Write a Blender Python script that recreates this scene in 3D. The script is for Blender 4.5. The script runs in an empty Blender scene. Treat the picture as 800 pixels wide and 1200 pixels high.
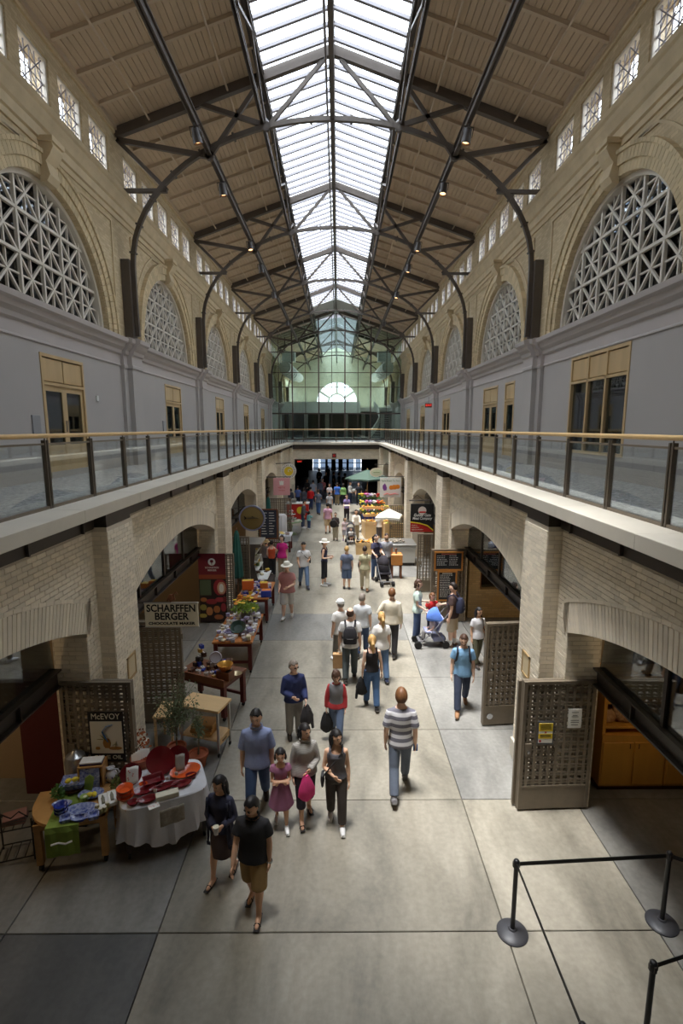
import bpy, bmesh, math, random
import numpy as np
from mathutils import Vector, Matrix
random.seed(7)
PI = math.pi
SC = bpy.context.scene
COL = SC.collection
# ------------------------------------------------------------------ camera
FPX, HC, CX = 609.0, 5.8, 0.15
PITCH = math.atan(98.5/609); YAW = math.atan(4/609*math.cos(PITCH))
cam = bpy.data.cameras.new('camera'); camo = bpy.data.objects.new('camera', cam); COL.objects.link(camo)
cam.sensor_fit = 'VERTICAL'; cam.sensor_height = 36.0; cam.lens = FPX/1200*36.0
cam.clip_start = 0.05; cam.clip_end = 400
camo.location = (CX, 0, HC); camo.rotation_euler = (PI/2-PITCH, 0, -YAW)
SC.camera = camo
# ------------------------------------------------------------------ world, sun, exposure
wd = bpy.data.worlds.new('sky'); SC.world = wd; wd.use_nodes = True
wn = wd.node_tree.nodes; bgn = wn['Background']
bgn.inputs[0].default_value = (0.86, 0.93, 1.0, 1); bgn.inputs[1].default_value = 3.5
sun = bpy.data.lights.new('sun', 'SUN'); suno = bpy.data.objects.new('sun', sun); COL.objects.link(suno)
sun.energy = 6.5; sun.angle = math.radians(16); sun.color = (1.0, 0.97, 0.92)
suno.rotation_euler = (math.radians(2), math.radians(-8), 0); suno.location = (0, 0, 30)
def portal(name, loc, rot, sx, sy):
    l = bpy.data.lights.new(name, 'AREA'); l.shape = 'RECTANGLE'; l.size = sx; l.size_y = sy; l.energy = 1
    l.cycles.is_portal = True
    o = bpy.data.objects.new(name, l); COL.objects.link(o); o.location = loc; o.rotation_euler = rot
portal('skylight_portal', (0, 24.5, 15.25), (0, 0, 0), 3.9, 39.0)
SC.view_settings.view_transform = 'Standard'; SC.view_settings.look = 'None'
SC.view_settings.exposure = 1.05; SC.view_settings.gamma = 1.0; SC.view_settings.use_curve_mapping = False
SC.cycles.use_denoising = True; SC.cycles.max_bounces = 8; SC.cycles.diffuse_bounces = 5
SC.cycles.transparent_max_bounces = 24; SC.cycles.caustics_reflective = False; SC.cycles.caustics_refractive = False
SC.cycles.sample_clamp_indirect = 6.0
# ------------------------------------------------------------------ pixel -> world helpers (photo measuring)
_F = Vector((math.sin(YAW)*math.cos(PITCH), math.cos(YAW)*math.cos(PITCH), -math.sin(PITCH)))
_R = Vector((math.cos(YAW), -math.sin(YAW), 0)); _U = _R.cross(_F); _C = Vector((CX, 0, HC))
def _ray(x, y): return _F + _R*((x-400)/FPX) - _U*((y-600)/FPX)
def at(x, y, z=0.0):
    d = _ray(x, y); return _C + d*((z-HC)/d.z)
def atY(x, y, Y):
    d = _ray(x, y); return _C + d*(Y/d.y)
def atX(x, y, X):
    d = _ray(x, y); return _C + d*((X-CX)/d.x)
# ------------------------------------------------------------------ mesh builder
class MB:
    def __init__(s): s.v = []; s.f = []; s.m = []; s.mi = 0
    def _add(s, vs, fs):
        b = len(s.v); s.v += [tuple(v) for v in vs]; s.f += [tuple(b+i for i in f) for f in fs]; s.m += [s.mi]*len(fs); return s
    def mat(s, i): s.mi = i; return s
    def box(s, x0, x1, y0, y1, z0, z1):
        if x0 > x1: x0, x1 = x1, x0
        if y0 > y1: y0, y1 = y1, y0
        if z0 > z1: z0, z1 = z1, z0
        return s._add([(x0,y0,z0),(x1,y0,z0),(x1,y1,z0),(x0,y1,z0),(x0,y0,z1),(x1,y0,z1),(x1,y1,z1),(x0,y1,z1)],
            [(0,3,2,1),(4,5,6,7),(0,1,5,4),(1,2,6,5),(2,3,7,6),(3,0,4,7)])
    def cbox(s, x, y, z, dx, dy, dz): return s.box(x-dx/2, x+dx/2, y-dy/2, y+dy/2, z-dz/2, z+dz/2)
    def bev(s, x0, x1, y0, y1, z0, z1, b=.01):
        # box with chamfered top edges
        if x0 > x1: x0, x1 = x1, x0
        if y0 > y1: y0, y1 = y1, y0
        vs = []
        for (z, i) in ((z0, b), (z0+b, 0), (z1-b, 0), (z1, b)):
            vs += [(x0+i,y0+i,z),(x1-i,y0+i,z),(x1-i,y1-i,z),(x0+i,y1-i,z)]
        fs = [(3,2,1,0),(12,13,14,15)]
        for k in range(3):
            for j in range(4): fs.append((k*4+j, k*4+(j+1)%4, k*4+4+(j+1)%4, k*4+4+j))
        return s._add(vs, fs)
    def ring(s, rings, cap0=True, cap1=True, closed=True):
        n = len(rings[0]); vs = [p for r in rings for p in r]; fs = []
        for k in range(len(rings)-1):
            for j in range(n if closed else n-1):
                a = k*n+j; b = k*n+(j+1) % n; fs.append((a, b, b+n, a+n))
        if cap0: fs.append(tuple(reversed(range(n))))
        if cap1: fs.append(tuple((len(rings)-1)*n+j for j in range(n)))
        return s._add(vs, fs)
    def tube(s, pts, r, n=8, cap=True, flat=1.0):
        pts = [Vector(p) for p in pts]; rs = r if isinstance(r, (list, tuple)) else [r]*len(pts)
        rings = []; prev = None
        for i, p in enumerate(pts):
            t = (pts[min(i+1, len(pts)-1)]-pts[max(i-1, 0)])
            t = t.normalized() if t.length > 1e-9 else Vector((0, 0, 1))
            if prev is None:
                a = Vector((0,0,1)) if abs(t.z) < .9 else Vector((1,0,0)); u = t.cross(a).normalized()
            else: u = (prev - t*prev.dot(t)); u = u.normalized() if u.length > 1e-6 else prev
            prev = u; w = t.cross(u)
            rings.append([p + (u*math.cos(2*PI*k/n)+w*math.sin(2*PI*k/n)*flat)*rs[i] for k in range(n)])
        return s.ring(rings, cap, cap)
    def bar(s, a, b, w, h, up=(0,0,1)):
        # rectangular bar from a to b; w across, h along 'up'
        a = Vector(a); b = Vector(b); t = (b-a).normalized(); upv = Vector(up)
        if abs(t.dot(upv)) > .98: upv = Vector((0,1,0)) if abs(t.y) < .9 else Vector((1,0,0))
        u = t.cross(upv).normalized(); v = u.cross(t).normalized()
        r = lambda p: [p+u*w/2-v*h/2, p+u*w/2+v*h/2, p-u*w/2+v*h/2, p-u*w/2-v*h/2]
        return s.ring([r(a), r(b)])
    def lathe(s, prof, c=(0,0,0), n=16, sy=1.0, a0=0.0):
        c = Vector(c)
        rings = [[c+Vector((r*math.cos(2*PI*k/n+a0), r*sy*math.sin(2*PI*k/n+a0), z)) for k in range(n)] for r, z in prof]
        return s.ring(rings)
    def ell(s, c, rx, ry, rz, n=10, m=7):
        c = Vector(c); rings = []
        for i in range(1, m):
            a = PI*i/m; rings.append([c+Vector((rx*math.sin(a)*math.cos(2*PI*k/n), ry*math.sin(a)*math.sin(2*PI*k/n), -rz*math.cos(a))) for k in range(n)])
        return s.ring(rings)
    def prism(s, poly, x0, x1, axis='x'):
        # polygon in the plane normal to axis, extruded x0..x1
        def mk(p, t):
            if axis == 'x': return (t, p[0], p[1])
            if axis == 'y': return (p[0], t, p[1])
            return (p[0], p[1], t)
        n = len(poly); vs = [mk(p, x0) for p in poly]+[mk(p, x1) for p in poly]
        fs = [tuple(range(n)), tuple(range(2*n-1, n-1, -1))]
        for i in range(n): fs.append((i, i+n, (i+1) % n+n, (i+1) % n))
        return s._add(vs, fs)
    def sheet(s, grid):
        # open grid surface
        n = len(grid[0]); vs = [p for r in grid for p in r]
        return s._add(vs, [(k*n+j, k*n+j+1, k*n+n+j+1, k*n+n+j) for k in range(len(grid)-1) for j in range(n-1)])
    def xf(s, M, start=0):
        for i in range(start, len(s.v)): s.v[i] = tuple(M @ Vector(s.v[i]))
        return s
    def mesh(s, name, mats, smooth=False):
        me = bpy.data.meshes.new(name); me.from_pydata(s.v, [], s.f)
        for m in (mats if isinstance(mats, (list, tuple)) else [mats]): me.materials.append(m)
        if isinstance(mats, (list, tuple)) and len(mats) > 1: me.polygons.foreach_set('material_index', s.m)
        bm = bmesh.new(); bm.from_mesh(me); bmesh.ops.recalc_face_normals(bm, faces=bm.faces); bm.to_mesh(me); bm.free()
        if smooth:
            me.polygons.foreach_set('use_smooth', [True]*len(me.polygons))
            try: me.set_sharp_from_angle(angle=math.radians(40))
            except Exception: pass
        me.update(); return me
    def build(s, name, mats, parent=None, smooth=False, loc=None, rz=0.0):
        return link(name, s.mesh(name, mats, smooth), parent, loc, rz)
def link(name, me, parent=None, loc=None, rz=0.0, scale=None, rot=None):
    o = bpy.data.objects.new(name, me); COL.objects.link(o)
    if parent is not None: o.parent = parent
    if loc is not None: o.location = loc
    if rz: o.rotation_euler.z = rz
    if rot is not None: o.rotation_euler = rot
    if scale is not None: o.scale = scale
    return o
def tag(o, label, cat, group=None):
    o['label'] = label; o['category'] = cat
    if group: o['group'] = group
    return o
def struct(o): o['kind'] = 'structure'; return o
def stuff(o): o['kind'] = 'stuff'; return o
def thing(name, label, cat, loc=(0,0,0), rz=0.0, group=None):
    o = link(name, None, None, loc, rz); o.empty_display_size = .2
    return tag(o, label, cat, group)
def copy_tree(o, parent=None):
    c = o.copy(); COL.objects.link(c); c.parent = parent
    for ch in list(o.children): copy_tree(ch, c)
    return c
# ------------------------------------------------------------------ materials
_M = {}
def srgb(r, g, b):
    f = lambda c: (c/255/12.92) if c/255 <= .04045 else ((c/255+.055)/1.055)**2.4
    return (f(r), f(g), f(b), 1)
def mat(name, col=(.5,.5,.5), rough=.6, metal=0.0, var=0.0, vscale=6.0, bump=0.0, bscale=40.0, island=0.0, emit=0.0, spec=.5, col2=None, sheen=0.0, stretch=None):
    if name in _M: return _M[name]
    m = bpy.data.materials.new(name); m.use_nodes = True; nt = m.node_tree; N = nt.nodes; L = nt.links
    p = N['Principled BSDF']; c = tuple(col)+(1,) if len(col) == 3 else tuple(col)
    p.inputs['Base Color'].default_value = c; p.inputs['Roughness'].default_value = rough; p.inputs['Metallic'].default_value = metal
    p.inputs['Specular IOR Level'].default_value = spec
    if sheen: p.inputs['Sheen Weight'].default_value = sheen
    src = None
    if var or bump:
        tc = N.new('ShaderNodeTexCoord'); vec = tc.outputs['Object']
        if stretch:
            mp = N.new('ShaderNodeMapping'); mp.inputs['Scale'].default_value = stretch; L.new(vec, mp.inputs[0]); vec = mp.outputs[0]
    if var:
        nz = N.new('ShaderNodeTexNoise'); nz.inputs['Scale'].default_value = vscale; nz.inputs['Detail'].default_value = 5; nz.inputs['Roughness'].default_value = .6
        L.new(vec, nz.inputs['Vector'])
        rp = N.new('ShaderNodeValToRGB'); rp.color_ramp.elements[0].position = .3; rp.color_ramp.elements[1].position = .7
        d = tuple(col2) + ((1,) if len(col2) == 3 else ()) if col2 else tuple(max(0, x*(1-var)) for x in c[:3])+(1,)
        e = c if col2 else tuple(min(1, x*(1+var)) for x in c[:3])+(1,)
        rp.color_ramp.elements[0].color = d; rp.color_ramp.elements[1].color = e
        L.new(nz.outputs['Fac'], rp.inputs[0]); src = rp.outputs[0]
    if island:
        ge = N.new('ShaderNodeNewGeometry'); oi = N.new('ShaderNodeObjectInfo'); ad = N.new('ShaderNodeMath'); ad.operation = 'ADD'
        L.new(ge.outputs['Random Per Island'], ad.inputs[0]); L.new(oi.outputs['Random'], ad.inputs[1])
        fr = N.new('ShaderNodeMath'); fr.operation = 'FRACT'; L.new(ad.outputs[0], fr.inputs[0])
        mr = N.new('ShaderNodeMapRange'); mr.inputs[3].default_value = 1-island; mr.inputs[4].default_value = 1+island; L.new(fr.outputs[0], mr.inputs[0])
        mx = N.new('ShaderNodeMix'); mx.data_type = 'RGBA'; mx.blend_type = 'MULTIPLY'; mx.inputs[0].default_value = 1
        if src: L.new(src, mx.inputs[6])
        else: mx.inputs[6].default_value = c
        L.new(mr.outputs[0], mx.inputs[7]); src = mx.outputs[2]
    if src: L.new(src, p.inputs['Base Color'])
    if bump:
        nb = N.new('ShaderNodeTexNoise'); nb.inputs['Scale'].default_value = bscale; nb.inputs['Detail'].default_value = 4; L.new(vec, nb.inputs['Vector'])
        bp = N.new('ShaderNodeBump'); bp.inputs['Strength'].default_value = bump; bp.inputs['Distance'].default_value = .01
        L.new(nb.outputs['Fac'], bp.inputs['Height']); L.new(bp.outputs[0], p.inputs['Normal'])
    if emit:
        p.inputs['Emission Color'].default_value = c; p.inputs['Emission Strength'].default_value = emit
    _M[name] = m; return m
def brick_mat(name, c1, c2, mortar, bw, bh, axes='yz', rough=.75):
    # far brickwork, too far to pick apart: brick texture laid in metres
    if name in _M: return _M[name]
    m = bpy.data.materials.new(name); m.use_nodes = True; nt = m.node_tree; N = nt.nodes; L = nt.links; p = N['Principled BSDF']
    tc = N.new('ShaderNodeTexCoord'); sp = N.new('ShaderNodeSeparateXYZ'); cb = N.new('ShaderNodeCombineXYZ'); L.new(tc.outputs['Object'], sp.inputs[0])
    if axes == 'yz':
        ad = N.new('ShaderNodeMath'); L.new(sp.outputs[0], ad.inputs[0]); L.new(sp.outputs[1], ad.inputs[1]); L.new(ad.outputs[0], cb.inputs[0]); L.new(sp.outputs[2], cb.inputs[1])
    else: L.new(sp.outputs[0], cb.inputs[0]); L.new(sp.outputs[2], cb.inputs[1])
    b = N.new('ShaderNodeTexBrick'); b.inputs['Color1'].default_value = c1; b.inputs['Color2'].default_value = c2; b.inputs['Mortar'].default_value = mortar
    b.inputs['Scale'].default_value = 1; b.inputs['Mortar Size'].default_value = .006; b.inputs['Brick Width'].default_value = bw; b.inputs['Row Height'].default_value = bh
    L.new(cb.outputs[0], b.inputs['Vector']); p.inputs['Roughness'].default_value = rough
    nz = N.new('ShaderNodeTexNoise'); nz.inputs['Scale'].default_value = 1.3; L.new(tc.outputs['Object'], nz.inputs['Vector'])
    mr = N.new('ShaderNodeMapRange'); mr.inputs[3].default_value = .82; mr.inputs[4].default_value = 1.16; L.new(nz.outputs['Fac'], mr.inputs[0])
    mx = N.new('ShaderNodeMix'); mx.data_type = 'RGBA'; mx.blend_type = 'MULTIPLY'; mx.inputs[0].default_value = 1
    L.new(b.outputs['Color'], mx.inputs[6]); L.new(mr.outputs[0], mx.inputs[7]); L.new(mx.outputs[2], p.inputs['Base Color'])
    bp = N.new('ShaderNodeBump'); bp.inputs['Strength'].default_value = .5; bp.inputs['Distance'].default_value = .006; bp.invert = True
    L.new(b.outputs['Fac'], bp.inputs['Height']); L.new(bp.outputs[0], p.inputs['Normal'])
    _M[name] = m; return m
def glass_mat(name, tint=(.9,.95,.95), refl=.12, rough=.02):
    if name in _M: return _M[name]
    m = bpy.data.materials.new(name); m.use_nodes = True; nt = m.node_tree; N = nt.nodes; L = nt.links
    for n in list(N):
        if n.type == 'BSDF_PRINCIPLED': N.remove(n)
    out = [n for n in N if n.type == 'OUTPUT_MATERIAL'][0]
    t = N.new('ShaderNodeBsdfTransparent'); t.inputs[0].default_value = tint+(1,)
    g = N.new('ShaderNodeBsdfGlossy'); g.inputs['Roughness'].default_value = rough; g.inputs[0].default_value = (.9,.95,1,1)
    fr = N.new('ShaderNodeLayerWeight'); fr.inputs[0].default_value = .25
    mr = N.new('ShaderNodeMapRange'); mr.inputs[3].default_value = refl*.5; mr.inputs[4].default_value = min(1, refl*5); L.new(fr.outputs['Fresnel'], mr.inputs[0])
    mx = N.new('ShaderNodeMixShader'); L.new(mr.outputs[0], mx.inputs[0]); L.new(t.outputs[0], mx.inputs[1]); L.new(g.outputs[0], mx.inputs[2]); L.new(mx.outputs[0], out.inputs[0])
    _M[name] = m; return m
def plain(name, r, g, b, rough=.6, **k): return mat(name, srgb(r, g, b)[:3], rough, **k)
# ================================================================== MATERIALS OF THE PLACE
M_STEEL = plain('painted_steel', 88, 79, 71, .5, var=.12, vscale=3)
M_STEELD = plain('dark_steel', 62, 55, 50, .45, var=.12, vscale=4)
M_GATE = plain('bronze_steel', 124, 112, 95, .45, var=.1, vscale=5)
M_MORTAR = plain('mortar', 210, 199, 180, .9)
M_BRICK = mat('cream_brick', srgb(238, 227, 206)[:3], .8, var=.06, vscale=5, island=.10, bump=.15, bscale=60)
M_BRICKT = brick_mat('cream_brickwork', srgb(238,226,205), srgb(218,206,184), srgb(208,197,178), .205, .068)
M_YBRICK = brick_mat('buff_brickwork', srgb(212,194,158), srgb(190,170,134), srgb(188,170,138), .21, .07)
M_YSTONE = plain('buff_stone', 208, 190, 156, .8, var=.10, vscale=2.2, bump=.15, bscale=25)
M_YBR1 = mat('buff_brick', srgb(206, 187, 150)[:3], .8, island=.13, var=.05, vscale=5)
M_LAV = plain('lavender_plaster', 180, 175, 171, .75, var=.03, vscale=.7)
M_CORN = plain('cornice_plaster', 188, 180, 176, .75, var=.03, vscale=1)
M_STONE = plain('coping_stone', 214, 207, 192, .6, var=.05, vscale=1.4, bump=.05, bscale=40)
M_BOARD = mat('ceiling_boards', srgb(196, 176, 150)[:3], .7, island=.05, var=.05, vscale=2)
M_RAFT = plain('rafter_paint', 198, 180, 156, .7, var=.04, vscale=2)
M_WPAINT = plain('lattice_paint', 226, 219, 206, .6)
M_OAK = mat('oak_joinery', srgb(200, 172, 128)[:3], .45, var=.12, vscale=3, stretch=(1, 1, .12))
M_RAIL = mat('oak_handrail', srgb(222, 186, 128)[:3], .4, var=.08, vscale=4, stretch=(1, .1, 1))
M_GLASS = glass_mat('balustrade_glass', (.93,.95,.94), .05)
M_SKYG = glass_mat('skylight_glass', (.97,.98,1.0), .05)
M_DGLASS = glass_mat('window_glass', (.55,.58,.60), .16)
M_GGLASS = glass_mat('green_glass', (.72,.82,.78), .10)
M_CARPET = mat('speckled_carpet', srgb(206, 206, 204)[:3], .95, var=.5, vscale=16, col2=srgb(116,118,122)[:3])
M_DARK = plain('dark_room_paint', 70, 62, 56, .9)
M_WHITE = plain('white_plaster', 226, 226, 220, .7)
def concrete(name, a, b, c, rough=.5):
    if name in _M: return _M[name]
    m = bpy.data.materials.new(name); m.use_nodes = True; nt = m.node_tree; N = nt.nodes; L = nt.links; p = N['Principled BSDF']
    tc = N.new('ShaderNodeTexCoord')
    n1 = N.new('ShaderNodeTexNoise'); n1.inputs['Scale'].default_value = .8; n1.inputs['Detail'].default_value = 8; n1.inputs['Roughness'].default_value = .62; n1.inputs['Distortion'].default_value = .4
    mp = N.new('ShaderNodeMapping'); mp.inputs['Scale'].default_value = (1.5, .55, 1); L.new(tc.outputs['Object'], mp.inputs[0]); L.new(mp.outputs[0], n1.inputs['Vector'])
    r = N.new('ShaderNodeValToRGB'); r.color_ramp.elements[0].position = .28; r.color_ramp.elements[0].color = a; r.color_ramp.elements[1].position = .62; r.color_ramp.elements[1].color = c
    e = r.color_ramp.elements.new(.45); e.color = b; L.new(n1.outputs['Fac'], r.inputs[0])
    n2 = N.new('ShaderNodeTexNoise'); n2.inputs['Scale'].default_value = 14; n2.inputs['Detail'].default_value = 6; L.new(tc.outputs['Object'], n2.inputs['Vector'])
    m2 = N.new('ShaderNodeMapRange'); m2.inputs[1].default_value = .3; m2.inputs[2].default_value = .7; m2.inputs[3].default_value = .88; m2.inputs[4].default_value = 1.08; L.new(n2.outputs['Fac'], m2.inputs[0])
    oi = N.new('ShaderNodeObjectInfo'); m3 = N.new('ShaderNodeMapRange'); m3.inputs[3].default_value = .86; m3.inputs[4].default_value = 1.1; L.new(oi.outputs['Random'], m3.inputs[0])
    mu = N.new('ShaderNodeMath'); mu.operation = 'MULTIPLY'; L.new(m2.outputs[0], mu.inputs[0]); L.new(m3.outputs[0], mu.inputs[1])
    mx = N.new('ShaderNodeMix'); mx.data_type = 'RGBA'; mx.blend_type = 'MULTIPLY'; mx.inputs[0].default_value = 1; L.new(r.outputs[0], mx.inputs[6]); L.new(mu.outputs[0], mx.inputs[7])
    L.new(mx.outputs[2], p.inputs['Base Color'])
    rr = N.new('ShaderNodeMapRange'); rr.inputs[3].default_value = rough-.12; rr.inputs[4].default_value = rough+.15; L.new(n1.outputs['Fac'], rr.inputs[0]); L.new(rr.outputs[0], p.inputs['Roughness'])
    bp = N.new('ShaderNodeBump'); bp.inputs['Strength'].default_value = .08; bp.inputs['Distance'].default_value = .01; L.new(n2.outputs['Fac'], bp.inputs['Height']); L.new(bp.outputs[0], p.inputs['Normal'])
    _M[name] = m; return m
M_CONC = concrete('warm_concrete', srgb(104,99,88), srgb(138,132,118), srgb(160,153,138))
M_CONG = concrete('grey_concrete', srgb(96,95,91), srgb(122,120,115), srgb(142,140,134))
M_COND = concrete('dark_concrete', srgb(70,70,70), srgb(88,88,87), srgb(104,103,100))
M_CONH = concrete('hall_concrete', srgb(104,108,114), srgb(128,132,138), srgb(146,150,156), .42)
B = 7.9
CLS = [0.15+B*k for k in range(-1, 10)]          # column lines
YA, YV, YG, YE = CLS[0], CLS[6], 49.0, CLS[10]-1.2 # back wall, end of void, glass screen, end wall
Z2, ZSB, ZBW = 4.71, 4.55, 4.32                 # gallery floor, slab underside, brick top
XS, XG, XW, XP, XB = 3.22, 3.80, 6.05, 3.27, 3.50  # slab edge, balustrade, gallery wall, pier face, brick wall face
# ------------------------------------------------------------------ ground floor
fl = struct(MB().box(-10.2, 10.2, YA, YE+8, -.4, -.03).build('floor', plain('joint_dark', 92, 86, 76, .9)))
xs = [-10.2, -3.72, -1.95, 2.10, 3.88, 10.2]
ys = [YA, -5.5, -3.4, -1.2, 0.9, 3.05, 5.2, 7.38, 9.31, 11.45, 13.64, 15.72, 17.69, 19.8, 21.95, 24.1, 26.3, 28.5, 30.7, 32.9, 35.1, 37.3, 39.65]
for j in range(len(ys)-1):
    for i in range(len(xs)-1):
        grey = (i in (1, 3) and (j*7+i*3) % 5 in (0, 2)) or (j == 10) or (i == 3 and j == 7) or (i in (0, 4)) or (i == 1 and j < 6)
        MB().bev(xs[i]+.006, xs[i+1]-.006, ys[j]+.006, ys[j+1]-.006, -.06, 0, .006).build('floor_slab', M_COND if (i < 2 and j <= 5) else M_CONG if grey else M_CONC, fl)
MB().bev(-10.2, 10.2, YV+.006, YE+8, -.06, 0, .006).build('floor_slab', M_CONH, fl)
# ------------------------------------------------------------------ lower brick walls with segmental arches
AH, ASP, ARI = 3.1, 2.84, .58; AR = (AH*AH+ARI*ARI)/(2*ARI); RD = .44
def arch_z(d, R=AR, extra=0.0):
    zc = ASP+ARI-AR; q = (AR+extra)**2-d*d
    return zc+math.sqrt(max(q, 0))
def lower_wall(s, side):
    w = MB()
    for k in range(0, 6):
        y0, y1 = CLS[k], CLS[k+1]; c = (y0+y1)/2
        poly = [(y0, 0), (y0, ZBW), (y1, ZBW), (y1, 0), (c+AH, 0), (c+AH, ASP)]
        for i in range(1, 24): d = AH*(1-2*i/24); poly.append((c+d, arch_z(d)))
        poly += [(c-AH, ASP), (c-AH, 0)]
        w.prism(poly, s*(XB+.012), s*4.02)
    root = struct(w.build('wall_%s_lower' % side, [M_MORTAR]))
    p = MB()
    for k in range(0, 7):
        y = CLS[k]; p.box(s*(XP+.012), s*4.02, y-.468, y+.468, 0, ZBW+.02)
    p.build('pier_core', M_MORTAR, root)
    for k in range(0, 7):                                       # stone plinths and the little stone roundels on the piers
        y = CLS[k]; MB().bev(s*(XP-.035), s*(XP+.1), y-.50, y+.50, 0, .34, .012).build('plinth', M_STONE, root)
        if k in (1, 2):
            fr = MB(); 
            for (a, b_, c, d) in ((-.17,.17,1.72,1.755),(-.17,.17,2.085,2.12),(-.17,-.135,1.72,2.12),(.135,.17,1.72,2.12)): fr.box(s*(XP-.02), s*XP, y+.05+a, y+.05+b_, c, d)
            t = fr.build('tile_frame', plain('tan_tile', 190, 160, 112, .6), root)
            MB().bev(s*(XP-.012), s*XP, y+.05-.13, y+.05+.13, 1.757, 2.083, .004).build('tile', plain('tan_tile2', 214, 196, 160, .6), t)
    # bricks: rows; singles for the nearest pier and arch, the rest joined
    cands = []; BW, BH, G = .205, .068, .008
    def run(face, fixed, a0, a1, z, row):
        off = (row % 2)*BW/2; i0 = math.floor((a0-off)/BW)
        while True:
            b0 = i0*BW+off; b1 = b0+BW-G
            if b0 >= a1: break
            c0, c1 = max(b0, a0), min(b1, a1)
            if c1-c0 > .02: cands.append((face, fixed, c0, c1, z, z+BH-G))
            i0 += 1
    for row in range(int(ZBW/BH)):
        z = row*BH; zm = z+BH/2
        for k in range(1, 4):
            y0, y1 = CLS[k]+.468, CLS[k+1]-.468; c = (CLS[k]+CLS[k+1])/2
            if k == 3: continue
            # spandrels / jambs outside the ring
            zc = ASP+ARI-AR; ro = AR+RD
            if zm < ASP: segs = [(y0, c-AH), (c+AH, y1)]
            elif zm < zc+ro:
                d = math.sqrt(ro*ro-(zm-zc)**2)
                segs = [(y0, c-d), (c+d, y1)] if d < y1-c else []
                if d >= y1-c: segs = []
                if zm < arch_z(AH, extra=RD):   # beside the ring ends
                    segs = [(y0, c-AH-.16), (c+AH+.16, y1)]
            else: segs = [(y0, y1)]
            for a, b_ in segs:
                if b_-a > .03: run('wall', XB, max(a, 2.9), b_, z, row)
            for yy in (c-AH, c+AH):           # jamb reveals
                if zm < ASP-.03: run('jamb', yy*1.0, XB+.005, 4.01, z, row)
        for k in (1, 2):
            run('wall', XP, CLS[k]-.468, CLS[k]+.468, z, row)
            run('jamb', CLS[k]-.468, XP+.005, XB+.01, z, row); run('jamb', CLS[k]+.468, XP+.005, XB+.01, z, row)
    unit = MB().bev(-.5, .5, -.5, .5, -.5, .5, .04).mesh('brick', M_BRICK)
    def key(b):
        f, fx, a0, a1, z0, z1 = b
        y = (a0+a1)/2 if f == 'wall' else fx; d = math.hypot(y, HC-z0); vis = 1.0 if f == 'wall' else 2.2
        if b[4] < .34 or y < 4.2: vis *= 4
        return d*vis - (a1-a0)*8
    cands.sort(key=key)
    rest = MB()
    for i, (f, fx, a0, a1, z0, z1) in enumerate(cands):
        pr = random.uniform(0, .003)
        if f == 'wall': bx = (s*(fx-pr), s*(fx+.03), a0, a1, z0, z1)
        else:
            c = min(CLS, key=lambda q: abs(q-fx)); sg = 1 if fx > c else -1
            pier = abs(fx-c) < .6
            bx = (s*a0, s*a1, fx-.02*sg*0, fx+(.012 if pier else .012)*(sg if pier else sg), z0, z1)
        if i < 300:
            x0, x1, y0, y1, q0, q1 = bx
            link('brick', unit, root, ((x0+x1)/2, (y0+y1)/2, (q0+q1)/2), scale=(abs(x1-x0), abs(y1-y0), q1-q0))
        else: rest.box(*bx)
    stuff(rest.build('brickwork', M_BRICK, root))
    # voussoirs: soldier bricks round each arch
    n = 81; ang = math.asin(AH/AR); zc = ASP+ARI-AR
    um = MB().bev(-.02, .02, -.034, .034, 0, RD-.006, .003).mesh('voussoir', M_BRICK)
    for k in range(1, 5):
        c = (CLS[k]+CLS[k+1])/2
        if k > 2:
            far = MB()
        for i in range(n):
            t = -ang*1.015+2*ang*1.015*i/(n-1)
            loc = (s*(XB+.012), c+AR*math.sin(t), zc+AR*math.cos(t))
            if k <= 2: link('voussoir', um, root, loc, rot=(-t, 0, 0))
            else:
                st = len(far.v); far.box(-.02, .02, -.034, .034, 0, RD); far.xf(Matrix.Translation(loc) @ Matrix.Rotation(-t, 4, 'X'), st)
        if k > 2: stuff(far.build('voussoir_ring', M_BRICK, root))
        e = MB()
        for sg in (-1, 1): e.box(s*(XB-.008), s*(XB+.03), c+sg*AH, c+sg*(AH+.16), ASP, arch_z(AH, extra=RD)-.01)
        e.build('springer', M_BRICK, root)
        e = MB()                                           # thin header course over the ring
        for i in range(40):
            t0 = -ang+2*ang*i/40; t1 = -ang+2*ang*(i+1)/40-.0006
            st = len(e.v); e.box(-.03, .02, -.095*2.03, .095*2.03, 0, .035) if False else e.box(-.026, .02, -(AR+RD)*(t1-t0)/2, (AR+RD)*(t1-t0)/2, .0, .05)
            t = (t0+t1)/2; e.xf(Matrix.Translation((s*(XB+.012), c+(AR+RD)*math.sin(t), zc+(AR+RD)*math.cos(t))) @ Matrix.Rotation(-t, 4, 'X'), st)
        e.build('header_course', M_BRICK, root)
    # far brickwork facing (too far to pick apart)
    f = MB()
    for k in range(3, 6):
        y0, y1 = CLS[k], CLS[k+1]; c = (y0+y1)/2
        poly = [(y0+.46, 0), (y0+.46, ZBW), (y1-.46, ZBW), (y1-.46, 0), (c+AH, 0), (c+AH, ASP)]
        for i in range(1, 24): d = AH*(1-2*i/24); poly.append((c+d, arch_z(d)+.01))
        poly += [(c-AH, ASP), (c-AH, 0)]; f.prism(poly, s*XB, s*(XB+.02))
    for k in range(3, 7): f.box(s*XP, s*(XP+.3), CLS[k]-.48, CLS[k]+.48, .3, ZBW+.02)
    for k in range(0, 1): pass
    f.box(s*XB, s*(XB+.02), CLS[0], CLS[1]-5.0, 3.9, ZBW)
    f.build('brick_facing', M_BRICKT, root)
    return root
WL = lower_wall(-1, 'left'); WR = lower_wall(1, 'right')
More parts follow.
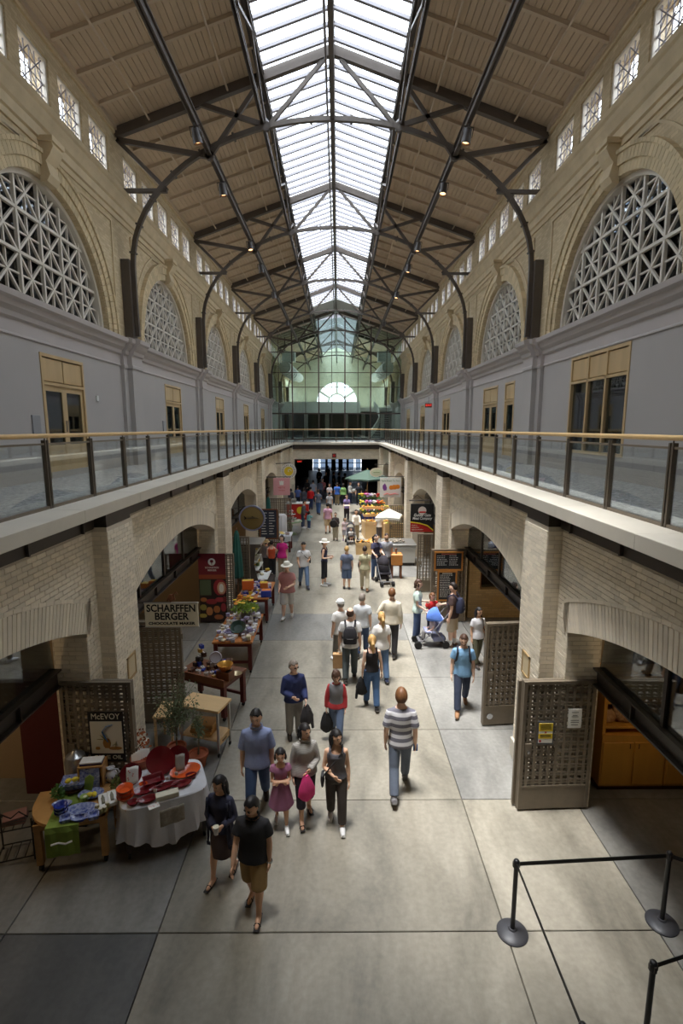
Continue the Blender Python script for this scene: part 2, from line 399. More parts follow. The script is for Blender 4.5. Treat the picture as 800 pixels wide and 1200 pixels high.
# reveal behind: arch beams, transom glazing, shop partitions, outer walls
for s, side in ((-1, 'left'), (1, 'right')):
    struct(MB().box(s*10, s*10.3, YA, YE+8, 0, 12.6).build('wall_%s_outer' % side, plain('shop_wall', 150, 128, 100, .9)))
    pw = MB()
    for k in range(0, 7): pw.box(s*4.02, s*10, CLS[k]-.12, CLS[k]+.12, 0, ZSB)
    struct(pw.build('wall_%s_partitions' % side, plain('shop_wall', 150, 128, 100, .9)))
    for k in range(1, 6):
        c = (CLS[k]+CLS[k+1])/2
        t = thing('transom_beam', 'dark steel beam spanning the %s arch, %s from the camera' % (side, ['nearest', 'second', 'third', 'fourth', 'fifth'][k-1]), 'beam', (s*4.0, c, 2.05), group='steel beams across the shop arches')
        m = MB().box(-.02, .02, -AH, AH, .0, .26).box(-.09, .09, -AH, AH, 0, .025).box(-.09, .09, -AH, AH, .235, .26)
        m.build('girder', M_STEELD, t)
        for q in (-2.1, -.7, .7, 2.1): MB().box(-.08, .08, q-.012, q+.012, .025, .235).build('stiffener', M_STEELD, t)
        for q in (-1.55, 0, 1.55):
            MB().box(-.03, .03, q-.03, q+.03, .26, arch_z(q)-2.05-.005).build('mullion', M_STEELD, t)
        g = MB(); poly = [(-AH+.05, .262), (AH-.05, .262)]+[(d, arch_z(d)-2.06) for d in [AH*.96*(1-2*i/16) for i in range(17)]]
        g.prism(poly, -.004, .004); g.build('transom_glass', M_DGLASS, t)
# ------------------------------------------------------------------ galleries
for s, side in ((-1, 'left'), (1, 'right')):
    g = struct(MB().box(s*(XS+.42), s*10.2, YA, YE, ZSB, Z2-.003).build('floor_gallery_%s' % side, M_CARPET))
    yy = -3.0 + (.37 if s > 0 else 0)
    while yy < YV:
        MB().bev(s*XS, s*(XG+.02), yy+.003, min(yy+1.97, YV+.2)-.003, ZSB, Z2+.012, .006).build('coping_slab', M_STONE, g); yy += 1.97
    MB().box(s*(XB-.03), s*(XB+.30), YA, YV, ZBW+.001, ZSB).build('edge_beam', M_STEELD, g)
    q = -2.0
    while q < YV:
        MB().box(s*(XB-.07), s*(XB-.03), q-.015, q+.015, ZBW+.001, ZSB).build('bracket', M_STEELD, g); q += 1.317
    for k in range(1, 7): MB().box(s*(XP+.02), s*(XB-.03), CLS[k]-.44, CLS[k]+.44, ZBW+.021, ZSB).build('pier_cap', M_STEELD, g)
bridge = struct(MB().box(-XS-.0, XS+.0, YV+.05, YG+3, ZSB-.05, Z2-.003).build('floor_bridge', M_CARPET))
for i in range(4): MB().bev(-XS+i*XS/2+.003, -XS+(i+1)*XS/2-.003, YV-.1, YV+.5, ZSB, Z2+.012, .006).build('coping_slab', M_STONE, bridge)
struct(MB().box(-XS-.4, XS+.4, YA, -.55, ZSB-.2, Z2).build('floor_camera_bridge', M_CARPET))
# end lintel below the bridge and the dark hall behind it
e = MB().box(-4.2, 4.2, YV+.15, YV+.6, 3.45, ZSB-.02)
lint = struct(e.build('wall_end_lintel', M_BRICKT))
for s in (-1, 1): MB().box(s*3.2, s*4.2, YV+.15, YV+.6, 0, 3.45).build('pier', M_BRICKT, lint)
MB().box(-3.3, 3.3, YV+.02, YV+.15, ZBW-.1, ZSB).build('edge_beam', M_STEELD, lint)
hall = MB().box(-7.5, -7.2, YV+.6, YE+8, 0, 4.6).box(7.2, 7.5, YV+.6, YE+8, 0, 4.6)
hall.box(-7.5, 7.5, YV+3.2, YE+8, ZSB-.3, ZSB-.02)
struct(hall.build('wall_hall', plain('hall_paint', 96, 90, 84, .8)))
for (x0, x1) in ((-7.2, -3.4), (3.4, 7.2)): struct(MB().box(x0, x1, 62, 62.3, 0, 4.3).build('wall_hall_end', plain('hall_paint', 96, 90, 84, .8)))
for (x0, x1) in ((-7.2, -3.4), (3.4, 7.2)): struct(MB().box(x0, x1, 71.85, 72.1, 0, 4.3).build('wall_hall_doors', plain('hall_paint', 96, 90, 84, .8)))
d1 = struct(MB().box(-3.4, 3.4, 71.9, 72.0, 4.0, 4.3).build('door_1', M_STEELD))
for i in range(8):
    x = -3.4+6.8*i/7; w = .16 if i in (2, 5) else .06
    if i == 3 or i == 4: w = .3
    MB().box(x-w, x+w, 71.9, 72.0, 0, 4.0).build('mullion', M_STEELD, d1)
for i in range(7): MB().box(-3.4+6.8*i/7+.1, -3.4+6.8*(i+1)/7-.1, 71.94, 71.95, .02, 3.98).build('pane', glass_mat('hall_door_glass', (.20,.23,.27), .1), d1)
MB().box(-3.4, 3.4, 71.9, 72.0, 1.0, 1.1).build('rail', M_STEELD, d1)
# ------------------------------------------------------------------ balustrades
def balustrade(p0, p1, spacing, first, label, half):
    p0 = Vector(p0); p1 = Vector(p1); d = (p1-p0); Ln = d.length; d.normalize()
    t = thing('balustrade', label, 'railing', p0, math.atan2(d.y, d.x))
    MB().tube([(0,0,.985), (Ln,0,.985)], .032, 10).build('handrail', M_RAIL, t, True)
    MB().box(0, Ln, -.016, .016, .865, .89).build('top_rail', M_GATE, t); MB().box(0, Ln, -.02, .02, .012, .05).build('base_rail', M_GATE, t)
    pm = MB().box(-.042, -.012, -.028, .028, 0, .93).box(.012, .042, -.028, .028, 0, .93).box(-.012, .012, -.02, .02, .1, .16).box(-.012, .012, -.02, .02, .8, .86).tube([(0,0,.86),(0,0,.965)], .009, 6).mesh('post', plain('post_bronze', 92, 82, 70, .45))
    gm = MB().box(0.055, spacing-.055, -.006, .006, .06, .862).mesh('glass_panel', M_GLASS)
    x = first
    while x < Ln:
        link('post', pm, t, (x, 0, 0))
        if x+spacing <= Ln+.01: link('glass_panel', gm, t, (x, 0, 0))
        x += spacing
    return t
balustrade((XG-.05, -1.9, Z2), (XG-.05, YV+.35, Z2), 1.265, 1.9+5.6-1.265*5, 'glass balustrade with oak handrail along the right gallery', 1)
balustrade((-XG+.05, -1.9, Z2), (-XG+.05, YV+.35, Z2), 1.265, 1.9+5.73-1.265*5, 'glass balustrade with oak handrail along the left gallery', 1)
balustrade((-XG+.05, YV+.35, Z2), (XG-.05, YV+.35, Z2), 1.25, 0.0, 'glass balustrade crossing the far end below the glass screen', 1)
# ------------------------------------------------------------------ gallery walls
def wall_boxes(mb, x0, x1, y0, y1, z0, z1, ops):
    cuts = sorted(set([y0, y1]+[o[0] for o in ops]+[o[1] for o in ops]))
    for a, b_ in zip(cuts, cuts[1:]):
        hs = sorted((o[2], o[3]) for o in ops if o[0] <= a+1e-6 and o[1] >= b_-1e-6); z = z0
        for h0, h1 in hs:
            if h0 > z: mb.box(x0, x1, a, b_, z, h0)
            z = h1
        if z < z1: mb.box(x0, x1, a, b_, z, z1)
ZC0, ZC1 = 7.55, 8.33                              # cornice
doorsL = [(3.3,5.2),(11.2,13.05),(19.1,21.0),(26.9,28.8),(34.8,36.6),(42.6,44.4)]
doorsR = [(17.75,18.75),(19.6,21.5),(27.9,29.8),(35.9,37.8),(43.4,45.2)]
winR = [(10.8,13.5)]
def joinery(s, y0, y1, z0, z1, leaves, kind, idx):
    name = '%s_%d' % (kind, idx); X = s*(XW-.02); w = y1-y0; f = MB(); zt = z1-.62; th = .07
    for (a, b_, c, d) in ((y0, y0+th, z0, z1), (y1-th, y1, z0, z1), (y0+th, y1-th, z1-th, z1), (y0+th, y1-th, zt-.03, zt+.03)): f.box(X, s*(XW+.12), a, b_, c, d)
    if kind == 'window': f.box(X, s*(XW+.12), y0+th, y1-th, z0, z0+th)
    root = struct(f.build(name, M_OAK)); lw = (w-2*th)/leaves
    for i in range(leaves):
        a = y0+th+i*lw; b_ = a+lw
        MB().bev(s*(XW+.01), s*(XW+.06), a+.02, b_-.02, zt+.05, z1-th-.02, .01).build('transom_panel', M_OAK, root)
        if kind == 'window' and i: MB().box(X, s*(XW+.1), a-.035, a+.035, z0+th, z1-th).build('mullion', M_OAK, root)
        lf = MB(); st = .10 if kind == 'door' else .02; bz = z0+.72 if kind == 'door' else z0+th; Xa, Xb = s*(XW+.02), s*(XW+.07)
        if kind == 'door':
            lf.box(Xa, Xb, a, a+st, z0, zt-.03).box(Xa, Xb, b_-st, b_, z0, zt-.03).box(Xa, Xb, a+st, b_-st, z0, bz).box(Xa, Xb, a+st, b_-st, zt-.15, zt-.03)
            d = lf.build('leaf', M_OAK, root); MB().tube([(s*(XW-.01), (b_-.05 if i == 0 else a+.05), z0+1.0), (s*(XW-.01), (b_-.05 if i == 0 else a+.05), z0+1.25)], .012, 6).build('handle', plain('chrome', 190, 190, 190, .2, metal=.9), d)
            MB().box(s*(XW+.04), s*(XW+.05), a+st, b_-st, bz, zt-.15).build('pane', M_DGLASS, d)
        else: MB().box(s*(XW+.04), s*(XW+.05), a+.03, b_-.03, bz, zt-.03).build('pane', M_DGLASS, root)
    return root
nwin = 1; ndoor = 2
YU = YE
def cornice_prof(s, out=0.0):
    return [(0.0, ZC0), (.03+out, ZC0), (.03+out, ZC0+.03), (.015+out, ZC0+.05), (.015+out, ZC0+.30), (.07+out, ZC0+.33), (.09+out, ZC0+.42), (.17+out, ZC0+.50), (.20+out, ZC0+.60), (.28+out, ZC0+.64), (.30+out, ZC0+.74), (.22+out, ZC0+.78), (0, ZC0+.80)]
for s, side in ((-1, 'left'), (1, 'right')):
    ops = [(a, b_, Z2, 7.36) for a, b_ in doorsL] if s < 0 else [(a, b_, Z2, 7.36) for a, b_ in doorsR]+[(a, b_, 5.19, 7.53) for a, b_ in winR]
    m = MB(); wall_boxes(m, s*XW, s*(XW+.4), YA, YU, Z2-.1, ZC1, ops)
    gw = struct(m.build('wall_%s_gallery' % side, M_LAV))
    for o in ops:
        if o[2] > 5: joinery(s, o[0], o[1], o[2], o[3], 3, 'window', nwin); nwin += 1
        else: joinery(s, o[0], o[1], o[2], o[3], 1 if o[1]-o[0] < 1.2 else 2, 'door', ndoor); ndoor += 1
    MB().box(s*(XW-.02), s*XW, YA, YU, Z2, Z2+.14).build('skirting', M_LAV, gw)
    # pilasters in two steps
    for k in range(0, 9):
        p = MB().box(s*(XW-.10), s*XW, CLS[k]-.62, CLS[k]+.62, Z2, ZC0).box(s*(XW-.24), s*(XW-.1), CLS[k]-.36, CLS[k]+.36, Z2, ZC0)
        p.box(s*(XW-.27), s*XW, CLS[k]-.40, CLS[k]+.40, ZC0-.05, ZC0).box(s*(XW-.13), s*XW, CLS[k]-.65, CLS[k]+.65, ZC0-.05, ZC0)
        p.build('pilaster', M_LAV, gw)
    cor = struct(MB().prism([(0, 0), (.01, 0), (.01, .01)], 0, .01).build('trim_%d' % (1 if s < 0 else 2), M_CORN)); 
    def run(y0, y1, out, nm='moulding'):
        pr = cornice_prof(s, out); mb = MB()
        mb.ring([[(s*(XW-u), y0, z) for u, z in pr], [(s*(XW-u), y1, z) for u, z in pr]]); mb.build(nm, M_CORN, cor)
    cor.data = MB().prism([(YA, ZC1-.06), (YU, ZC1-.06), (YU, ZC1), (YA, ZC1)], s*(XW-.2), s*(XW+.42)).mesh('cornice_shelf', M_CORN)
    for k in range(0, 9):
        run(CLS[k]+.65, CLS[k+1]-.65, 0.0); run(CLS[k]-.65, CLS[k]+.65, .10); run(CLS[k]-.40, CLS[k]+.40, .24)
    # small wall plates
    for (y, w, h, z) in ((10.85, .28, .42, 5.85), (18.8, .25, .4, 5.85), (13.7, .11, .14, 6.55)) if s < 0 else ():
        tag(MB().bev(s*(XW-.03), s*XW, y-w/2, y+w/2, z-h/2, z+h/2, .006).build('wall_plate', plain('plate_grey', 150, 150, 152, .4) if w > .2 else M_WHITE),
            {10.85: 'grey numbered plate beside the nearest left gallery door', 18.8: 'grey plate beside the second left gallery door', 13.7: 'small white box on the lavender wall near the door'}[y], 'plate' if w > .2 else 'box')
# ------------------------------------------------------------------ upper brick walls: lunettes, belt cornice, clerestory
LR, ZL = 2.65, ZC1
bars_unit = MB().box(-.5, .5, -.5, .5, -.5, .5).mesh('lattice_bar', M_WPAINT)
def lattice_bars(R, cell):
    out = []                                     # ((y,z),(y,z),thickness) clipped to the half disc
    def clip(p, d):
        # infinite line p + t d with the disc and z>=0
        a = d[0]**2+d[1]**2; b_ = 2*(p[0]*d[0]+p[1]*d[1]); c = p[0]**2+p[1]**2-R*R; q = b_*b_-4*a*c
        if q <= 0: return None
        t0, t1 = (-b_-math.sqrt(q))/(2*a), (-b_+math.sqrt(q))/(2*a)
        if abs(d[1]) > 1e-9:
            tz = -p[1]/d[1]
            if d[1] > 0: t0 = max(t0, tz)
            else: t1 = min(t1, tz)
        elif p[1] < 0: return None
        if t1-t0 < .12: return None
        return ((p[0]+t0*d[0], p[1]+t0*d[1]), (p[0]+t1*d[0], p[1]+t1*d[1]))
    n = int(R/cell)+1
    for i in range(-2*n, 2*n+1):
        th = .06 if i % 2 == 0 else .034
        s1 = clip((i*cell/2, 0), (0, 1));  s2 = clip((0, i*cell/2+.12), (1, 0)) if i > 0 else None
        for q in (s1, s2):
            if q: out.append((q, th))
    for i in range(-3*n, 3*n+1):
        for sg in (1, -1):
            q = clip((i*cell, .12), (1*sg, 1))
            if q: out.append((q, .045))
    return out
def lunette(s, k, idx, single):
    c = (CLS[k]+CLS[k+1])/2; X = XW+.20
    fr = MB(); n = 40
    def arc(r): return [(c+r*math.cos(PI*i/n), ZL+r*math.sin(PI*i/n)) for i in range(n+1)]
    fr.prism(arc(LR)+list(reversed(arc(LR-.10))), s*(X-.10), s*(X+.10)); fr.box(s*(X-.1), s*(X+.1), c-LR, c+LR, ZL, ZL+.09)
    root = struct(fr.build('window_%d' % idx, M_WPAINT))
    bars = lattice_bars(LR-.06, .84)
    if single:
        for ((a0, b0), (a1, b1)), th in bars:
            L_ = math.hypot(a1-a0, b1-b0); an = math.atan2(b1-b0, a1-a0)
            dx = {.06: 0.0, .045: .02, .034: .035}[th]
            link('lattice_bar', bars_unit, root, (s*(X+dx), c+(a0+a1)/2, ZL+(b0+b1)/2), scale=(.07 if th > .05 else .05, L_, th), rot=(an, 0, 0))
    else:
        mb = MB()
        for ((a0, b0), (a1, b1)), th in bars: mb.bar((s*X, c+a0, ZL+b0), (s*X, c+a1, ZL+b1), .06, th, (0, -(b1-b0), (a1-a0)))
        mb.build('lattice', M_WPAINT, root)
    MB().prism(arc(LR-.05), s*(X+.08), s*(X+.09)).build('pane', M_DGLASS, root)
ZB0, ZB1, ZE = 11.55, 12.45, 14.02
nl = nwin
for s, side in ((-1, 'left'), (1, 'right')):
    m = MB()
    for k in range(0, 9):
        y0, y1 = CLS[k], CLS[k+1]; c = (y0+y1)/2
        poly = [(y0, ZL), (y0, ZB1), (y1, ZB1), (y1, ZL), (c+LR, ZL)]+[(c+LR*math.cos(PI*i/40), ZL+LR*math.sin(PI*i/40)) for i in range(1, 40)]+[(c-LR, ZL)]
        m.prism(poly, s*XW, s*(XW+.42))
    uw = struct(m.build('wall_%s_upper' % side, M_YBRICK))
    for k in range(1, 9):
        c = (CLS[k]+CLS[k+1])/2; n = 44
        # archivolt: three stepped rings of brick, the nearest ones brick by brick
        for (ra, rb, pr) in ((LR, LR+.20, .05), (LR+.20, LR+.42, .09), (LR+.42, LR+.50, .13)):
            mb = MB(); nn = 64
            for i in range(nn):
                t0 = PI*i/nn; t1 = PI*(i+1)/nn-.004
                pts = [(c+ra*math.cos(t0), ZL+ra*math.sin(t0)), (c+rb*math.cos(t0), ZL+rb*math.sin(t0)), (c+rb*math.cos(t1), ZL+rb*math.sin(t1)), (c+ra*math.cos(t1), ZL+ra*math.sin(t1))]
                mb.prism(pts, s*(XW-pr), s*(XW+.02))
            stuff(mb.build('archivolt_ring', M_YBR1, uw))
        # scrolled keystone
        kz = ZL+LR; ks = MB().prism([(XW-.02, kz-.12), (XW-.16, kz-.10), (XW-.24, kz+.02), (XW-.20, kz+.16), (XW-.17, kz+.28), (XW-.26, kz+.40), (XW-.34, kz+.55), (XW-.30, kz+.66), (XW-.02, kz+.66)] if True else [], c-.2, c+.2, 'y')
        if s < 0: ks.v = [(-x, y, z) for x, y, z in ks.v]
        ks.box(s*(XW-.36), s*XW, c-.25, c+.25, kz+.64, kz+.74)
        ks.build('keystone', M_YSTONE, uw)
        # spandrel panel mouldings either side
        for sg in (-1, 1):
            p = MB(); a = c+sg*3.28; b_ = c+sg*.75; zt = ZB0-.16
            pts = [(a, ZL+1.1), (a, zt), (b_, zt)]; n2 = 14; r = LR+.72
            t0 = math.acos(min(1, 3.28/r)) if 3.28 < r else 0
            ph0 = math.acos(min(1, abs(a-c)/r)); ph1 = PI/2-math.asin(.75/r)
            arcp = [(c+sg*r*math.cos(ph1+(ph0-ph1)*i/n2), ZL+r*math.sin(ph1+(ph0-ph1)*i/n2)) for i in range(n2+1)]
            loop = [q for q in pts]+[q for q in arcp if q[1] < zt-.02]; loop.append(loop[0])
            for (u0, v0), (u1, v1) in zip(loop, loop[1:]): p.bar((s*(XW-.01), u0, v0), (s*(XW-.01), u1, v1), .05, .05, (1, 0, 0))
            p.build('panel_moulding', M_YSTONE, uw)
    # belt cornice
    pr = [(0, ZB0), (.04, ZB0), (.05, ZB0+.12), (.10, ZB0+.14), (.10, ZB0+.34), (.15, ZB0+.38), (.20, ZB0+.50), (.22, ZB0+.54), (.23, ZB0+.64), (.27, ZB0+.68), (.28, ZB0+.78), (.0, ZB0+.82)]
    struct(MB().ring([[(s*(XW-u), YA, z) for u, z in pr], [(s*(XW-u), YU, z) for u, z in pr]]).build('trim_%d' % (3 if s < 0 else 4), M_YSTONE))
    # clerestory
    ops = []
    for k in range(0, 9):
        c = (CLS[k]+CLS[k+1])/2
        for j in range(-2, 3): ops.append((c+j*1.45-.54, c+j*1.45+.54, 12.52, 13.56))
    m = MB(); wall_boxes(m, s*(XW+.0), s*(XW+.42), YA, YU, ZB1, ZE+.3, ops)
    cw = struct(m.build('wall_%s_clerestory' % side, M_YBRICK))
    MB().box(s*(XW-.06), s*XW, YA, YU, ZE-.18, ZE-.02).build('eaves_moulding', M_YSTONE, cw)
    cm_f = MB()
    for (a, b_, c0, d0) in ((-.54,.54,-.52,-.46),(-.54,.54,.46,.52),(-.54,-.48,-.46,.46),(.48,.54,-.46,.46)): cm_f.box(-.06, .06, a, b_, c0, d0)
    cm_f = cm_f.mesh('frame', M_WPAINT)
    lt = MB()
    for i in range(-2, 3): lt.box(-.012, .012, i*.19-.007, i*.19+.007, -.46, .46)
    for i in range(-1, 2): lt.box(-.012, .012, -.48, .48, i*.23-.007, i*.23+.007)
    for i in range(-3, 4):
        for sg in (-1, 1):
            a0 = i*.46-.46; pts = [(a0+t*.92, (-.46+t*.92)*sg) for t in (0, 1)]
            (u0, v0), (u1, v1) = pts
            if u0 > .48 or u1 < -.48: continue
            if u0 < -.48: f_ = (-.48-u0)/(u1-u0); v0 = v0+f_*(v1-v0); u0 = -.48
            if u1 > .48: f_ = (.48-u0)/(u1-u0); v1 = v0+f_*(v1-v0); u1 = .48
            if abs(u1-u0) > .05: lt.bar((0, u0, v0), (0, u1, v1), .02, .014, (1, 0, 0))
    lt = lt.mesh('lattice', plain('lattice_grey', 150, 146, 150, .6)); pm = MB().box(-.004, .004, -.5, .5, -.48, .48).mesh('pane', M_SKYG)
    for n_, o in enumerate(ops):
        if o[1] < 6: continue
        r = struct(link('window_%d' % nl, cm_f, None, (s*(XW+.10), (o[0]+o[1])/2, 13.04))); nl += 1
        link('lattice', lt, r, (0, 0, 0)); link('pane', pm, r, (s*.05, 0, 0))
        MB().box(s*-.14, s*.02, -.54, .54, -.525, -.5).build('sill', M_YSTONE, r)
    for k in range(1, 9): lunette(s, k, nl, k <= 2); nl += 1
    # floors and ceilings of the rooms behind the lunettes
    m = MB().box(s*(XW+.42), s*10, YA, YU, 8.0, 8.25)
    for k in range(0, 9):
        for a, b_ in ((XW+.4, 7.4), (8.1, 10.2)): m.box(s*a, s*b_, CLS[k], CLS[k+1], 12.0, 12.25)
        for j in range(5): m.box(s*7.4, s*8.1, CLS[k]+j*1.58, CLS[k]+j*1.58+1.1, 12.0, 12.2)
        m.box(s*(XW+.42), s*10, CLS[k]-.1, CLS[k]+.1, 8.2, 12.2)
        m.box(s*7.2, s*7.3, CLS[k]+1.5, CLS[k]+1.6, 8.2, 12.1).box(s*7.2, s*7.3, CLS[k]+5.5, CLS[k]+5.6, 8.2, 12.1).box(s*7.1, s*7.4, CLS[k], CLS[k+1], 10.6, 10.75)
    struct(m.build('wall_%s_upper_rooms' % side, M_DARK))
# ------------------------------------------------------------------ roof
SL = (15.38-14.0)/(6.05-1.92); XK = 1.92
def rz(x): return 14.0+(6.05-abs(x))*SL
ang = math.atan(SL); Lr = math.hypot(6.05-1.92, 15.38-14.0)
for s, side in ((-1, 'left'), (1, 'right')):
    root = struct(MB().ring([[(s*6.6, YA, rz(6.6)+.14), (s*6.6, YA, rz(6.6)+.05), (s*1.95, YA, rz(1.95)+.05), (s*1.95, YA, rz(1.95)+.14)], [(s*6.6, YU, rz(6.6)+.14), (s*6.6, YU, rz(6.6)+.05), (s*1.95, YU, rz(1.95)+.05), (s*1.95, YU, rz(1.95)+.14)]]).build('ceiling_%s' % side, M_BOARD))
    # boards along the nave, one bay shared
    nb = 30; bm_ = MB()
    for i in range(nb):
        xa = 6.1-(6.1-1.95)*i/nb; xb = 6.1-(6.1-1.95)*(i+1)/nb+.012
        bm_.ring([[(s*xa, 0, rz(xa)+.0), (s*xa, 0, rz(xa)+.06), (s*xb, 0, rz(xb)+.06), (s*xb, 0, rz(xb)+.0)], [(s*xa, B-.01, rz(xa)), (s*xa, B-.01, rz(xa)+.06), (s*xb, B-.01, rz(xb)+.06), (s*xb, B-.01, rz(xb))]])
    bme = bm_.mesh('boarding', M_BOARD)
    rm = MB().bar((s*6.05, 0, rz(6.05)-.035), (s*1.97, 0, rz(1.97)-.035), .085, .11).mesh('rafter', M_RAFT)
    for k in range(0, 8 if True else 9):
        stuff(link('boarding', bme, root, (0, CLS[k], 0)))
        if k >= 1:
            for j in range(1, 7): link('rafter', rm, root, (0, CLS[k]+B*j/7, 0))
    MB().bar((s*6.0, YA, 13.98), (s*6.0, YU, 13.98), .12, .14).build('wall_plate', M_RAFT, root)
    MB().bar((s*1.99, YA, 15.36), (s*1.99, YU, 15.36), .1, .18).build('kerb', M_STEELD, root)
# skylight: bars and panes
zr = 15.38+XK*SL+.04
sk = struct(MB().box(-.07, .07, YA, YU, zr-.02, zr+.10).build('window_skylight', M_STEEL))
for s in (-1, 1):
    bm_ = MB().bar((s*XK, 0, 15.42), (0, 0, zr), .04, .08); bm_.bar((s*XK, 0, 15.375), (0, 0, zr-.045), .085, .02)
    bm_ = bm_.mesh('glazing_bar', plain('bar_grey', 140, 138, 142, .5)); nbar = int((44-CLS[1])/(B/15))
    pm = MB(); pm.bar((s*XK, 0, 15.46), (0, 0, zr+.04), B/15-.03, .012); pm = pm.mesh('pane', M_SKYG)
    y = CLS[0]+.25
    while y < YU-.3:
        if y > 4.6 and not (44 < y < 49.3):
            link('glazing_bar', bm_, sk, (0, y, 0)); link('pane', pm, sk, (0, y+B/30, 0))
        y += B/15
    MB().ring([[(s*(XK+.06), YA, 15.40), (s*(XK+.06), YA, 15.48), (0, YA, zr+.08), (0, YA, zr)], [(s*(XK+.06), 4.6, 15.40), (s*(XK+.06), 4.6, 15.48), (0, 4.6, zr+.08), (0, 4.6, zr)]]).build('roof_panel', M_BOARD, sk)  # unseen solid roof, added to cut skylight and darken the near floor
    MB().ring([[(s*(XK+.06), 44, 15.40), (s*(XK+.06), 44, 15.48), (0, 44, zr+.08), (0, 44, zr)], [(s*(XK+.06), 49.5, 15.40), (s*(XK+.06), 49.5, 15.48), (0, 49.5, zr+.08), (0, 49.5, zr)]]).build('white_panel', M_WHITE, sk)
# end walls
struct(MB().box(-10.3, 10.3, YA-.3, YA, -.1, 16.6).build('wall_back', M_YBRICK))
m = MB(); n = 32; FZ, FR = 9.1, 2.75
poly = [(-10.3, Z2), (-10.3, 16.6), (10.3, 16.6), (10.3, Z2), (6, Z2), (FR, Z2+.0), (FR, FZ)]+[(FR*math.cos(PI*i/n), FZ+FR*math.sin(PI*i/n)) for i in range(1, n)]+[(-FR, FZ), (-FR, Z2), (-6, Z2)]
m.prism(poly, YE, YE+.4, 'y'); m.box(-FR, FR, YE, YE+.4, Z2, FZ)
struct(m.build('wall_end', plain('end_wall_paint', 206, 206, 186, .8)))
fw = MB(); arcp = lambda r: [(r*math.cos(PI*i/n), FZ+r*math.sin(PI*i/n)) for i in range(n+1)]
fw.prism(arcp(FR)+list(reversed(arcp(FR-.14))), YE+.1, YE+.25, 'y'); fw.prism(arcp(1.25)+list(reversed(arcp(1.02))), YE+.1, YE+.25, 'y'); fw.box(-FR, FR, YE+.1, YE+.25, FZ, FZ+.12)
r = struct(fw.build('window_fan', M_WHITE))
for t in (.18, .5, .82):
    a = PI*t; MB().bar((1.2*math.cos(a), YE+.17, FZ+1.2*math.sin(a)), ((FR-.1)*math.cos(a), YE+.17, FZ+(FR-.1)*math.sin(a)), .3, .22, (0, 1, 0)).build('muntin', M_WHITE, r)
MB().prism(arcp(FR-.05), YE+.16, YE+.17, 'y').build('pane', M_SKYG, r)
# ------------------------------------------------------------------ glass screen at the far end
gs = struct(MB().box(-6.0, 6.0, YG-.05, YG+.05, Z2, Z2+.12).build('window_screen', M_STEEL))
mx = [-4.05, -1.62, .78, 3.15]
for x in mx+[-2.85, -.42, 1.98, 4.6, -5.3]:
    thick = x in mx; MB().box(x-(.06 if thick else .025), x+(.06 if thick else .025), YG-.05, YG+.05, Z2+.1, rz(x)-.1 if abs(x) > XK else 15.7).build('mullion', M_STEEL, gs)
for z, h in ((7.12, .12), (9.5, .06), (10.8, .06), (12.6, .05)):
    MB().box(-6.0, 6.0, YG-.04, YG+.04, z-h/2, z+h/2).build('transom', M_STEEL, gs)
ex = [-6.0]+sorted(mx)+[6.0]
for a, b_ in zip(ex, ex[1:]):
    zt = min(rz(a) if abs(a) > XK else 15.9, rz(b_) if abs(b_) > XK else 15.9)-.1
    poly = [(a+.07, Z2+.12), (b_-.07, Z2+.12), (b_-.07, rz(b_)-.1), (a+.07, rz(a)-.1)]
    MB().prism(poly, YG-.006, YG+.006, 'y').build('pane', M_GGLASS, gs)
hl = MB().box(-1.5, .7, YG-.09, YG-.05, 5.6, 5.72); hl.build('push_bar', M_WHITE, gs)
# mezzanine, stair and ducts beyond the screen
mz = struct(MB().box(-6.0, 6.0, 57.5, YE, 7.6, 8.0).build('floor_mezzanine', M_WHITE))
MB().box(-6.0, 2.6, 57.4, 57.6, 7.3, 8.6).build('parapet', M_WHITE, mz)
MB().box(-6.0, 6.0, 61.0, 61.2, Z2, 7.6).build('back_wall', plain('screen_dark', 66, 70, 68, .5), mz)
for x in (-5.2, -3.4, -1.0, 1.2, 3.2, 5.4): MB().box(x-.35, x+.1, 60.9, 61.0, Z2, 7.4).build('column', M_WHITE, mz)
st = thing('curved_stair', 'white curved stair rising behind the far glass screen', 'stair', (2.9, 54.6, Z2))
sg = MB()
grid = []
for i in range(15):
    t = i/14; a = .2+1.5*t; p = Vector((1.6*math.sin(a*1.4)*1.0, 2.6*t-.6, 3.2*t)); grid.append([p, p+Vector((0, 0, .75))])
st_m = MB()
for (p0, p1), (q0, q1) in zip(grid, grid[1:]): st_m.ring([[p0+Vector((-.05,0,0)), p0+Vector((.05,0,0)), p1+Vector((.05,0,0)), p1+Vector((-.05,0,0))], [q0+Vector((-.05,0,0)), q0+Vector((.05,0,0)), q1+Vector((.05,0,0)), q1+Vector((-.05,0,0))]])
st_m.build('stringer', M_WHITE, st)
for i in range(14):
    p = grid[i][0]; MB().box(p.x, p.x+1.1, p.y, p.y+.3, p.z, p.z+.05).build('tread', M_WHITE, st)
for s, side in ((-1, 'left'), (1, 'right')):
    d = thing('air_duct', 'fat ribbed white air duct below the roof, far end, %s side' % side, 'duct', (s*4.9, 51, 11.5))
    dm = MB(); dm.tube([(0, 0, 0), (0, 7, .2), (s*-.3, 14, .3)], .55, 14); dm.build('duct_pipe', M_WHITE, d, True)
    for i in range(6): MB().lathe([(.6, 0), (.66, .1), (.66, .5), (.6, .6)], n=14).xf(Matrix.Translation((0, 1+2*i, .06*i)) @ Matrix.Rotation(-PI/2, 4, 'X')).build('collar', M_WHITE, d, True)
    MB().box(s*-1.0, s*.2, -.6, .6, .5, 1.4).build('fan_box', M_WHITE, d)
    MB().box(-.04, .04, .3, .38, .5, 2.8).build('hanger', M_STEELD, d)
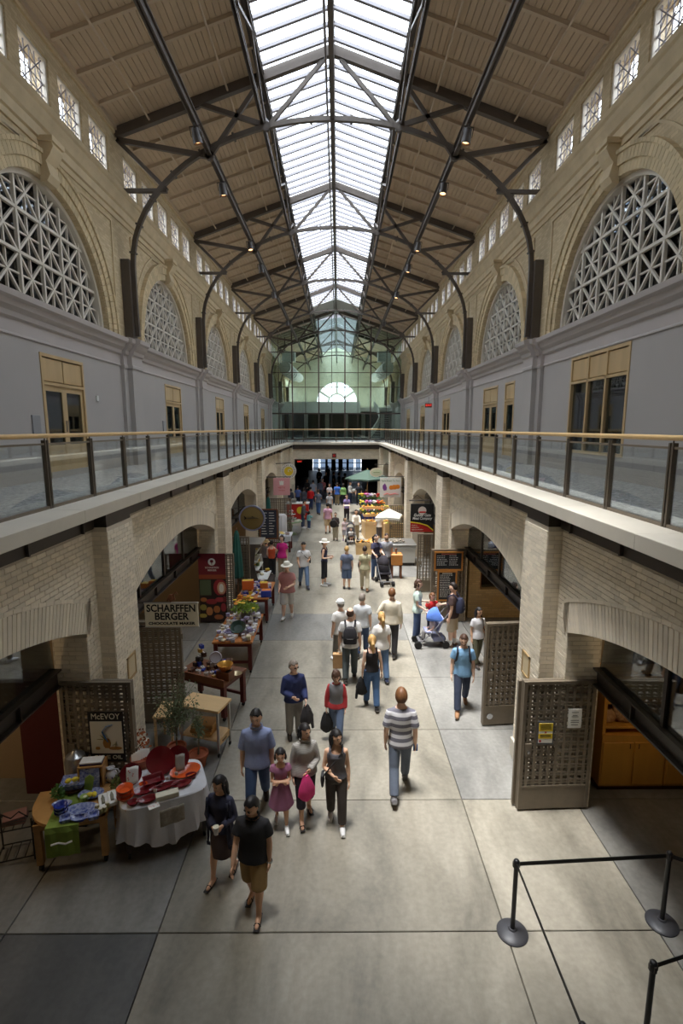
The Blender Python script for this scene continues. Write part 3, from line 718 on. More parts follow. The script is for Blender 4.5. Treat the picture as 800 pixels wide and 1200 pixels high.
# ------------------------------------------------------------------ roof steel
def truss(y, label):
    t = thing('roof_truss', label, 'truss', (0, y, 8.4), group='arched steel roof trusses')
    zo = 8.4; P = lambda x, z: (x, 0, z-zo)
    arc = [(5.72, 8.45), (5.74, 9.4)]
    for i in range(33):
        a = PI*i/32; c, s_ = math.cos(a), math.sin(a); arc.append((5.74*c, 10.4+3.85*s_))
    arc += [(-5.74, 9.4), (-5.72, 8.45)]
    rb = MB(); W, D = .11, .12; rings = []
    for i, (x, z) in enumerate(arc):
        x0, z0 = arc[max(0, i-1)]; x1, z1 = arc[min(len(arc)-1, i+1)]; tx, tz = x1-x0, z1-z0; l = math.hypot(tx, tz); nx, nz = tz/l, -tx/l
        rings.append([(x+nx*D/2, -W/2, z-zo+nz*D/2), (x+nx*D/2, W/2, z-zo+nz*D/2), (x-nx*D/2, W/2, z-zo-nz*D/2), (x-nx*D/2, -W/2, z-zo-nz*D/2)])
    rb.ring(rings)
    rib = rb.build('arch_rib', M_STEEL, t)
    ck = MB()
    for i in range(3, 34, 2):
        x, z = arc[i]; x1, z1 = arc[i+1]; ck.bar((x, 0, z-zo), (x+(x1-x)*.12, 0, z-zo+(z1-z)*.12), .18, .17)
    stuff(ck.build('cleats', M_STEEL, rib))
    for s in (-1, 1):
        MB().box(s*5.80, s*6.04, -.17, .17, .0, 2.15).build('wall_post', M_STEEL, t)
        MB().bar(P(s*6.03, 13.86), P(0, 15.93), .16, .24).build('chord', M_STEEL, t)
        for a, b_, w in (((5.98, 13.7), (3.42, 13.28), .13), ((3.42, 13.28), (1.95, 15.2), .11), ((3.7, 14.62), (1.78, 14.05), .12), ((5.98, 13.7), (4.66, 12.42), .10), ((6.03, 12.40), (4.66, 12.40), .10), ((1.75, 14.08), (.22, 15.72), .10)):
            MB().bar(P(s*a[0], a[1]), P(s*b_[0], b_[1]), .10, w).build('strut', M_STEEL, t)
        for (x, z) in ((3.42, 13.3), (3.75, 14.6), (1.85, 14.05)):
            MB().lathe([(.13, -.05), (.13, .05)], n=8).xf(Matrix.Translation(P(s*x, z)) @ Matrix.Rotation(PI/2, 4, 'X')).build('gusset', M_STEEL, t)
    MB().bar(P(0, 14.25), P(0, 15.9), .12, .12, (0, 1, 0)).build('king_post', M_STEEL, t)
ords = ['nearest', 'second', 'third', 'fourth', 'fifth', 'sixth', 'seventh', 'eighth']
truss(CLS[1], 'dark steel arched roof truss directly overhead of the camera, out of view')
for i, k in enumerate(range(3, 10)):
    truss(CLS[k], 'dark steel arched roof truss, %s from the camera' % ords[i])
truss(CLS[2], 'dark steel arched roof truss just above the top edge of the view')
for s, side in ((-1, 'left'), (1, 'right')):
    for (x, z, w, h, nm, lab) in ((3.42, 13.42, .12, .26, 'purlin_beam', 'long dark steel purlin below the %s ceiling slope' % side), (1.93, 14.16, .09, .14, 'purlin_beam', 'lower steel beam under the %s skylight edge' % side), (1.90, 15.24, .10, .2, 'purlin_beam', 'upper steel beam along the %s skylight edge' % side)):
        tag(MB().box(-w/2, w/2, YA, YU, -h/2, -h/2+.03).box(-w/2, w/2, YA, YU, h/2-.03, h/2).box(-.015, .015, YA, YU, -h/2, h/2).build(nm, M_STEEL, None, loc=(s*x, 0, z)), lab, 'beam')
    lc = [o for o in COL.objects if o.name.startswith('purlin_beam') and 'lower steel beam under the %s' % side in o.get('label', '')][0]; y = CLS[1]
    while y < 47:
        MB().bar((-.06*s, y, .08), (-.03*s, y+B/4, .96), .05, .06).build('lacing_bar', M_STEEL, lc); MB().bar((-.03*s, y+B/4, .96), (-.06*s, y+B/2, .08), .05, .06).build('lacing_bar', M_STEEL, lc); y += B/2
    for x in (5.04, 2.86):
        tag(MB().tube([(0, YA, 0), (0, YU, 0)], .03, 6).build('conduit_pipe', M_RAFT, None, True, (s*x, 0, rz(x)-.16)), 'thin cream pipe running along the %s ceiling, %s' % (side, 'near the wall' if x > 4 else 'near the skylight'), 'pipe')
tag(MB().box(-.06, .06, YA, YU, -.1, .1).build('ridge_beam', M_STEEL, None, loc=(0, 0, 14.32)), 'steel beam joining the truss crowns along the centre', 'beam')
tag(MB().box(-.05, .05, YA, YU, -.1, .1).build('ridge_beam', M_STEEL, None, loc=(0.0, 0, 15.80)), 'steel ridge beam under the skylight peak', 'beam')
tag(MB().tube([(0, YA, 0), (0, YU, 0)], .035, 6).build('ridge_pipe', M_STEEL, None, True, loc=(-.16, 0, 15.2)), 'thin sprinkler pipe beside the skylight ridge', 'pipe')
# spot lamps on the purlins
M_LENS = mat('lamp_lens', (1.0, .5, .22), .3, emit=2.2)
sl = None
spots = [(-1, 14.3), (1, 14.3), (-1, 17.3), (1, 17.3), (-1, 22.4), (1, 22.4), (-1, 25.3), (1, 25.3), (-1, 30.2), (1, 30.2), (-1, 38), (1, 38)]
for i, (s, y) in enumerate(spots):
    lab = 'dark spotlight hanging from the %s purlin, %s from the camera' % ('left' if s < 0 else 'right', ords[i//2])
    if sl is None:
        t = thing('spotlight', lab, 'spotlight', group='spotlights under the roof')
        MB().tube([(0, 0, 0), (0, 0, -.12)], .015, 6).build('stem', M_STEELD, t); MB().lathe([(.06, .0), (.10, -.03), (.115, -.25), (.12, -.36), (.10, -.36), (.09, -.30)], (0, 0, -.1), 12).build('housing', M_STEELD, t, True)
        MB().lathe([(.09, -.405), (.09, -.415)], (0, 0, 0), 12).build('lens', M_LENS, t); sl = t
        MB().box(-.14, -.125, -.02, .02, -.3, -.08).box(.125, .14, -.02, .02, -.3, -.08).box(-.14, .14, -.02, .02, -.09, -.075).build('yoke', M_STEELD, t)
    else: t = copy_tree(sl); tag(t, lab, 'spotlight', 'spotlights under the roof')
    t.location = (s*3.42, y, 13.29); t.rotation_euler = (random.uniform(-.2, .2), s*.15, 0)
# ================================================================== STALLS, GATES, SIGNS, GOODS
V = Vector
M_REDW = mat('red_brown_wood', srgb(98, 34, 28)[:3], .45, var=.15, vscale=4, stretch=(1,1,.2))
M_TOPW = mat('honey_wood', srgb(190, 118, 58)[:3], .4, var=.15, vscale=4, stretch=(1,.2,1))
M_PALEW = mat('maple_wood', srgb(226, 190, 138)[:3], .45, var=.08, vscale=5, stretch=(.2,1,1))
M_BRNW = mat('walnut_wood', srgb(120, 72, 44)[:3], .5, var=.15, vscale=4, stretch=(1,.2,1))
M_TABW = mat('beech_wood', srgb(186, 140, 82)[:3], .45, var=.12, vscale=5)
M_BLACK = plain('black_metal', 26, 26, 28, .4)
M_RUBBER = plain('black_rubber', 24, 24, 24, .7)
M_CHROME = plain('chrome', 190, 190, 190, .2, metal=.9)
M_CLOTH = plain('white_cloth', 222, 222, 226, .85, var=.03, vscale=8, bump=.2, bscale=60)
M_GRN = plain('green_cloth', 128, 150, 62, .85, var=.08, vscale=12)
M_MAROON = plain('maroon_glaze', 122, 34, 40, .18, var=.08, vscale=6)
M_ORANGE = plain('orange_glaze', 226, 96, 44, .2, var=.06, vscale=6)
M_TERRA = plain('terracotta', 176, 98, 66, .7, var=.1, vscale=6)
M_BLUEW = mat('blue_pattern_glaze', srgb(44, 62, 150)[:3], .2, var=.6, vscale=26, col2=srgb(196, 204, 226)[:3])
M_BLUE = plain('blue_glaze', 44, 58, 140, .2)
M_PORC = plain('white_porcelain', 228, 228, 232, .25)
M_LEMON = plain('lemon_peel', 238, 214, 60, .45)
M_PAPER = plain('white_paper', 236, 234, 228, .8)
M_INK = plain('black_ink', 28, 26, 26, .7)
M_CREAM = plain('cream_paint', 226, 220, 198, .6)
M_CHALKB = plain('chalkboard', 34, 36, 38, .6, var=.15, vscale=5)
M_CHALK = plain('chalk', 216, 216, 210, .9)
M_RED = plain('red_paint', 196, 40, 34, .5)
M_YEL = plain('yellow_paint', 238, 206, 50, .6)
M_LEAF = mat('olive_leaf', srgb(112, 124, 90)[:3], .6, island=.3)
M_LEAFG = mat('green_leaf', srgb(92, 132, 60)[:3], .6, island=.3)
M_UMBG = plain('green_canvas', 66, 88, 76, .8)
M_UMBW = plain('white_canvas', 238, 236, 224, .8)
M_UMBT = plain('teal_canvas', 36, 92, 84, .8)
M_STL = plain('stainless_steel', 188, 188, 186, .3, metal=.8)
_TX = []
def text(s, size, m, parent, loc, rot=(PI/2, 0, 0), ext=.002, w=None, name='lettering', shear=0.0, bold=0.0, spacing=1.0):
    cu = bpy.data.curves.new(name, 'FONT'); cu.body = s; cu.size = size; cu.extrude = ext; cu.align_x = 'CENTER'; cu.align_y = 'CENTER'; cu.shear = shear; cu.offset = bold; cu.resolution_u = 3; cu.space_character = spacing
    o = bpy.data.objects.new(name, cu); COL.objects.link(o); _TX.append((o, m, parent, loc, rot, w, name)); return o
def finish_text():
    bpy.context.view_layer.update(); dg = bpy.context.evaluated_depsgraph_get(); todo = []
    for o, m, parent, loc, rot, w, name in _TX:
        me = bpy.data.meshes.new_from_object(o.evaluated_get(dg)); todo.append(me)
    for (o, m, parent, loc, rot, w, name), me in zip(_TX, todo):
        bpy.data.objects.remove(o, do_unlink=True); me.materials.clear(); me.materials.append(m); me.name = name
        sc = None
        if w:
            xsz = [v.co.x for v in me.vertices]; cw = max(xsz)-min(xsz); sc = (w/cw, 1 if not w else w/cw if False else 1, 1)
        link(name, me, parent, loc, rot=rot, scale=sc)
# ------------------------------------------------------------------ lattice gates
gu = MB().box(-.5, .5, -.5, .5, -.5, .5).mesh('lattice_bar', M_GATE)
def gate(p0, p1, label, single, h=2.12, leaves=2):
    p0 = V(p0); p1 = V(p1); d = p1-p0; w = d.length
    t = thing('lattice_gate', label, 'gate', p0, math.atan2(d.y, d.x), 'folded lattice gates at the shop fronts')
    for lf in range(leaves):
        y = lf*.06; ox = -.02*lf if lf > 1 else 0.0; f = MB(); zt = h-.02*lf if lf > 1 else h
        f.bev(ox, ox+.05, y-.025, y+.025, .03, zt, .004).bev(ox+w-.05, ox+w, y-.025, y+.025, .03, zt, .004).box(ox+.05, ox+w-.05, y-.025, y+.025, zt-.05, zt).box(ox+.05, ox+w-.05, y-.025, y+.025, .40, .43)
        lfobj = f.build('leaf_frame', M_GATE, t)
        MB().bev(ox+.045, ox+w-.045, y-.018, y+.018, .03, .41, .006).build('kick_plate', M_GATE, lfobj)
        n = 13; zs = [.43+(zt-.48)*(i+.5)/n for i in range(n)]; nv = max(4, int(w/.115)); xs_ = [ox+.05+(w-.1)*(i+.5)/nv for i in range(nv)]
        if single and lf == 0:
            for z in zs:
                for q in (-.021, .021): link('lattice_bar', gu, lfobj, (ox+w/2, y-.008, z+q), scale=(w-.1, .014, .024))
            for x in xs_: link('lattice_bar', gu, lfobj, (x, y-.008, .43+(zt-.48)/2), scale=(.042, .0135, zt-.48))
            m = MB()
            for z in zs:
                for x in xs_: m.box(x-.032, x+.032, y-.004, y+.004, z-.010, z+.010)
            stuff(m.build('lattice_tabs', M_GATE, lfobj))
        elif lf == 0 or (lf == 1 and single):
            m = MB()
            hz, hx = (-0.022, (w-.1)/nv/8) if lf == 1 else (0.0, 0.0)
            for z in zs:
                for q in (-.026, .026): m.box(ox+.05, ox+w-.05, y-.014, y-.001, z+q-.012-hz, z+q+.012-hz)
            for x in xs_: m.box(x-.019-hx, x+.019-hx, y, y+.012, .43, zt-.05)
            stuff(m.build('lattice', M_GATE, lfobj))
    MB().bev(.06, .16, -.03, -.012, .93, 1.13, .004).build('lock_plate', M_GATE, t); MB().lathe([(.02, 0), (.02, .03), (.012, .035)], n=8).xf(Matrix.Translation((.11, -.03, 1.0)) @ Matrix.Rotation(PI/2, 4, 'X')).build('lock', M_CHROME, t)
    for z in (.2, 1.0, 1.8): MB().tube([(w+.01, .02, z-.05), (w+.01, .02, z+.05)], .016, 8).build('hinge', M_GATE, t)
    return t
g1 = gate((2.885, 7.13, 0), (3.97, 7.17, 0), 'bronze lattice gate with a yellow notice, nearest on the right', True, leaves=3)
# notices on it
n = tag(MB().bev(-.125, .125, -.008, .0, -.19, .19, .004).build('notice_board', plain('notice_frame', 90, 90, 92, .4), None, loc=(3.23, 7.095, 1.32)), 'yellow and white notice hung on the near right lattice gate', 'notice')
MB().box(-.105, .105, -.010, -.008, -.16, .16).build('sheet', M_PAPER, n); MB().box(-.105, .105, -.012, -.010, .03, .16).box(-.105, .105, -.012, -.010, -.09, -.01).build('yellow_panel', M_YEL, n)
m = MB()
for z in (.13, .10, .07, -.03, -.055): m.box(-.08, .08, -.0135, -.012, z-.005, z+.005)
m.build('print_lines', M_INK, n); MB().ell((-.075, -.0105, -.13), .018, .002, .018).build('red_mark', M_RED, n); MB().ell((0, -.0105, .01), .015, .002, .015).build('red_mark', M_RED, n)
n = tag(MB().box(-.10, .10, -.006, 0, -.15, .15).build('paper_notice', M_PAPER, None, loc=(3.66, 7.11, 1.54)), 'plain white paper notice on the near right lattice gate', 'notice')
m = MB()
for z, w_ in ((.1, .05), (.05, .035), (.03, .05), (-.03, .06), (-.06, .06), (-.1, .05)): m.box(-w_, w_, -.008, -.006, z-.005, z+.005)
m.build('print_lines', plain('grey_ink', 120, 120, 116, .8), n)
g2 = gate((2.98, 9.42, 0), (3.72, 9.48, 0), 'bronze lattice gate behind the brick pier, second on the right', True)
MB().lathe([(.06, 0), (.06, .012)], n=14).xf(Matrix.Translation((.13, -.03, .22)) @ Matrix.Rotation(PI/2, 4, 'X')).build('round_badge', M_CHROME, g2)
gL1 = gate((-3.95, 7.16, 0), (-2.90, 7.16, 0), 'dark lattice gate with the olive oil poster, nearest on the left', True, leaves=3)
gL2 = gate((-3.75, 9.55, 0), (-2.90, 9.60, 0), 'dark lattice gate beneath the hanging chocolate sign', True)
gate((2.92, 14.98, 0), (3.95, 15.0, 0), 'bronze lattice gate carrying two chalkboards on the right', True, h=2.25)
gate((2.95, 17.9, 0), (3.50, 17.92, 0), 'bronze lattice gate under the black hanging sign', False)
gate((2.62, 24.9, 0), (3.45, 24.95, 0), 'far lattice gate behind the white market umbrella', False)
gate((-4.0, 14.98, 0), (-2.95, 15.0, 0), 'dark lattice gate with the cacao poster on the left', False)
gate((-3.6, 17.45, 0), (-2.9, 17.45, 0), 'dark lattice gate beneath the round fish sign', False)
gate((-3.75, 23.3, 0), (-2.55, 23.3, 0), 'dark lattice gate carrying the fish menu board', False)
gate((-3.6, 27.4, 0), (-2.35, 27.4, 0), 'dark lattice gate beneath the pink hanging sign', False)
# ------------------------------------------------------------------ olive oil poster
p = tag(MB().box(-.26, .26, -.012, 0, -.40, .40).build('poster_board', M_INK, None, loc=(-3.29, 7.12, 1.27)), 'black framed olive oil poster on the near left gate', 'poster')
MB().box(-.235, .235, -.015, -.012, -.265, .25).build('picture', plain('poster_cream', 224, 218, 200, .7), p)
text('McEVOY', .13, M_CREAM, p, (0, -.014, .325), w=.42); text('OLIVE OIL', .085, M_CREAM, p, (0, -.014, -.33), w=.42)
MB().tube([(.10, -.018, .20), (.0, -.018, .17), (-.06, -.018, .09), (-.02, -.018, .0), (.02, -.018, -.08)], [.012, .018, .022, .02, .012], 6, flat=.3).build('painted_stream', plain('poster_blue', 70, 120, 170, .7), p)
m = MB(); 
for i in range(9):
    a = V((-.05+.02*i, -.018, -.02-.02*i)); b_ = a+V((random.uniform(-.12, .06), 0, random.uniform(-.02, .12))); m.tube([a, (a+b_)/2+V((.01,0,0)), b_], [.004, .012, .003], 5, flat=.25)
m.build('painted_leaves', plain('poster_olive', 120, 116, 48, .7), p)
MB().ell((-.0, -.0165, -.10), .06, .003, .09, 10, 6).ell((.12, -.0165, -.18), .1, .003, .03, 10, 6).ell((-.14, -.0165, -.18), .035, .003, .03, 8, 5).build('painted_olives', plain('poster_brown', 168, 120, 60, .7), p)
# ------------------------------------------------------------------ demi-lune table with blue dishes
TZ = .75
gt = thing('display_table', 'half round beech table with a green runner and blue dishes', 'table', (-3.44, 6.38, 0), .2)
m = MB(); poly = [(-.62, .34), (.62, .34)]+[(.62*math.cos(PI*i/20), -.50*math.sin(PI*i/20)+.1) for i in range(0, 21)]
m.prism([(q[0], q[1]) for q in poly[:2]][::-1][:0]+[(-.54, .34), (.54, .34)]+[(.54*math.cos(PI*i/20), .1-.5*math.sin(PI*i/20)) for i in range(21)], TZ-.045, TZ, 'z').build('tabletop', M_TABW, gt)
MB().box(-.44, .44, -.28, .28, TZ-.13, TZ-.045).build('apron', M_TABW, gt)
for x, y in ((-.4, -.22), (.4, -.22), (-.46, .28), (.46, .28)):
    l = MB().box(x-.04, x+.04, y-.04, y+.04, .1, TZ-.045).build('leg', M_TABW, gt)
    MB().lathe([(.045, -.02), (.05, -.01), (.05, .01), (.045, .02)], n=12).xf(Matrix.Translation((x, y, .05)) @ Matrix.Rotation(PI/2, 4, 'Y')).build('caster', M_RUBBER, l, True)
m = MB(); rows = []
for i in range(13):
    t = i/12; yy = .25-.7*min(t/.6, 1) if t < .6 else -.45-.012*(t-.6); zz = TZ+.008 if t < .6 else TZ+.008-(t-.6)*1.0
    rows.append([V((-.24+.40*j/6, yy-.01*math.sin(j*2.1)*(t > .6), zz+.0)) for j in range(7)])
run = tag(m.sheet(rows).build('table_runner', M_GRN, None, loc=(-3.44, 6.38, 0), rz=.2), 'green runner hanging over the front of the blue dish table', 'cloth')
mod = run.modifiers.new('thick', 'SOLIDIFY'); mod.thickness = .004; mod.offset = 0
MB().tube([(-.17, -.475, TZ-.20), (-.08, -.478, TZ-.18), (0.0, -.475, TZ-.21), (.08, -.478, TZ-.18)], .012, 6).build('leaf_embroidery', M_PAPER, run)
def oval(name, label, cat, loc, rx, ry, h, m_out, m_in, group=None, rz=0.0, tilt=None):
    b = MB().lathe([(.55, 0), (.6, .0), (.95, .8), (1.0, 1.0)], n=24); b.v = [(x*rx, y*ry, z*h) for x, y, z in b.v]
    b.f.pop(); b.m.pop()
    o = tag(b.build(name, m_out, None, True, loc, rz), label, cat, group)
    i = MB().lathe([(1.0, 1.0), (.93, .95), (.55, .25), (.01, .2)], n=24); i.v = [(x*rx, y*ry, z*h) for x, y, z in i.v]; i.f = [f for f in i.f if len(f) == 4]
    i.m = [0]*len(i.f); i.build('inner_glaze', m_in, o, True)
    if tilt: o.rotation_euler = tilt
    return o
D = lambda x, y, z=TZ: at(x, y, z)
bd = 'blue and white dishes on the half round table'
def lemons(pts, z, lab):
    for (x, y) in pts:
        b = MB().ell((0, 0, 0), .045, .034, .034, 10, 7); b.ell((.045, 0, 0), .012, .01, .01, 6, 5)
        tag(b.build('lemon', M_LEMON, None, True, D(x, y, z+.04), random.uniform(0, 3)), lab, 'lemon', 'lemons')
oval('oval_platter', 'large blue and white oval platter at the table front', 'platter', D(96, 951), .215, .115, .05, M_BLUE, M_BLUEW, rz=.15)
oval('oval_platter', 'small blue and white dish below the large platter', 'platter', D(93, 961), .125, .07, .05, M_BLUE, M_BLUEW, rz=.1)
oval('oval_platter', 'blue dish with flower pattern at the left table edge', 'platter', D(73, 945), .13, .075, .05, M_BLUE, M_BLUEW, rz=.1)
oval('round_plate', 'blue plate holding two lemons in the middle of the table', 'plate', D(107, 933), .17, .12, .05, M_BLUE, M_BLUEW, rz=.2)
lemons(((105, 931), (110.5, 930.5)), TZ+.02, 'yellow lemon on the blue plate in mid table')
# stacked cups, small square bowls
for i in range(3): oval('bowl', '%s blue striped bowl in the stack of three' % ['bottom', 'middle', 'top'][i], 'bowl', D(72, 955, TZ)+V((0, 0, .045*i)), .085, .085, .06, M_BLUEW, M_BLUE, 'stacked blue bowls')
for (x, y, lab) in ((77, 962, 'small square blue bowl left of the runner'), (110, 958, 'small square blue bowl right of the large platter')):
    b = MB().ring([[(-.05,-.05,0), (.05,-.05,0), (.05,.05,0), (-.05,.05,0)], [(-.068,-.068,.06), (.068,-.068,.06), (.068,.068,.06), (-.068,.068,.06)], [(-.055,-.055,.055), (.055,-.055,.055), (.055,.055,.055), (-.055,.055,.055)], [(-.04,-.04,.02), (.04,-.04,.02), (.04,.04,.02), (-.04,.04,.02)]])
    tag(b.build('square_bowl', M_BLUEW, None, False, D(x, y), .4), lab, 'bowl')
b = MB().ring([[(-.11,-.09,0), (.11,-.09,0), (.11,.09,0), (-.11,.09,0)], [(-.16,-.13,.10), (.16,-.13,.10), (.16,.13,.10), (-.16,.13,.10)], [(-.145,-.115,.09), (.145,-.115,.09), (.145,.115,.09), (-.145,.115,.09)], [(-.1,-.08,.05), (.1,-.08,.05), (.1,.08,.05), (-.1,.08,.05)]])
tag(b.build('square_bowl', M_BLUEW, None, False, D(87, 921, TZ+.06), .25), 'deep square blue bowl raised at the back with lemons', 'bowl')
lemons(((80, 915), (88, 913)), TZ+.14, 'yellow lemon in the raised square blue bowl')
oval('wooden_bowl', 'dark wooden bowl under the square blue bowl', 'bowl', D(87, 926, TZ), .16, .14, .07, M_BRNW, M_BRNW)
# upright crate with tray and towel, trays on top
cr = thing('wooden_crate', 'upright wooden crate at the back of the half round table', 'crate', D(110, 917), .12)
for (a, b_, c, d) in ((-.17, -.15, 0, .30), (.15, .17, 0, .30), (-.17, .17, .30, .32), (-.17, .17, 0, .02)): MB().box(a, b_, -.11, .11, c, d).build('board', M_TABW, cr)
MB().box(-.17, .17, .10, .12, 0, .32).build('back_board', M_TABW, cr)
pt = tag(MB().bev(-.13, .13, -.012, .012, 0, .30, .006).build('patterned_tray', M_BLUEW, None, False, D(110, 918)+V((.0, -.12, .0))), 'tall blue patterned tray leaning in the wooden crate', 'tray'); pt.rotation_euler = (-.18, 0, .12)
tw = tag(MB().prism([(-.05, 0), (.05, 0), (.08, .20), (.02, .24), (-.04, .2)], -.012, .012, 'y').build('folded_towel', M_GRN, None, False, D(109, 920)+V((0, -.15, .0))), 'folded green towel against the blue patterned tray', 'towel'); tw.rotation_euler = (-.2, 0, .12)
for i, (mm, lab) in enumerate(((M_PAPER, 'white folded cloth on top of the wooden crate'), (plain('navy_cloth', 48, 44, 96, .8), 'dark striped cloth under the white one on the crate'))):
    tag(MB().bev(-.15, .15, -.08, .08, 0, .022, .006).build('folded_cloth', mm, None, False, D(110, 917)+V((.0, 0, .345-.023*i)), .12+.05*i), lab, 'cloth')
pi_ = thing('pitcher', 'white porcelain pitcher with blue sprigs on the half round table', 'pitcher', D(131, 914))
MB().lathe([(.05, 0), (.075, .03), (.085, .08), (.07, .13), (.045, .165), (.05, .19), (.056, .20), (.045, .195), (.04, .17)], n=16).build('body', M_PORC, pi_, True)
MB().tube([(.045, 0, .18), (.10, 0, .175), (.115, 0, .13), (.08, 0, .09)], .011, 7).build('handle', M_PORC, pi_, True); MB().tube([(-.045, 0, .185), (-.075, 0, .205)], [.02, .008], 6).build('spout', M_PORC, pi_)
for i in range(6): a = i*PI/3; MB().ell((.083*math.cos(a), .083*math.sin(a), .085), .009, .009, .014, 6, 5).build('blue_sprig', M_BLUE, pi_)
for (x, y, lab) in ((121, 941, 'white tray of bottles, left of two, on the half round table'), (131.5, 937, 'white tray, right of two, beside the white clothed table')):
    t = thing('gift_box', lab, 'box', D(x, y), .5)
    m = MB(); m.bev(-.055, .055, -.14, .14, 0, .05, .004).build('tray', M_PAPER, t); MB().tube([(0, -.09, .055), (0, .03, .055), (0, .09, .055)], [.022, .022, .009], 8).build('bottle', plain('oil_bottle', 140, 138, 120, .2), t, True)
def bush(name, label, cat, loc, r, n, m_leaf, ls=.05, h=None, pot=None):
    t = thing(name, label, cat, loc); h = h or r; mb = MB()
    for i in range(n):
        d = V((random.gauss(0, 1), random.gauss(0, 1), random.gauss(0, 1))).normalized()*(random.random()**.4)
        c = V((d.x*r, d.y*r, h+d.z*h)); u = V((random.gauss(0, 1), random.gauss(0, 1), random.gauss(.4, 1))).normalized()*ls; w = u.orthogonal().normalized()*ls*.28
        mb._add([c-u*.1, c+w+u*.5, c+u, c-w+u*.5], [(0, 1, 2, 3)])
    mb.build('foliage', m_leaf, t)
    return t
bush('herb_bunch', 'leafy green herb bunch at the left of the half round table', 'plant', D(69, 935), .10, 160, M_LEAFG, .05)
bush('herb_bunch', 'trailing green herbs beside the white pitcher', 'plant', D(139, 922), .12, 160, mat('moss_leaf', srgb(106, 112, 54)[:3], .7, island=.3), .05, .06)
for i, (x, y) in enumerate(((118, 953), (123, 951), (114, 949), (100, 939), (126, 946))):
    j = tag(MB().lathe([(.028, 0), (.03, .01), (.03, .05), (.022, .06), (.022, .065)], n=10).build('jar', plain('preserve_jar', 150, 140, 90, .15), None, True, D(x, y)), 'small glass jar on the green runner', 'jar', 'small jars on the half round table'); MB().lathe([(.024, .065), (.024, .078)], n=10).build('lid', M_CREAM, j)
tag(MB().lathe([(.05, 0), (.055, .01), (.055, .07), (.05, .075)], n=14).build('candle', plain('green_wax', 150, 178, 98, .5), None, True, D(99, 938)), 'pale green candle in the middle of the half round table', 'candle')
# ------------------------------------------------------------------ white clothed table with maroon dishes
WZ = .80; wc = V((-2.36, 6.74, 0)); wrz = math.radians(24); hw, hd = .57, .40
wt = thing('trestle_table', 'folding table hidden under the white tablecloth', 'table', wc, wrz)
MB().box(-hw*.9, hw*.9, -hd*.9, hd*.9, WZ-.05, WZ-.012).build('tabletop', M_TABW, wt)
for x, y in ((-.5, -.3), (.5, -.3), (-.5, .3), (.5, .3)):
    l = MB().box(x-.025, x+.025, y-.025, y+.025, .09, WZ-.05).build('leg', M_STEELD, wt); MB().lathe([(.04, -.015), (.045, 0), (.04, .015)], n=12).xf(Matrix.Translation((x, y, .045)) @ Matrix.Rotation(PI/2, 4, 'Y')).build('caster', M_RUBBER, l, True)
cl = MB(); NP = 96; rings = []
def rr(t, ex):
    a = 2*PI*t; c, s_ = math.cos(a), math.sin(a); p = 5.0
    q = (abs(c)**p+abs(s_)**p)**(-1/p); return V((c*q*(hw+ex), s_*q*(hd+ex), 0))
for lv, (ex, z) in enumerate(((-.30, WZ), (-.005, WZ), (.012, WZ-.015), (.03, WZ-.2), (.05, WZ-.4), (.06, WZ-.56))):
    ring = []
    for k in range(NP):
        t = k/NP; fold = .03*math.sin(2*PI*t*17+1)+.016*math.sin(2*PI*t*29); f = max(0, (lv-2)/3)
        pnt = rr(t, ex+fold*f); drop = .08*math.cos(2*PI*t*4+PI)*f if lv == 5 else 0
        ring.append(pnt+V((0, 0, z+drop)))
    rings.append(ring)
tag(cl.ring(rings, True, False).build('tablecloth', M_CLOTH, None, True, wc, wrz), 'white scalloped tablecloth over the maroon dish table', 'tablecloth')
E_ = lambda x, y, z=WZ: at(x, y, z)
oval('serving_platter', 'big orange oval platter at the right end of the white table', 'platter', E_(217, 905, WZ+.02), .22, .13, .045, M_TERRA, M_ORANGE, rz=.45, tilt=(.22, 0, .45))
gm = 'maroon dishes on the white table'
for (x, y, rx, ry, a, lab) in ((168, 929, .16, .09, .45, 'maroon oval dish at the left, upper of two'), (173, 939, .14, .075, .4, 'maroon oval dish at the left, lower of two'), (156, 943, .075, .065, .2, 'small round maroon dish beside the orange casserole'), (193, 924, .22, .065, .55, 'long narrow maroon tray in mid table'), (213, 921, .14, .075, .4, 'maroon oval dish at the right near the big orange platter'), (224, 911, .08, .06, .2, 'small maroon bowl at the right table corner'), (186, 922, .06, .045, .3, 'tiny maroon saucer in mid table')):
    oval('oval_dish', lab, 'dish', E_(x, y), rx, ry, .05, M_MAROON, M_MAROON, gm, a)
b = MB().ring([[(-.11,-.08,0), (.11,-.08,0), (.11,.08,0), (-.11,.08,0)], [(-.14,-.11,.07), (.14,-.11,.07), (.14,.11,.07), (-.14,.11,.07)], [(-.125,-.095,.065), (.125,-.095,.065), (.125,.095,.065), (-.125,.095,.065)], [(-.1,-.07,.02), (.1,-.07,.02), (.1,.07,.02), (-.1,.07,.02)]])
tag(b.build('baking_dish', M_MAROON, None, False, E_(180, 917), .5), 'square maroon baking dish in mid table', 'dish')
for i in range(3): oval('casserole', '%s orange casserole of the stack at the left table corner' % ['bottom', 'middle', 'top'][i], 'casserole', E_(147, 936)+V((0, 0, .055*i)), .115-.003*i, .115-.003*i, .06, M_TERRA, M_ORANGE, 'stacked orange casseroles')
oval('bowl', 'terracotta bowl of cards raised at the back left', 'bowl', E_(165, 897, WZ), .15, .15, .14, M_TERRA, M_TERRA)
for i in range(5):
    o = tag(MB().box(-.07, .07, -.003, .003, -.05, .05).build('card', M_PAPER, None, False, E_(165, 897)+V((-.05+.025*i, .02*i-.04, .16+.008*i))), 'white printed card standing in the terracotta bowl', 'card', 'cards in the terracotta bowl'); o.rotation_euler = (-.5, .1*i-.2, .1*i)
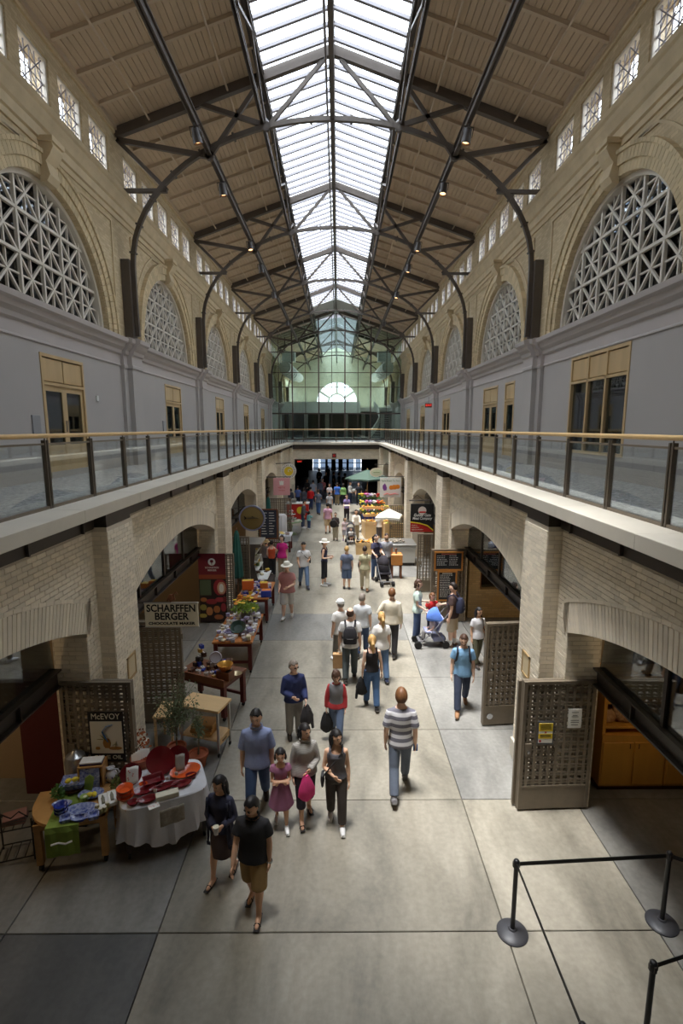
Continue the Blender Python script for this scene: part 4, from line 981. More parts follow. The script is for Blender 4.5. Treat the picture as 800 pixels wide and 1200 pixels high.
for (x, y, r, lab, a) in ((189, 903, .20, 'large round maroon platter leaning at the back', -.9), (209, 898, .17, 'round maroon platter with a printed towel leaning at the back right', -.9), (155, 916, .15, 'maroon platter leaning behind the spotted towel', -.8)):
    o = oval('leaning_platter', lab, 'platter', E_(x, y)+V((0, .0, .02+r*.72)), r, r, .05, M_MAROON, M_MAROON, tilt=(PI/2+a+.35, 0, .15))
for (x, y, lab, mm, rx) in ((202, 893, 'white printed towel draped between the leaning platters', M_PAPER, .07), (213, 900, 'grey printed towel draped over the right leaning platter', plain('grey_cloth', 170, 162, 152, .85), .065), (158, 915, 'white towel with red spots propped at the left', M_PAPER, .08)):
    rows = [[V((-rx+2*rx*j/4, -.10*(i/5)-.012*math.sin(j*1.6+i), .24-.20*i/5)) for j in range(5)] for i in range(6)]
    o = tag(MB().sheet(rows).build('printed_towel', mm, None, True, E_(x, y)+V((0, -.05, .02)), .25), lab, 'towel'); sd = o.modifiers.new('thick', 'SOLIDIFY'); sd.thickness = .006
    if 'spots' in lab:
        for i in range(8): MB().ell((random.uniform(-.06, .06), -.02-.07*(i/8)-.012, .2-.17*(i/8)), .009, .004, .009, 6, 5).build('red_spot', M_RED, o)
oval('small_dish', 'small orange dish behind the orange platter', 'dish', E_(196, 903), .065, .055, .04, M_TERRA, M_ORANGE)
oval('small_dish', 'small orange dish beside the casserole stack', 'dish', E_(168, 921), .06, .05, .04, M_TERRA, M_ORANGE)
tag(MB().bev(-.15, .15, -.055, .055, 0, .07, .006).build('gift_box', M_CREAM, None, False, E_(196, 934), .42), 'long cream gift box at the front of the white table', 'box')
m = MB(); rows = [[V((-.16+.32*j/8, -.006*math.sin(j*1.4), -.24*i/6)) for j in range(9)] for i in range(7)]
o = tag(m.sheet(rows).build('linen_towel', plain('linen', 160, 152, 138, .85, var=.2, vscale=20), None, True, E_(203, 941, WZ)+V((.0, -.06, -.02)), wrz+.05), 'grey linen towel hanging at the front of the white cloth', 'towel'); sd = o.modifiers.new('thick', 'SOLIDIFY'); sd.thickness = .006
o = tag(MB().box(-.07, .07, -.05, .05, 0, .008).build('spotted_napkin', M_PAPER, None, False, E_(180, 945), .6), 'spotted white napkin lying at the front table edge', 'napkin')
for i in range(6): MB().ell((random.uniform(-.06, .06), random.uniform(-.04, .04), .008), .008, .008, .002, 6, 5).build('red_spot', M_RED, o)
for i, (x, y, z) in enumerate(((147, 905, .03), (183, 888, .02), (196, 918, .05), (182, 932, .05), (207, 913, .06), (150, 925, .02), (176, 890, .02))):
    tag(MB().box(-.022, .022, -.003, .003, 0, .05).tube([(0, 0, -.0), (0, 0, -.04)], .003, 5).build('price_tag', M_PAPER, None, False, E_(x, y, WZ)+V((0, 0, z))), 'little white price tag among the maroon dishes', 'price tag', 'price tags on the white table')
# ------------------------------------------------------------------ dark shop shelf, bucket and stand beside the tables (left, near)
sh = thing('shop_shelf', 'dark shelf unit of bottles inside the near left shop', 'shelf', (-7.6, 7.2, 0), 0)
for z in (0, .5, 1.0, 1.5, 2.0, 2.5): MB().box(-1.5, 1.5, -.2, .2, z, z+.04).build('shelf_board', M_BRNW, sh)
for x in (-1.5, 0, 1.5): MB().box(x-.03, x+.03, -.2, .2, 0, 2.9).build('upright', M_BRNW, sh)
MB().box(-1.5, 1.5, .2, .22, 0, 2.9).build('back_panel', plain('dark_red_panel', 96, 24, 22, .6), sh)
bm1 = MB().lathe([(.035, 0), (.038, .01), (.038, .16), (.014, .21), (.014, .27)], n=10).mesh('bottle', plain('oil_amber', 150, 110, 50, .15), True)
bm2 = MB().lathe([(.045, 0), (.048, .01), (.048, .11), (.04, .13), (.04, .14)], n=10).mesh('jar', plain('label_cream', 206, 190, 150, .4), True)
for z in (.54, 1.04, 1.54, 2.04):
    for i in range(12):
        me = bm1 if (z in (1.54, .54)) else bm2
        tag(link('bottle' if me is bm1 else 'jar', me, None, (-7.6-1.36+i*.247+random.uniform(-.02, .02), 7.12, z)), 'oil bottle on the dark shelf inside the near left shop' if me is bm1 else 'cream labelled jar on the dark shelf inside the near left shop', 'bottle' if me is bm1 else 'jar', 'goods on the near left shop shelf')
tag(MB().box(-4.85, -4.2, 7.55, 7.62, 0, 2.1).build('red_panel', plain('deep_red_panel', 76, 16, 16, .6)), 'dark red partition panel inside the near left shop', 'panel')
bk = thing('steel_urn', 'tall shiny steel urn beside the half round table', 'urn', (-3.72, 7.0, 0)); MB().lathe([(.14, 0), (.15, .02), (.15, .62), (.13, .70), (.06, .74), (.03, .78)], (0, 0, .35), 16).build('body', M_STL, bk, True); MB().box(-.16, .16, -.16, .16, 0, .35).build('stand', M_BLACK, bk); MB().lathe([(.155, 0), (.165, .03), (.155, .06)], (0, 0, .55), 16).build('band', M_CHROME, bk, True)
wb = thing('wire_rack', 'low black wire rack of booklets at the left shop door', 'rack', (-4.25, 6.35, 0), .3)
for z in (.06, .5): 
    for i in range(5): MB().tube([(-.22+.11*i, -.16, z), (-.22+.11*i, .16, z)], .007, 5).build('wire', M_BLACK, wb)
for (x, y) in ((-.23, -.16), (.23, -.16), (-.23, .16), (.23, .16)): MB().tube([(x, y, 0), (x, y, .62)], .011, 6).build('post', M_BLACK, wb)
for z in (.06, .5): MB().tube([(-.23, -.16, z), (.23, -.16, z), (.23, .16, z), (-.23, .16, z), (-.23, -.16, z)], .009, 6).build('rim_wire', M_BLACK, wb)
MB().tube([(-.2, -.17, .66), (-.1, -.17, .76), (0, -.17, .68), (.1, -.17, .76), (.2, -.17, .66)], .009, 6).build('scroll', M_BLACK, wb)
for i in range(5): tag(MB().bev(-.14, .14, -.1, .1, 0, .018, .003).build('booklet', plain('booklet_%d' % (i % 2), 150-30*(i % 2), 110, 100, .6), None, False, (-4.25, 6.35, .518+.019*i), .3+.05*i), 'booklet in the small pile on the black wire rack', 'booklet', 'booklets on the wire rack')
# ------------------------------------------------------------------ potted olives, cart, side table
def pot(t, r, h):
    MB().lathe([(r*.7, 0), (r*.72, .01), (r*.95, h*.8), (r*1.08, h*.8), (r*1.1, h), (r*.96, h), (r*.9, h*.86), (.01, h*.86)], n=18).build('pot', M_TERRA, t, True)
def olive(loc, label, h, r, n):
    t = thing('potted_olive', label, 'plant', loc); pot(t, .16, .24); st = MB(); lf = MB(); ends = []
    st.tube([(0, 0, .18), (.02, 0, h*.4), (0, .02, h*.62)], [.016, .013, .01], 6)
    for i in range(n):
        a = random.uniform(0, 2*PI); z0 = random.uniform(h*.32, h*.6); rr_ = r*random.uniform(.3, 1.0); p0 = V((.01, 0, z0)); p1 = V((rr_*math.cos(a), rr_*math.sin(a), z0+random.uniform(.1, h*.45)))
        mid = (p0+p1)/2+V((0, 0, .05)); st.tube([p0, mid, p1], [.006, .004, .002], 4)
        for k in range(26):
            f = random.uniform(.2, 1.0); c = p0*(1-f)+p1*f+V((random.gauss(0, .03), random.gauss(0, .03), random.gauss(0, .03))); u = V((random.gauss(0, 1), random.gauss(0, 1), random.gauss(.5, .8))).normalized()*.05; w = u.orthogonal().normalized()*.009
            lf._add([c, c+u*.5+w, c+u, c+u*.5-w], [(0, 1, 2, 3)])
    st.build('stems', plain('olive_bark', 120, 108, 86, .8), t); stuff(lf.build('foliage', M_LEAF, t)); return t
olive((-2.72, 8.45, 0), 'bushy grey green potted olive behind the white table', 1.5, .42, 60)
olive((-2.28, 8.25, 0), 'slender potted olive beside the wooden cart', 1.35, .14, 14)
op = bush('dried_flowers', 'dried orange flowers behind the terracotta bowl', 'plant', (-3.05, 7.62, .55), .2, 130, mat('dried_orange', srgb(168, 92, 48)[:3], .8, island=.3), .06, .25)
MB().lathe([(.10, -.55), (.11, -.5), (.12, .02), (.10, .02)], n=14).build('vase', M_BRNW, op, True)
cart = thing('kitchen_cart', 'maple topped steel cart beside the slender olive', 'cart', (-2.27, 8.76, 0), math.radians(-17))
MB().bev(-.41, .41, -.24, .24, .86, .91, .006).build('worktop', M_PALEW, cart); MB().box(-.38, .38, -.21, .21, .30, .33).build('lower_shelf', M_PALEW, cart)
for x, y in ((-.37, -.2), (.37, -.2), (-.37, .2), (.37, .2)):
    l = MB().box(x-.018, x+.018, y-.018, y+.018, .08, .86).build('leg', M_STL, cart); MB().lathe([(.032, -.012), (.038, 0), (.032, .012)], n=12).xf(Matrix.Translation((x, y, .04)) @ Matrix.Rotation(PI/2, 4, 'Y')).build('caster', M_RUBBER, l, True)
dr = MB().box(.352, .372, -.18, .18, .20, .30).build('drawer', M_PALEW, cart); MB().tube([(.378, -.07, .25), (.378, .07, .25)], .008, 6).build('drawer_pull', M_BLACK, dr)
for i in range(3): tag(MB().bev(-.24+.02*i, .18, -.15, .15, 0, .065, .01).build('flat_box', plain('kraft_board', 178, 132, 76, .8), None, False, V((-2.27, 8.76, .335+.067*i)), math.radians(-17)+.1*i), 'flat brown box stacked on the lower cart shelf', 'box', 'boxes on the cart shelf')
sd_ = thing('side_table', 'small wooden stand half hidden behind the bushy olive', 'table', (-3.02, 8.95, 0)); MB().bev(-.18, .18, -.28, .28, .62, .66, .006).build('tabletop', M_PALEW, sd_)
for x in (-.15, .15):
    for y in (-.24, .24): MB().box(x-.02, x+.02, y-.02, y+.02, 0, .62).build('leg', M_PALEW, sd_)
# ------------------------------------------------------------------ market tables on the left
def mtable(label, c, w, d, h, rz, mtop, mleg, lip=0.0, castors=True):
    t = thing('market_table', label, 'table', c, rz); MB().bev(-w/2, w/2, -d/2, d/2, h-.05, h, .008).build('tabletop', mtop, t)
    MB().box(-w/2+.06, w/2-.06, -d/2+.06, d/2-.06, h-.14, h-.05).build('apron', mleg, t)
    for x in (-w/2+.07, w/2-.07):
        for y in (-d/2+.07, d/2-.07):
            l = MB().box(x-.045, x+.045, y-.045, y+.045, .09 if castors else 0, h-.05).build('leg', mleg, t)
            if castors: MB().lathe([(.04, -.018), (.045, 0), (.04, .018)], n=12).xf(Matrix.Translation((x, y, .045)) @ Matrix.Rotation(PI/2, 4, 'Y')).build('caster', M_RUBBER, l, True)
    MB().box(-w/2+.08, w/2-.08, -d/2+.05, -d/2+.09, .24, .30).build('stretcher', mleg, t); MB().box(-w/2+.08, w/2-.08, d/2-.09, d/2-.05, .24, .30).build('stretcher', mleg, t)
    if lip: MB().box(-w/2, w/2, -d/2-.015, -d/2+.01, h-.05, h+lip).build('front_board', mtop, t)
    return t
mtable('brown table with a raised front board and copper bowl', (-2.50, 10.15, 0), 1.25, .80, .82, math.radians(-24), M_BRNW, M_REDW, .1)
mtable('red legged table piled with white packages and flowers', (-2.36, 12.6, 0), .95, 1.9, .8, 0, M_TOPW, M_REDW)
mtable('red legged table with blue boxes, third table from the camera', (-2.40, 15.7, 0), .95, 1.7, .8, 0, M_TOPW, M_REDW)
def pile(n, cx, cy, wx, wy, z, rz, cols, label, cat, name, group, smin=.06, smax=.13, hmax=.10):
    cs, sn = math.cos(rz), math.sin(rz); occ = {}
    for i in range(n):
        u, v = random.uniform(-wx/2, wx/2), random.uniform(-wy/2, wy/2); k = (round(u/.13), round(v/.13)); zz = occ.get(k, 0.0); h = random.uniform(.03, hmax); a, b_ = random.uniform(smin, smax), random.uniform(smin, smax)
        mm = random.choice(cols); o = MB().bev(-a/2, a/2, -b_/2, b_/2, 0, h, .004)
        ob = tag(o.build(name, mm, None, False, (cx+cs*u-sn*v, cy+sn*u+cs*v, z+zz), rz+random.uniform(-.5, .5)), mm.name[3:].replace('redyellow', 'red')+' '+label, cat, group); occ[k] = zz+h
        MB().box(-a/2+.01, a/2-.01, -.012, .012, h, h+.002).build('band', random.choice(cols), ob)
PKW = [plain('pk_white', 226, 224, 222, .5), plain('pk_grey', 176, 170, 178, .5), plain('pk_lilac', 168, 160, 196, .5), plain('pk_cream', 226, 214, 180, .5)]
PKB = [plain('pk_blue', 44, 66, 168, .5), plain('pk_orange', 224, 130, 50, .5), plain('pk_white', 226, 224, 222, .5), plain('pk_yellow', 226, 190, 60, .5), plain('pk_lilac', 168, 160, 196, .5)]
PKD = [plain('pk_brown', 88, 56, 40, .5), plain('pk_blue', 44, 66, 168, .5), plain('pk_white', 226, 224, 222, .5), plain('pk_gold', 190, 146, 60, .4), plain('pk_black', 40, 34, 34, .5)]
pile(120, -2.36, 12.5, .82, 1.7, .802, 0, PKW, 'chocolate package heaped on the flower table', 'package', 'chocolate_package', 'packages on the flower table')
pile(70, -2.40, 15.6, .8, 1.5, .802, 0, PKB, 'snack package heaped on the third table from the camera', 'package', 'snack_package', 'packages on the third table')
pile(40, -2.55, 10.2, .95, .55, .822, math.radians(-24), PKD, 'chocolate package lying on the brown table', 'package', 'chocolate_package', 'packages on the brown table')
cb = thing('wooden_box', 'rough wooden box holding the copper bowl on the brown table', 'box', (-2.12, 9.82, .82), math.radians(-24)); MB().bev(-.15, .15, -.1, .1, 0, .17, .006).build('body', M_BRNW, cb); MB().box(-.12, .12, -.075, .075, .155, .176).build('lining', M_BLACK, cb)
b = oval('copper_bowl', 'shiny copper bowl on the rough wooden box', 'bowl', (-2.12, 9.82, 1.0), .16, .16, .13, plain('copper', 210, 140, 70, .25, metal=.9), plain('gold_foil', 226, 170, 80, .3, metal=.7))
o = oval('wicker_bowl', 'small round tray of foil sweets at the brown table end', 'tray', (-1.92, 9.93, .822), .11, .11, .05, M_BRNW, plain('foil', 200, 180, 140, .3, metal=.5))
o = tag(MB().lathe([(.01, 0), (.11, .0), (.13, .03), (.11, .05), (.10, .02), (.01, .02)], n=20).build('grey_dish', plain('grey_card', 186, 178, 182, .6), None, True, (-2.42, 10.28, 1.05)), 'grey round lid leaning up on the brown table', 'lid'); o.rotation_euler = (1.1, .2, .1)
# green ring bowl of packages, vase of flowers
t = oval('green_bowl', 'dark green round basket tipped among the white packages', 'basket', (-2.30, 12.15, .93), .19, .19, .10, plain('dark_green', 44, 66, 54, .5), plain('dark_green', 44, 66, 54, .5)); t.rotation_euler = (.6, 0, 0)
vs = thing('flower_vase', 'vase of yellow and green flowers on the package table', 'flowers', (-2.26, 12.95, .80)); MB().lathe([(.09, 0), (.12, .05), (.13, .2), (.10, .28), (.12, .32), (.10, .31)], n=16).build('vase', plain('smoked_glass', 110, 106, 96, .15), vs, True)
m = MB(); fl_ = MB()
for i in range(420):
    a = random.uniform(0, 2*PI); r_ = random.random()**.6*.34; z = .32+random.uniform(.0, .28)*(1-r_/.4); c = V((r_*math.cos(a), r_*math.sin(a), z)); u = V((random.gauss(0, 1), random.gauss(0, 1), 1.2)).normalized()*.09; w = u.orthogonal().normalized()*.014; m._add([c, c+u*.5+w, c+u, c+u*.5-w], [(0, 1, 2, 3)])
m.build('foliage', mat('lime_leaf', srgb(136, 166, 60)[:3], .6, island=.3), vs)
for i in range(16):
    a = random.uniform(0, 2*PI); r_ = random.uniform(.12, .32); MB().lathe([(.0, .0), (.05, .012), (.055, .02), (.02, .03), (.0, .032)], (r_*math.cos(a), r_*math.sin(a), .5+random.uniform(-.1, .12)), 8).build('blossom', [M_YEL, plain('orange_petal', 236, 150, 40, .6)][i % 2], vs)
for (x, y, z, w, d, h, mm, lab) in ((-2.02, 15.05, .802, .3, .25, .2, PKB[0], 'solid blue carton at the near corner of the third table'), (-2.16, 15.62, .9, .24, .22, .16, PKB[1], 'orange topped carton on the third table'), (-2.6, 15.3, .95, .35, .2, .28, plain('pk_redyellow', 220, 110, 50, .5), 'orange and red bag standing on the third table')):
    o = tag(MB().bev(-w/2, w/2, -d/2, d/2, 0, h, .01).build('carton', mm, None, False, (x, y, z), .15), lab, 'carton'); MB().box(-w/2+.02, w/2-.02, -d/2+.02, d/2-.02, h, h+.004).build('lid_panel', PKB[1] if mm is PKB[0] else PKB[3], o)
# ------------------------------------------------------------------ chocolate maker sign
sg_ = thing('hanging_sign', 'cream painted chocolate maker sign hanging above the left gate', 'sign', (-3.0, 9.42, 2.08))
MB().bev(-.50, .50, -.02, .02, 0, .46, .006).build('board', M_CREAM, sg_); MB().box(-.51, .51, -.025, .025, .455, .475).box(-.51, .51, -.025, .025, -.012, .006).build('edge_trim', M_STL, sg_)
text('SCHARFFEN', .195, M_INK, sg_, (0, -.024, .36), w=.92, bold=.005); text('BERGER', .195, M_INK, sg_, (0, -.024, .20), w=.64, bold=.005); text('CHOCOLATE MAKER', .075, M_INK, sg_, (0, -.024, .065), w=.88, bold=.003)
MB().tube([(-.62, 0, .47), (.0, 0, .47)], .014, 6).build('bracket', M_STEELD, sg_); MB().tube([(-.62, 0, .0), (-.5, 0, .0)], .014, 6).build('bracket', M_STEELD, sg_)
MB().ell((0, 0, .56), .05, .03, .08, 8, 6).tube([(-.07, 0, .50), (-.03, 0, .60), (.05, 0, .63), (.07, 0, .52)], .016, 6).tube([(.05, 0, .62), (.1, 0, .68), (.13, 0, .62)], .012, 6).build('finial_figure', M_BRNW, sg_, True)
# ------------------------------------------------------------------ cacao poster
po = tag(MB().box(-.40, .40, -.02, 0, -1.05, 1.05).build('banner', plain('banner_dark', 46, 30, 26, .7), None, loc=(-3.58, 14.94, 1.10)), 'tall maroon banner with cacao pods on the left gate', 'banner')
MB().box(-.40, .40, -.024, -.02, .40, 1.05).build('maroon_panel', plain('banner_maroon', 112, 26, 40, .7), po); MB().box(-.40, .40, -.026, -.02, .28, .41).build('brown_band', plain('banner_brown', 150, 72, 44, .7), po)
MB().lathe([(.11, 0), (.11, .004)], n=20).xf(Matrix.Translation((0, -.024, .80)) @ Matrix.Rotation(PI/2, 4, 'X')).build('emblem', M_PAPER, po); MB().ell((0, -.03, .82), .05, .003, .05, 8, 6).box(-.01, .01, -.032, -.03, .72, .8).build('emblem_tree', plain('banner_maroon', 112, 26, 40, .7), po)
text('SCHARFFEN', .075, M_PAPER, po, (0, -.026, .625)); text('BERGER', .075, M_PAPER, po, (0, -.026, .545))
MB().ell((.22, -.024, .02), .2, .004, .26, 14, 8).build('pod_rind', plain('pod_red', 150, 44, 52, .7), po); MB().ell((.26, -.028, .0), .13, .004, .2, 14, 8).build('pod_flesh', plain('pod_tan', 206, 160, 130, .7), po); MB().ell((.26, -.032, .0), .07, .004, .14, 10, 8).build('pod_seeds', M_PAPER, po)
MB().box(-.38, -.05, -.024, -.02, -.22, .25).build('leaf_panel', plain('banner_green', 86, 100, 74, .7), po)
for (x, z, a, b_, c) in ((-.28, -.36, .10, .07, (176, 110, 60)), (-.05, -.42, .17, .09, (150, 50, 56)), (.2, -.36, .14, .08, (166, 60, 66)), (-.3, -.6, .1, .1, (150, 140, 70)), (-.12, -.72, .10, .14, (190, 130, 80)), (.1, -.66, .1, .12, (176, 110, 60)), (.3, -.6, .08, .14, (150, 50, 56)), (-.32, -.86, .12, .07, (176, 160, 80)), (.15, -.9, .14, .08, (166, 100, 60)), (.34, -.35, .06, .1, (120, 40, 40))):
    MB().ell((x, -.024, z), a, .005, b_, 12, 7).build('pod', plain('pod_%d_%d' % (c[0], c[1]), *c, .7), po)
# ------------------------------------------------------------------ refrigerated case, umbrellas, fish sign, menu board
fc = thing('display_case', 'grey open display case of produce on the left aisle', 'display case', (-2.85, 18.3, 0), 0); fc.scale = (1, 1, 1.2)
side = [(-.6, 0), (.62, 0), (.62, .35), (.3, .55), (.42, .9), (.36, 1.45), (-.6, 1.45)]
MB().prism([(-.55, 0), (.62, 0), (.62, .3), (.18, .42), (.05, .9), (.12, 1.38), (.3, 1.42), (.3, 1.5), (-.55, 1.5)], -.62, -.57, 'y').build('side_panel', M_STEEL, fc)
MB().prism([(-.55, 0), (.62, 0), (.62, .3), (.18, .42), (.05, .9), (.12, 1.38), (.3, 1.42), (.3, 1.5), (-.55, 1.5)], .57, .62, 'y').build('side_panel', M_STEEL, fc)
MB().box(-.55, .3, -.57, .57, 1.44, 1.5).build('canopy', M_STL, fc); MB().box(-.55, -.5, -.57, .57, 0, 1.44).build('back_panel', M_STEELD, fc); MB().box(-.5, .62, -.57, .57, 0, .3).build('base', M_STEELD, fc)
for z, x1 in ((.42, .5), (.7, .2), (.95, .15), (1.18, .12)): MB().box(-.5, x1, -.57, .57, z, z+.03).build('shelf', M_WHITE, fc)
for z, x1 in ((.45, .45), (.73, .15), (.98, .1), (1.21, .08)):
    pile(12, -2.85+x1/2-.2, 18.3, x1+.3, 1.0, z*1.2, 0, [plain('pk_yellow', 226, 190, 60, .5), plain('pk_green', 120, 140, 70, .5), plain('pk_cream', 226, 214, 180, .5), plain('pk_brown', 88, 56, 40, .5)], 'produce pack on a display case shelf', 'package', 'produce_pack', 'packs in the display case', .08, .14, .12)
def closed_umb(loc, label, h, r):
    t = thing('closed_umbrella', label, 'umbrella', loc); MB().tube([(0, 0, 0), (0, 0, h)], .02, 6).build('pole', M_BRNW, t); b = MB(); n = 16; rg = []
    for (rr_, z) in ((.03, h-.02), (.07, h-.15), (r*.8, h*.62), (r, h*.35), (r*.9, h*.33)): rg.append([V((rr_*(1+.22*(k % 2))*math.cos(2*PI*k/n), rr_*(1+.22*(k % 2))*math.sin(2*PI*k/n), z)) for k in range(n)])
    b.ring(rg).build('canopy', M_UMBT, t); MB().lathe([(.22, 0), (.22, .05), (.05, .08)], n=14).build('base', M_STEELD, t); MB().ell((0, 0, h+.03), .03, .03, .05, 8, 6).build('finial', M_BRNW, t)
closed_umb((-3.25, 17.05, 0), 'closed teal umbrella behind the cacao banner', 2.45, .17); closed_umb((-3.1, 24.0, 0), 'closed teal umbrella above the fish menu board', 2.65, .17)
fs = thing('round_sign', 'round olive sign with a fish silhouette on the left', 'sign', (-2.83, 17.75, 2.72))
MB().lathe([(.40, -.03), (.42, -.02), (.42, .02), (.40, .03)], n=36).xf(Matrix.Rotation(PI/2, 4, 'X')).build('disc', plain('fish_gold', 128, 108, 62, .5), fs, True)
MB().lathe([(.40, -.05), (.45, -.05), (.45, .05), (.40, .05), (.40, -.05)], n=36).xf(Matrix.Rotation(PI/2, 4, 'X')).build('rim', plain('fish_rim', 150, 156, 190, .3, metal=.6), fs, True)
MB().tube([(-.2, -.045, 0), (-.1, -.045, .0), (.05, -.045, .01), (.2, -.045, .0), (.27, -.045, .01)], [.012, .035, .05, .03, .006], 8, flat=.2).prism([(-.18, 0), (-.27, .09), (-.25, 0), (-.26, -.06)], -.05, -.04, 'y').prism([(0, .04), (.06, .04), (.0, .08)], -.05, -.04, 'y').build('fish', M_INK, fs)
MB().tube([(-.75, 0, .0), (-.42, 0, 0)], .02, 6).tube([(-.75, 0, .3), (-.2, 0, .42)], .012, 6).build('bracket', M_STEELD, fs)
mbd = tag(MB().bev(-.42, .42, -.03, 0, -.7, .7, .01).build('menu_board', M_BRNW, None, loc=(-3.0, 23.2, 1.5)), 'dark blue fish menu board in a brown frame', 'menu board'); MB().box(-.36, .36, -.036, -.03, -.64, .64).build('slate', plain('slate_blue', 40, 46, 62, .6), mbd)
m = MB()
for i in range(9):
    for j in range(2): m.box(-.32+.34*j, -.32+.34*j+random.uniform(.15, .28), -.04, -.036, .5-.12*i, .53-.12*i)
m.build('chalk_lines', M_CHALK, mbd)
# white covered stand and white table with sunflowers
wsd = tag(MB().ring([[V((.32*math.cos(a)*(1+.06*math.sin(9*a)), .26*math.sin(a)*(1+.06*math.sin(9*a)), z)) for a in [2*PI*k/36 for k in range(36)]] for z in (0.0, .9, 1.48)]+[[V((.26*math.cos(2*PI*k/36), .2*math.sin(2*PI*k/36), 1.55)) for k in range(36)]]).build('covered_rack', M_CLOTH, None, True, (-2.75, 25.6, 0)), 'tall rack under a white dust sheet', 'rack')
wtb = mtable('white clothed market table with sunflowers on the left', (-2.62, 24.4, 0), 1.1, 1.0, .78, 0, M_WHITE, M_REDW, castors=False)
MB().box(-.57, .57, -.52, .52, .78, .79).box(-.57, .57, -.525, -.515, .55, .79).build('white_cloth', M_CLOTH, wtb)
sv = thing('flower_vase', 'vase of sunflowers on the white clothed table', 'flowers', (-2.85, 24.1, .79)); MB().lathe([(.07, 0), (.09, .1), (.06, .28), (.08, .3), (.06, .29)], n=12).build('vase', M_BRNW, sv, True)
for i in range(9): a = i*2.4; MB().tube([(0, 0, .2), (.12*math.cos(a), .12*math.sin(a), .5)], .008, 5).build('stem', M_LEAFG, sv); MB().lathe([(.0, 0), (.09, .01), (.10, .02), (.03, .03), (.0, .03)], (.13*math.cos(a), .13*math.sin(a), .5+.04*(i % 3)), 10).build('blossom', M_YEL if i % 3 else plain('orange_petal', 236, 150, 40, .6), sv)
for i, (x, y) in enumerate(((-2.5, 24.3), (-2.3, 24.5), (-2.6, 24.6), (-2.25, 24.15))): oval('small_plate', ['plate of brown sweets nearest the sunflowers', 'yellow cake plate at the white table edge', 'plate of brown cake at the back of the white table', 'yellow plate at the near right of the white table'][i] if False else ['left', 'right', 'rear', 'front'][i]+' small plate of sweets on the white clothed table', 'plate', (x, y, .79), .12, .12, .05, M_PORC, M_BRNW if i % 2 else M_YEL, 'plates on the white clothed table')
# pink sign, cake table, red counter
ps = thing('hanging_sign', 'pale pink square bakery sign hanging on the left', 'sign', (-2.72, 26.3, 2.42)); MB().bev(-.42, .42, -.02, .02, 0, .88, .01).build('board', plain('pink_paint', 226, 166, 170, .6), ps)
MB().box(-.1, .1, -.028, -.02, .52, .68).prism([(-.13, .68), (.13, .68), (.1, .74), (.04, .70), (0, .76), (-.05, .70), (-.1, .74)], -.028, -.02, 'y').build('cake_mark', M_PAPER, ps); text('MIETTE', .11, M_RED, ps, (0, -.024, .38)); text('PATISSERIE', .07, M_RED, ps, (0, -.024, .24)); MB().tube([(-.8, 0, .93), (.45, 0, .93)], .02, 6).build('bracket', M_STEELD, ps)
for x in (-.3, .3): MB().tube([(x, 0, .88), (x, 0, .93)], .008, 5).build('hanger', M_STEELD, ps)
ct = thing('cake_table', 'round green pedestal table with cake stands', 'table', (-2.48, 28.2, 0)); MB().lathe([(.62, .70), (.65, .71), (.65, .75), (.62, .76)], n=28).build('tabletop', plain('sage_paint', 142, 162, 126, .5), ct); MB().lathe([(.36, 0), (.3, .04), (.12, .12), (.09, .3), (.13, .45), (.09, .6), (.2, .70)], n=18).build('pedestal', plain('sage_paint', 142, 162, 126, .5), ct, True)
csd = thing('cake_stand', 'three tier stand of cakes on the green table', 'cake stand', (-2.45, 28.25, .76))
for z, r_ in ((.12, .30), (.34, .26), (.52, .14)): MB().lathe([(r_*.96, z), (r_, z+.01), (r_, z+.025), (r_*.9, z+.02)], n=22).build('tier', M_PORC, csd, True)
MB().tube([(0, 0, 0), (0, 0, .6)], .02, 8).lathe([(.14, 0), (.12, .02), (.03, .04)], n=14).build('stem', M_PORC, csd)
for i, (r_, z) in enumerate([(.2, .15)]*6+[(.17, .37)]*5+[(.05, .55)]): a = i*1.1; tag(MB().lathe([(.05, 0), (.055, .03), (.05, .05), (.02, .065)], n=10).build('cake', [M_BRNW, M_CREAM, plain('pink_icing', 226, 176, 176, .5)][i % 3], None, True, (-2.45+r_*math.cos(a), 28.25+r_*math.sin(a), .76+z)), 'small cake on the three tier stand', 'cake', 'cakes on the tiers')
for i in range(10): a = i*.63; oval('cake_plate', 'plate of pastries round the rim of the green table', 'plate', (-2.48+.47*math.cos(a), 28.2+.47*math.sin(a), .762), .12, .12, .04, M_PORC, [M_CREAM, M_BRNW, plain('pink_icing', 226, 176, 176, .5)][i % 3], 'pastry plates on the green table')
rc = thing('serving_counter', 'red fronted counter with a white top at the far left', 'counter', (-2.45, 33.2, 0)); MB().bev(-.75, .75, -.4, .4, 1.0, 1.06, .01).build('countertop', M_WHITE, rc); MB().box(-.7, .7, -.36, .36, 0, 1.0).build('front_panel', M_RED, rc); MB().ell((.2, -.37, .6), .25, .01, .25, 14, 8).build('yellow_mark', M_YEL, rc); MB().bev(-.4, -.1, -.2, .2, 1.06, 1.3, .02).build('cash_register', M_STL, rc)
rs = thing('round_sign', 'round white sign with a yellow swirl at the far left', 'sign', (-2.75, 30.5, 3.30)); rs.scale = (1.25, 1, 1.25); MB().lathe([(.35, -.03), (.36, 0), (.35, .03)], n=32).xf(Matrix.Rotation(PI/2, 4, 'X')).build('disc', M_PAPER, rs)
MB().lathe([(.21, 0), (.21, .006)], n=24).xf(Matrix.Translation((0, -.03, 0)) @ Matrix.Rotation(PI/2, 4, 'X')).build('yellow_disc', M_YEL, rs); MB().tube([(.11*(1-t)*math.cos(5*t)+.02, -.04, .11*(1-t)*math.sin(5*t)) for t in [i/12 for i in range(13)]], .016, 5).build('swirl', M_PAPER, rs)
m = MB()
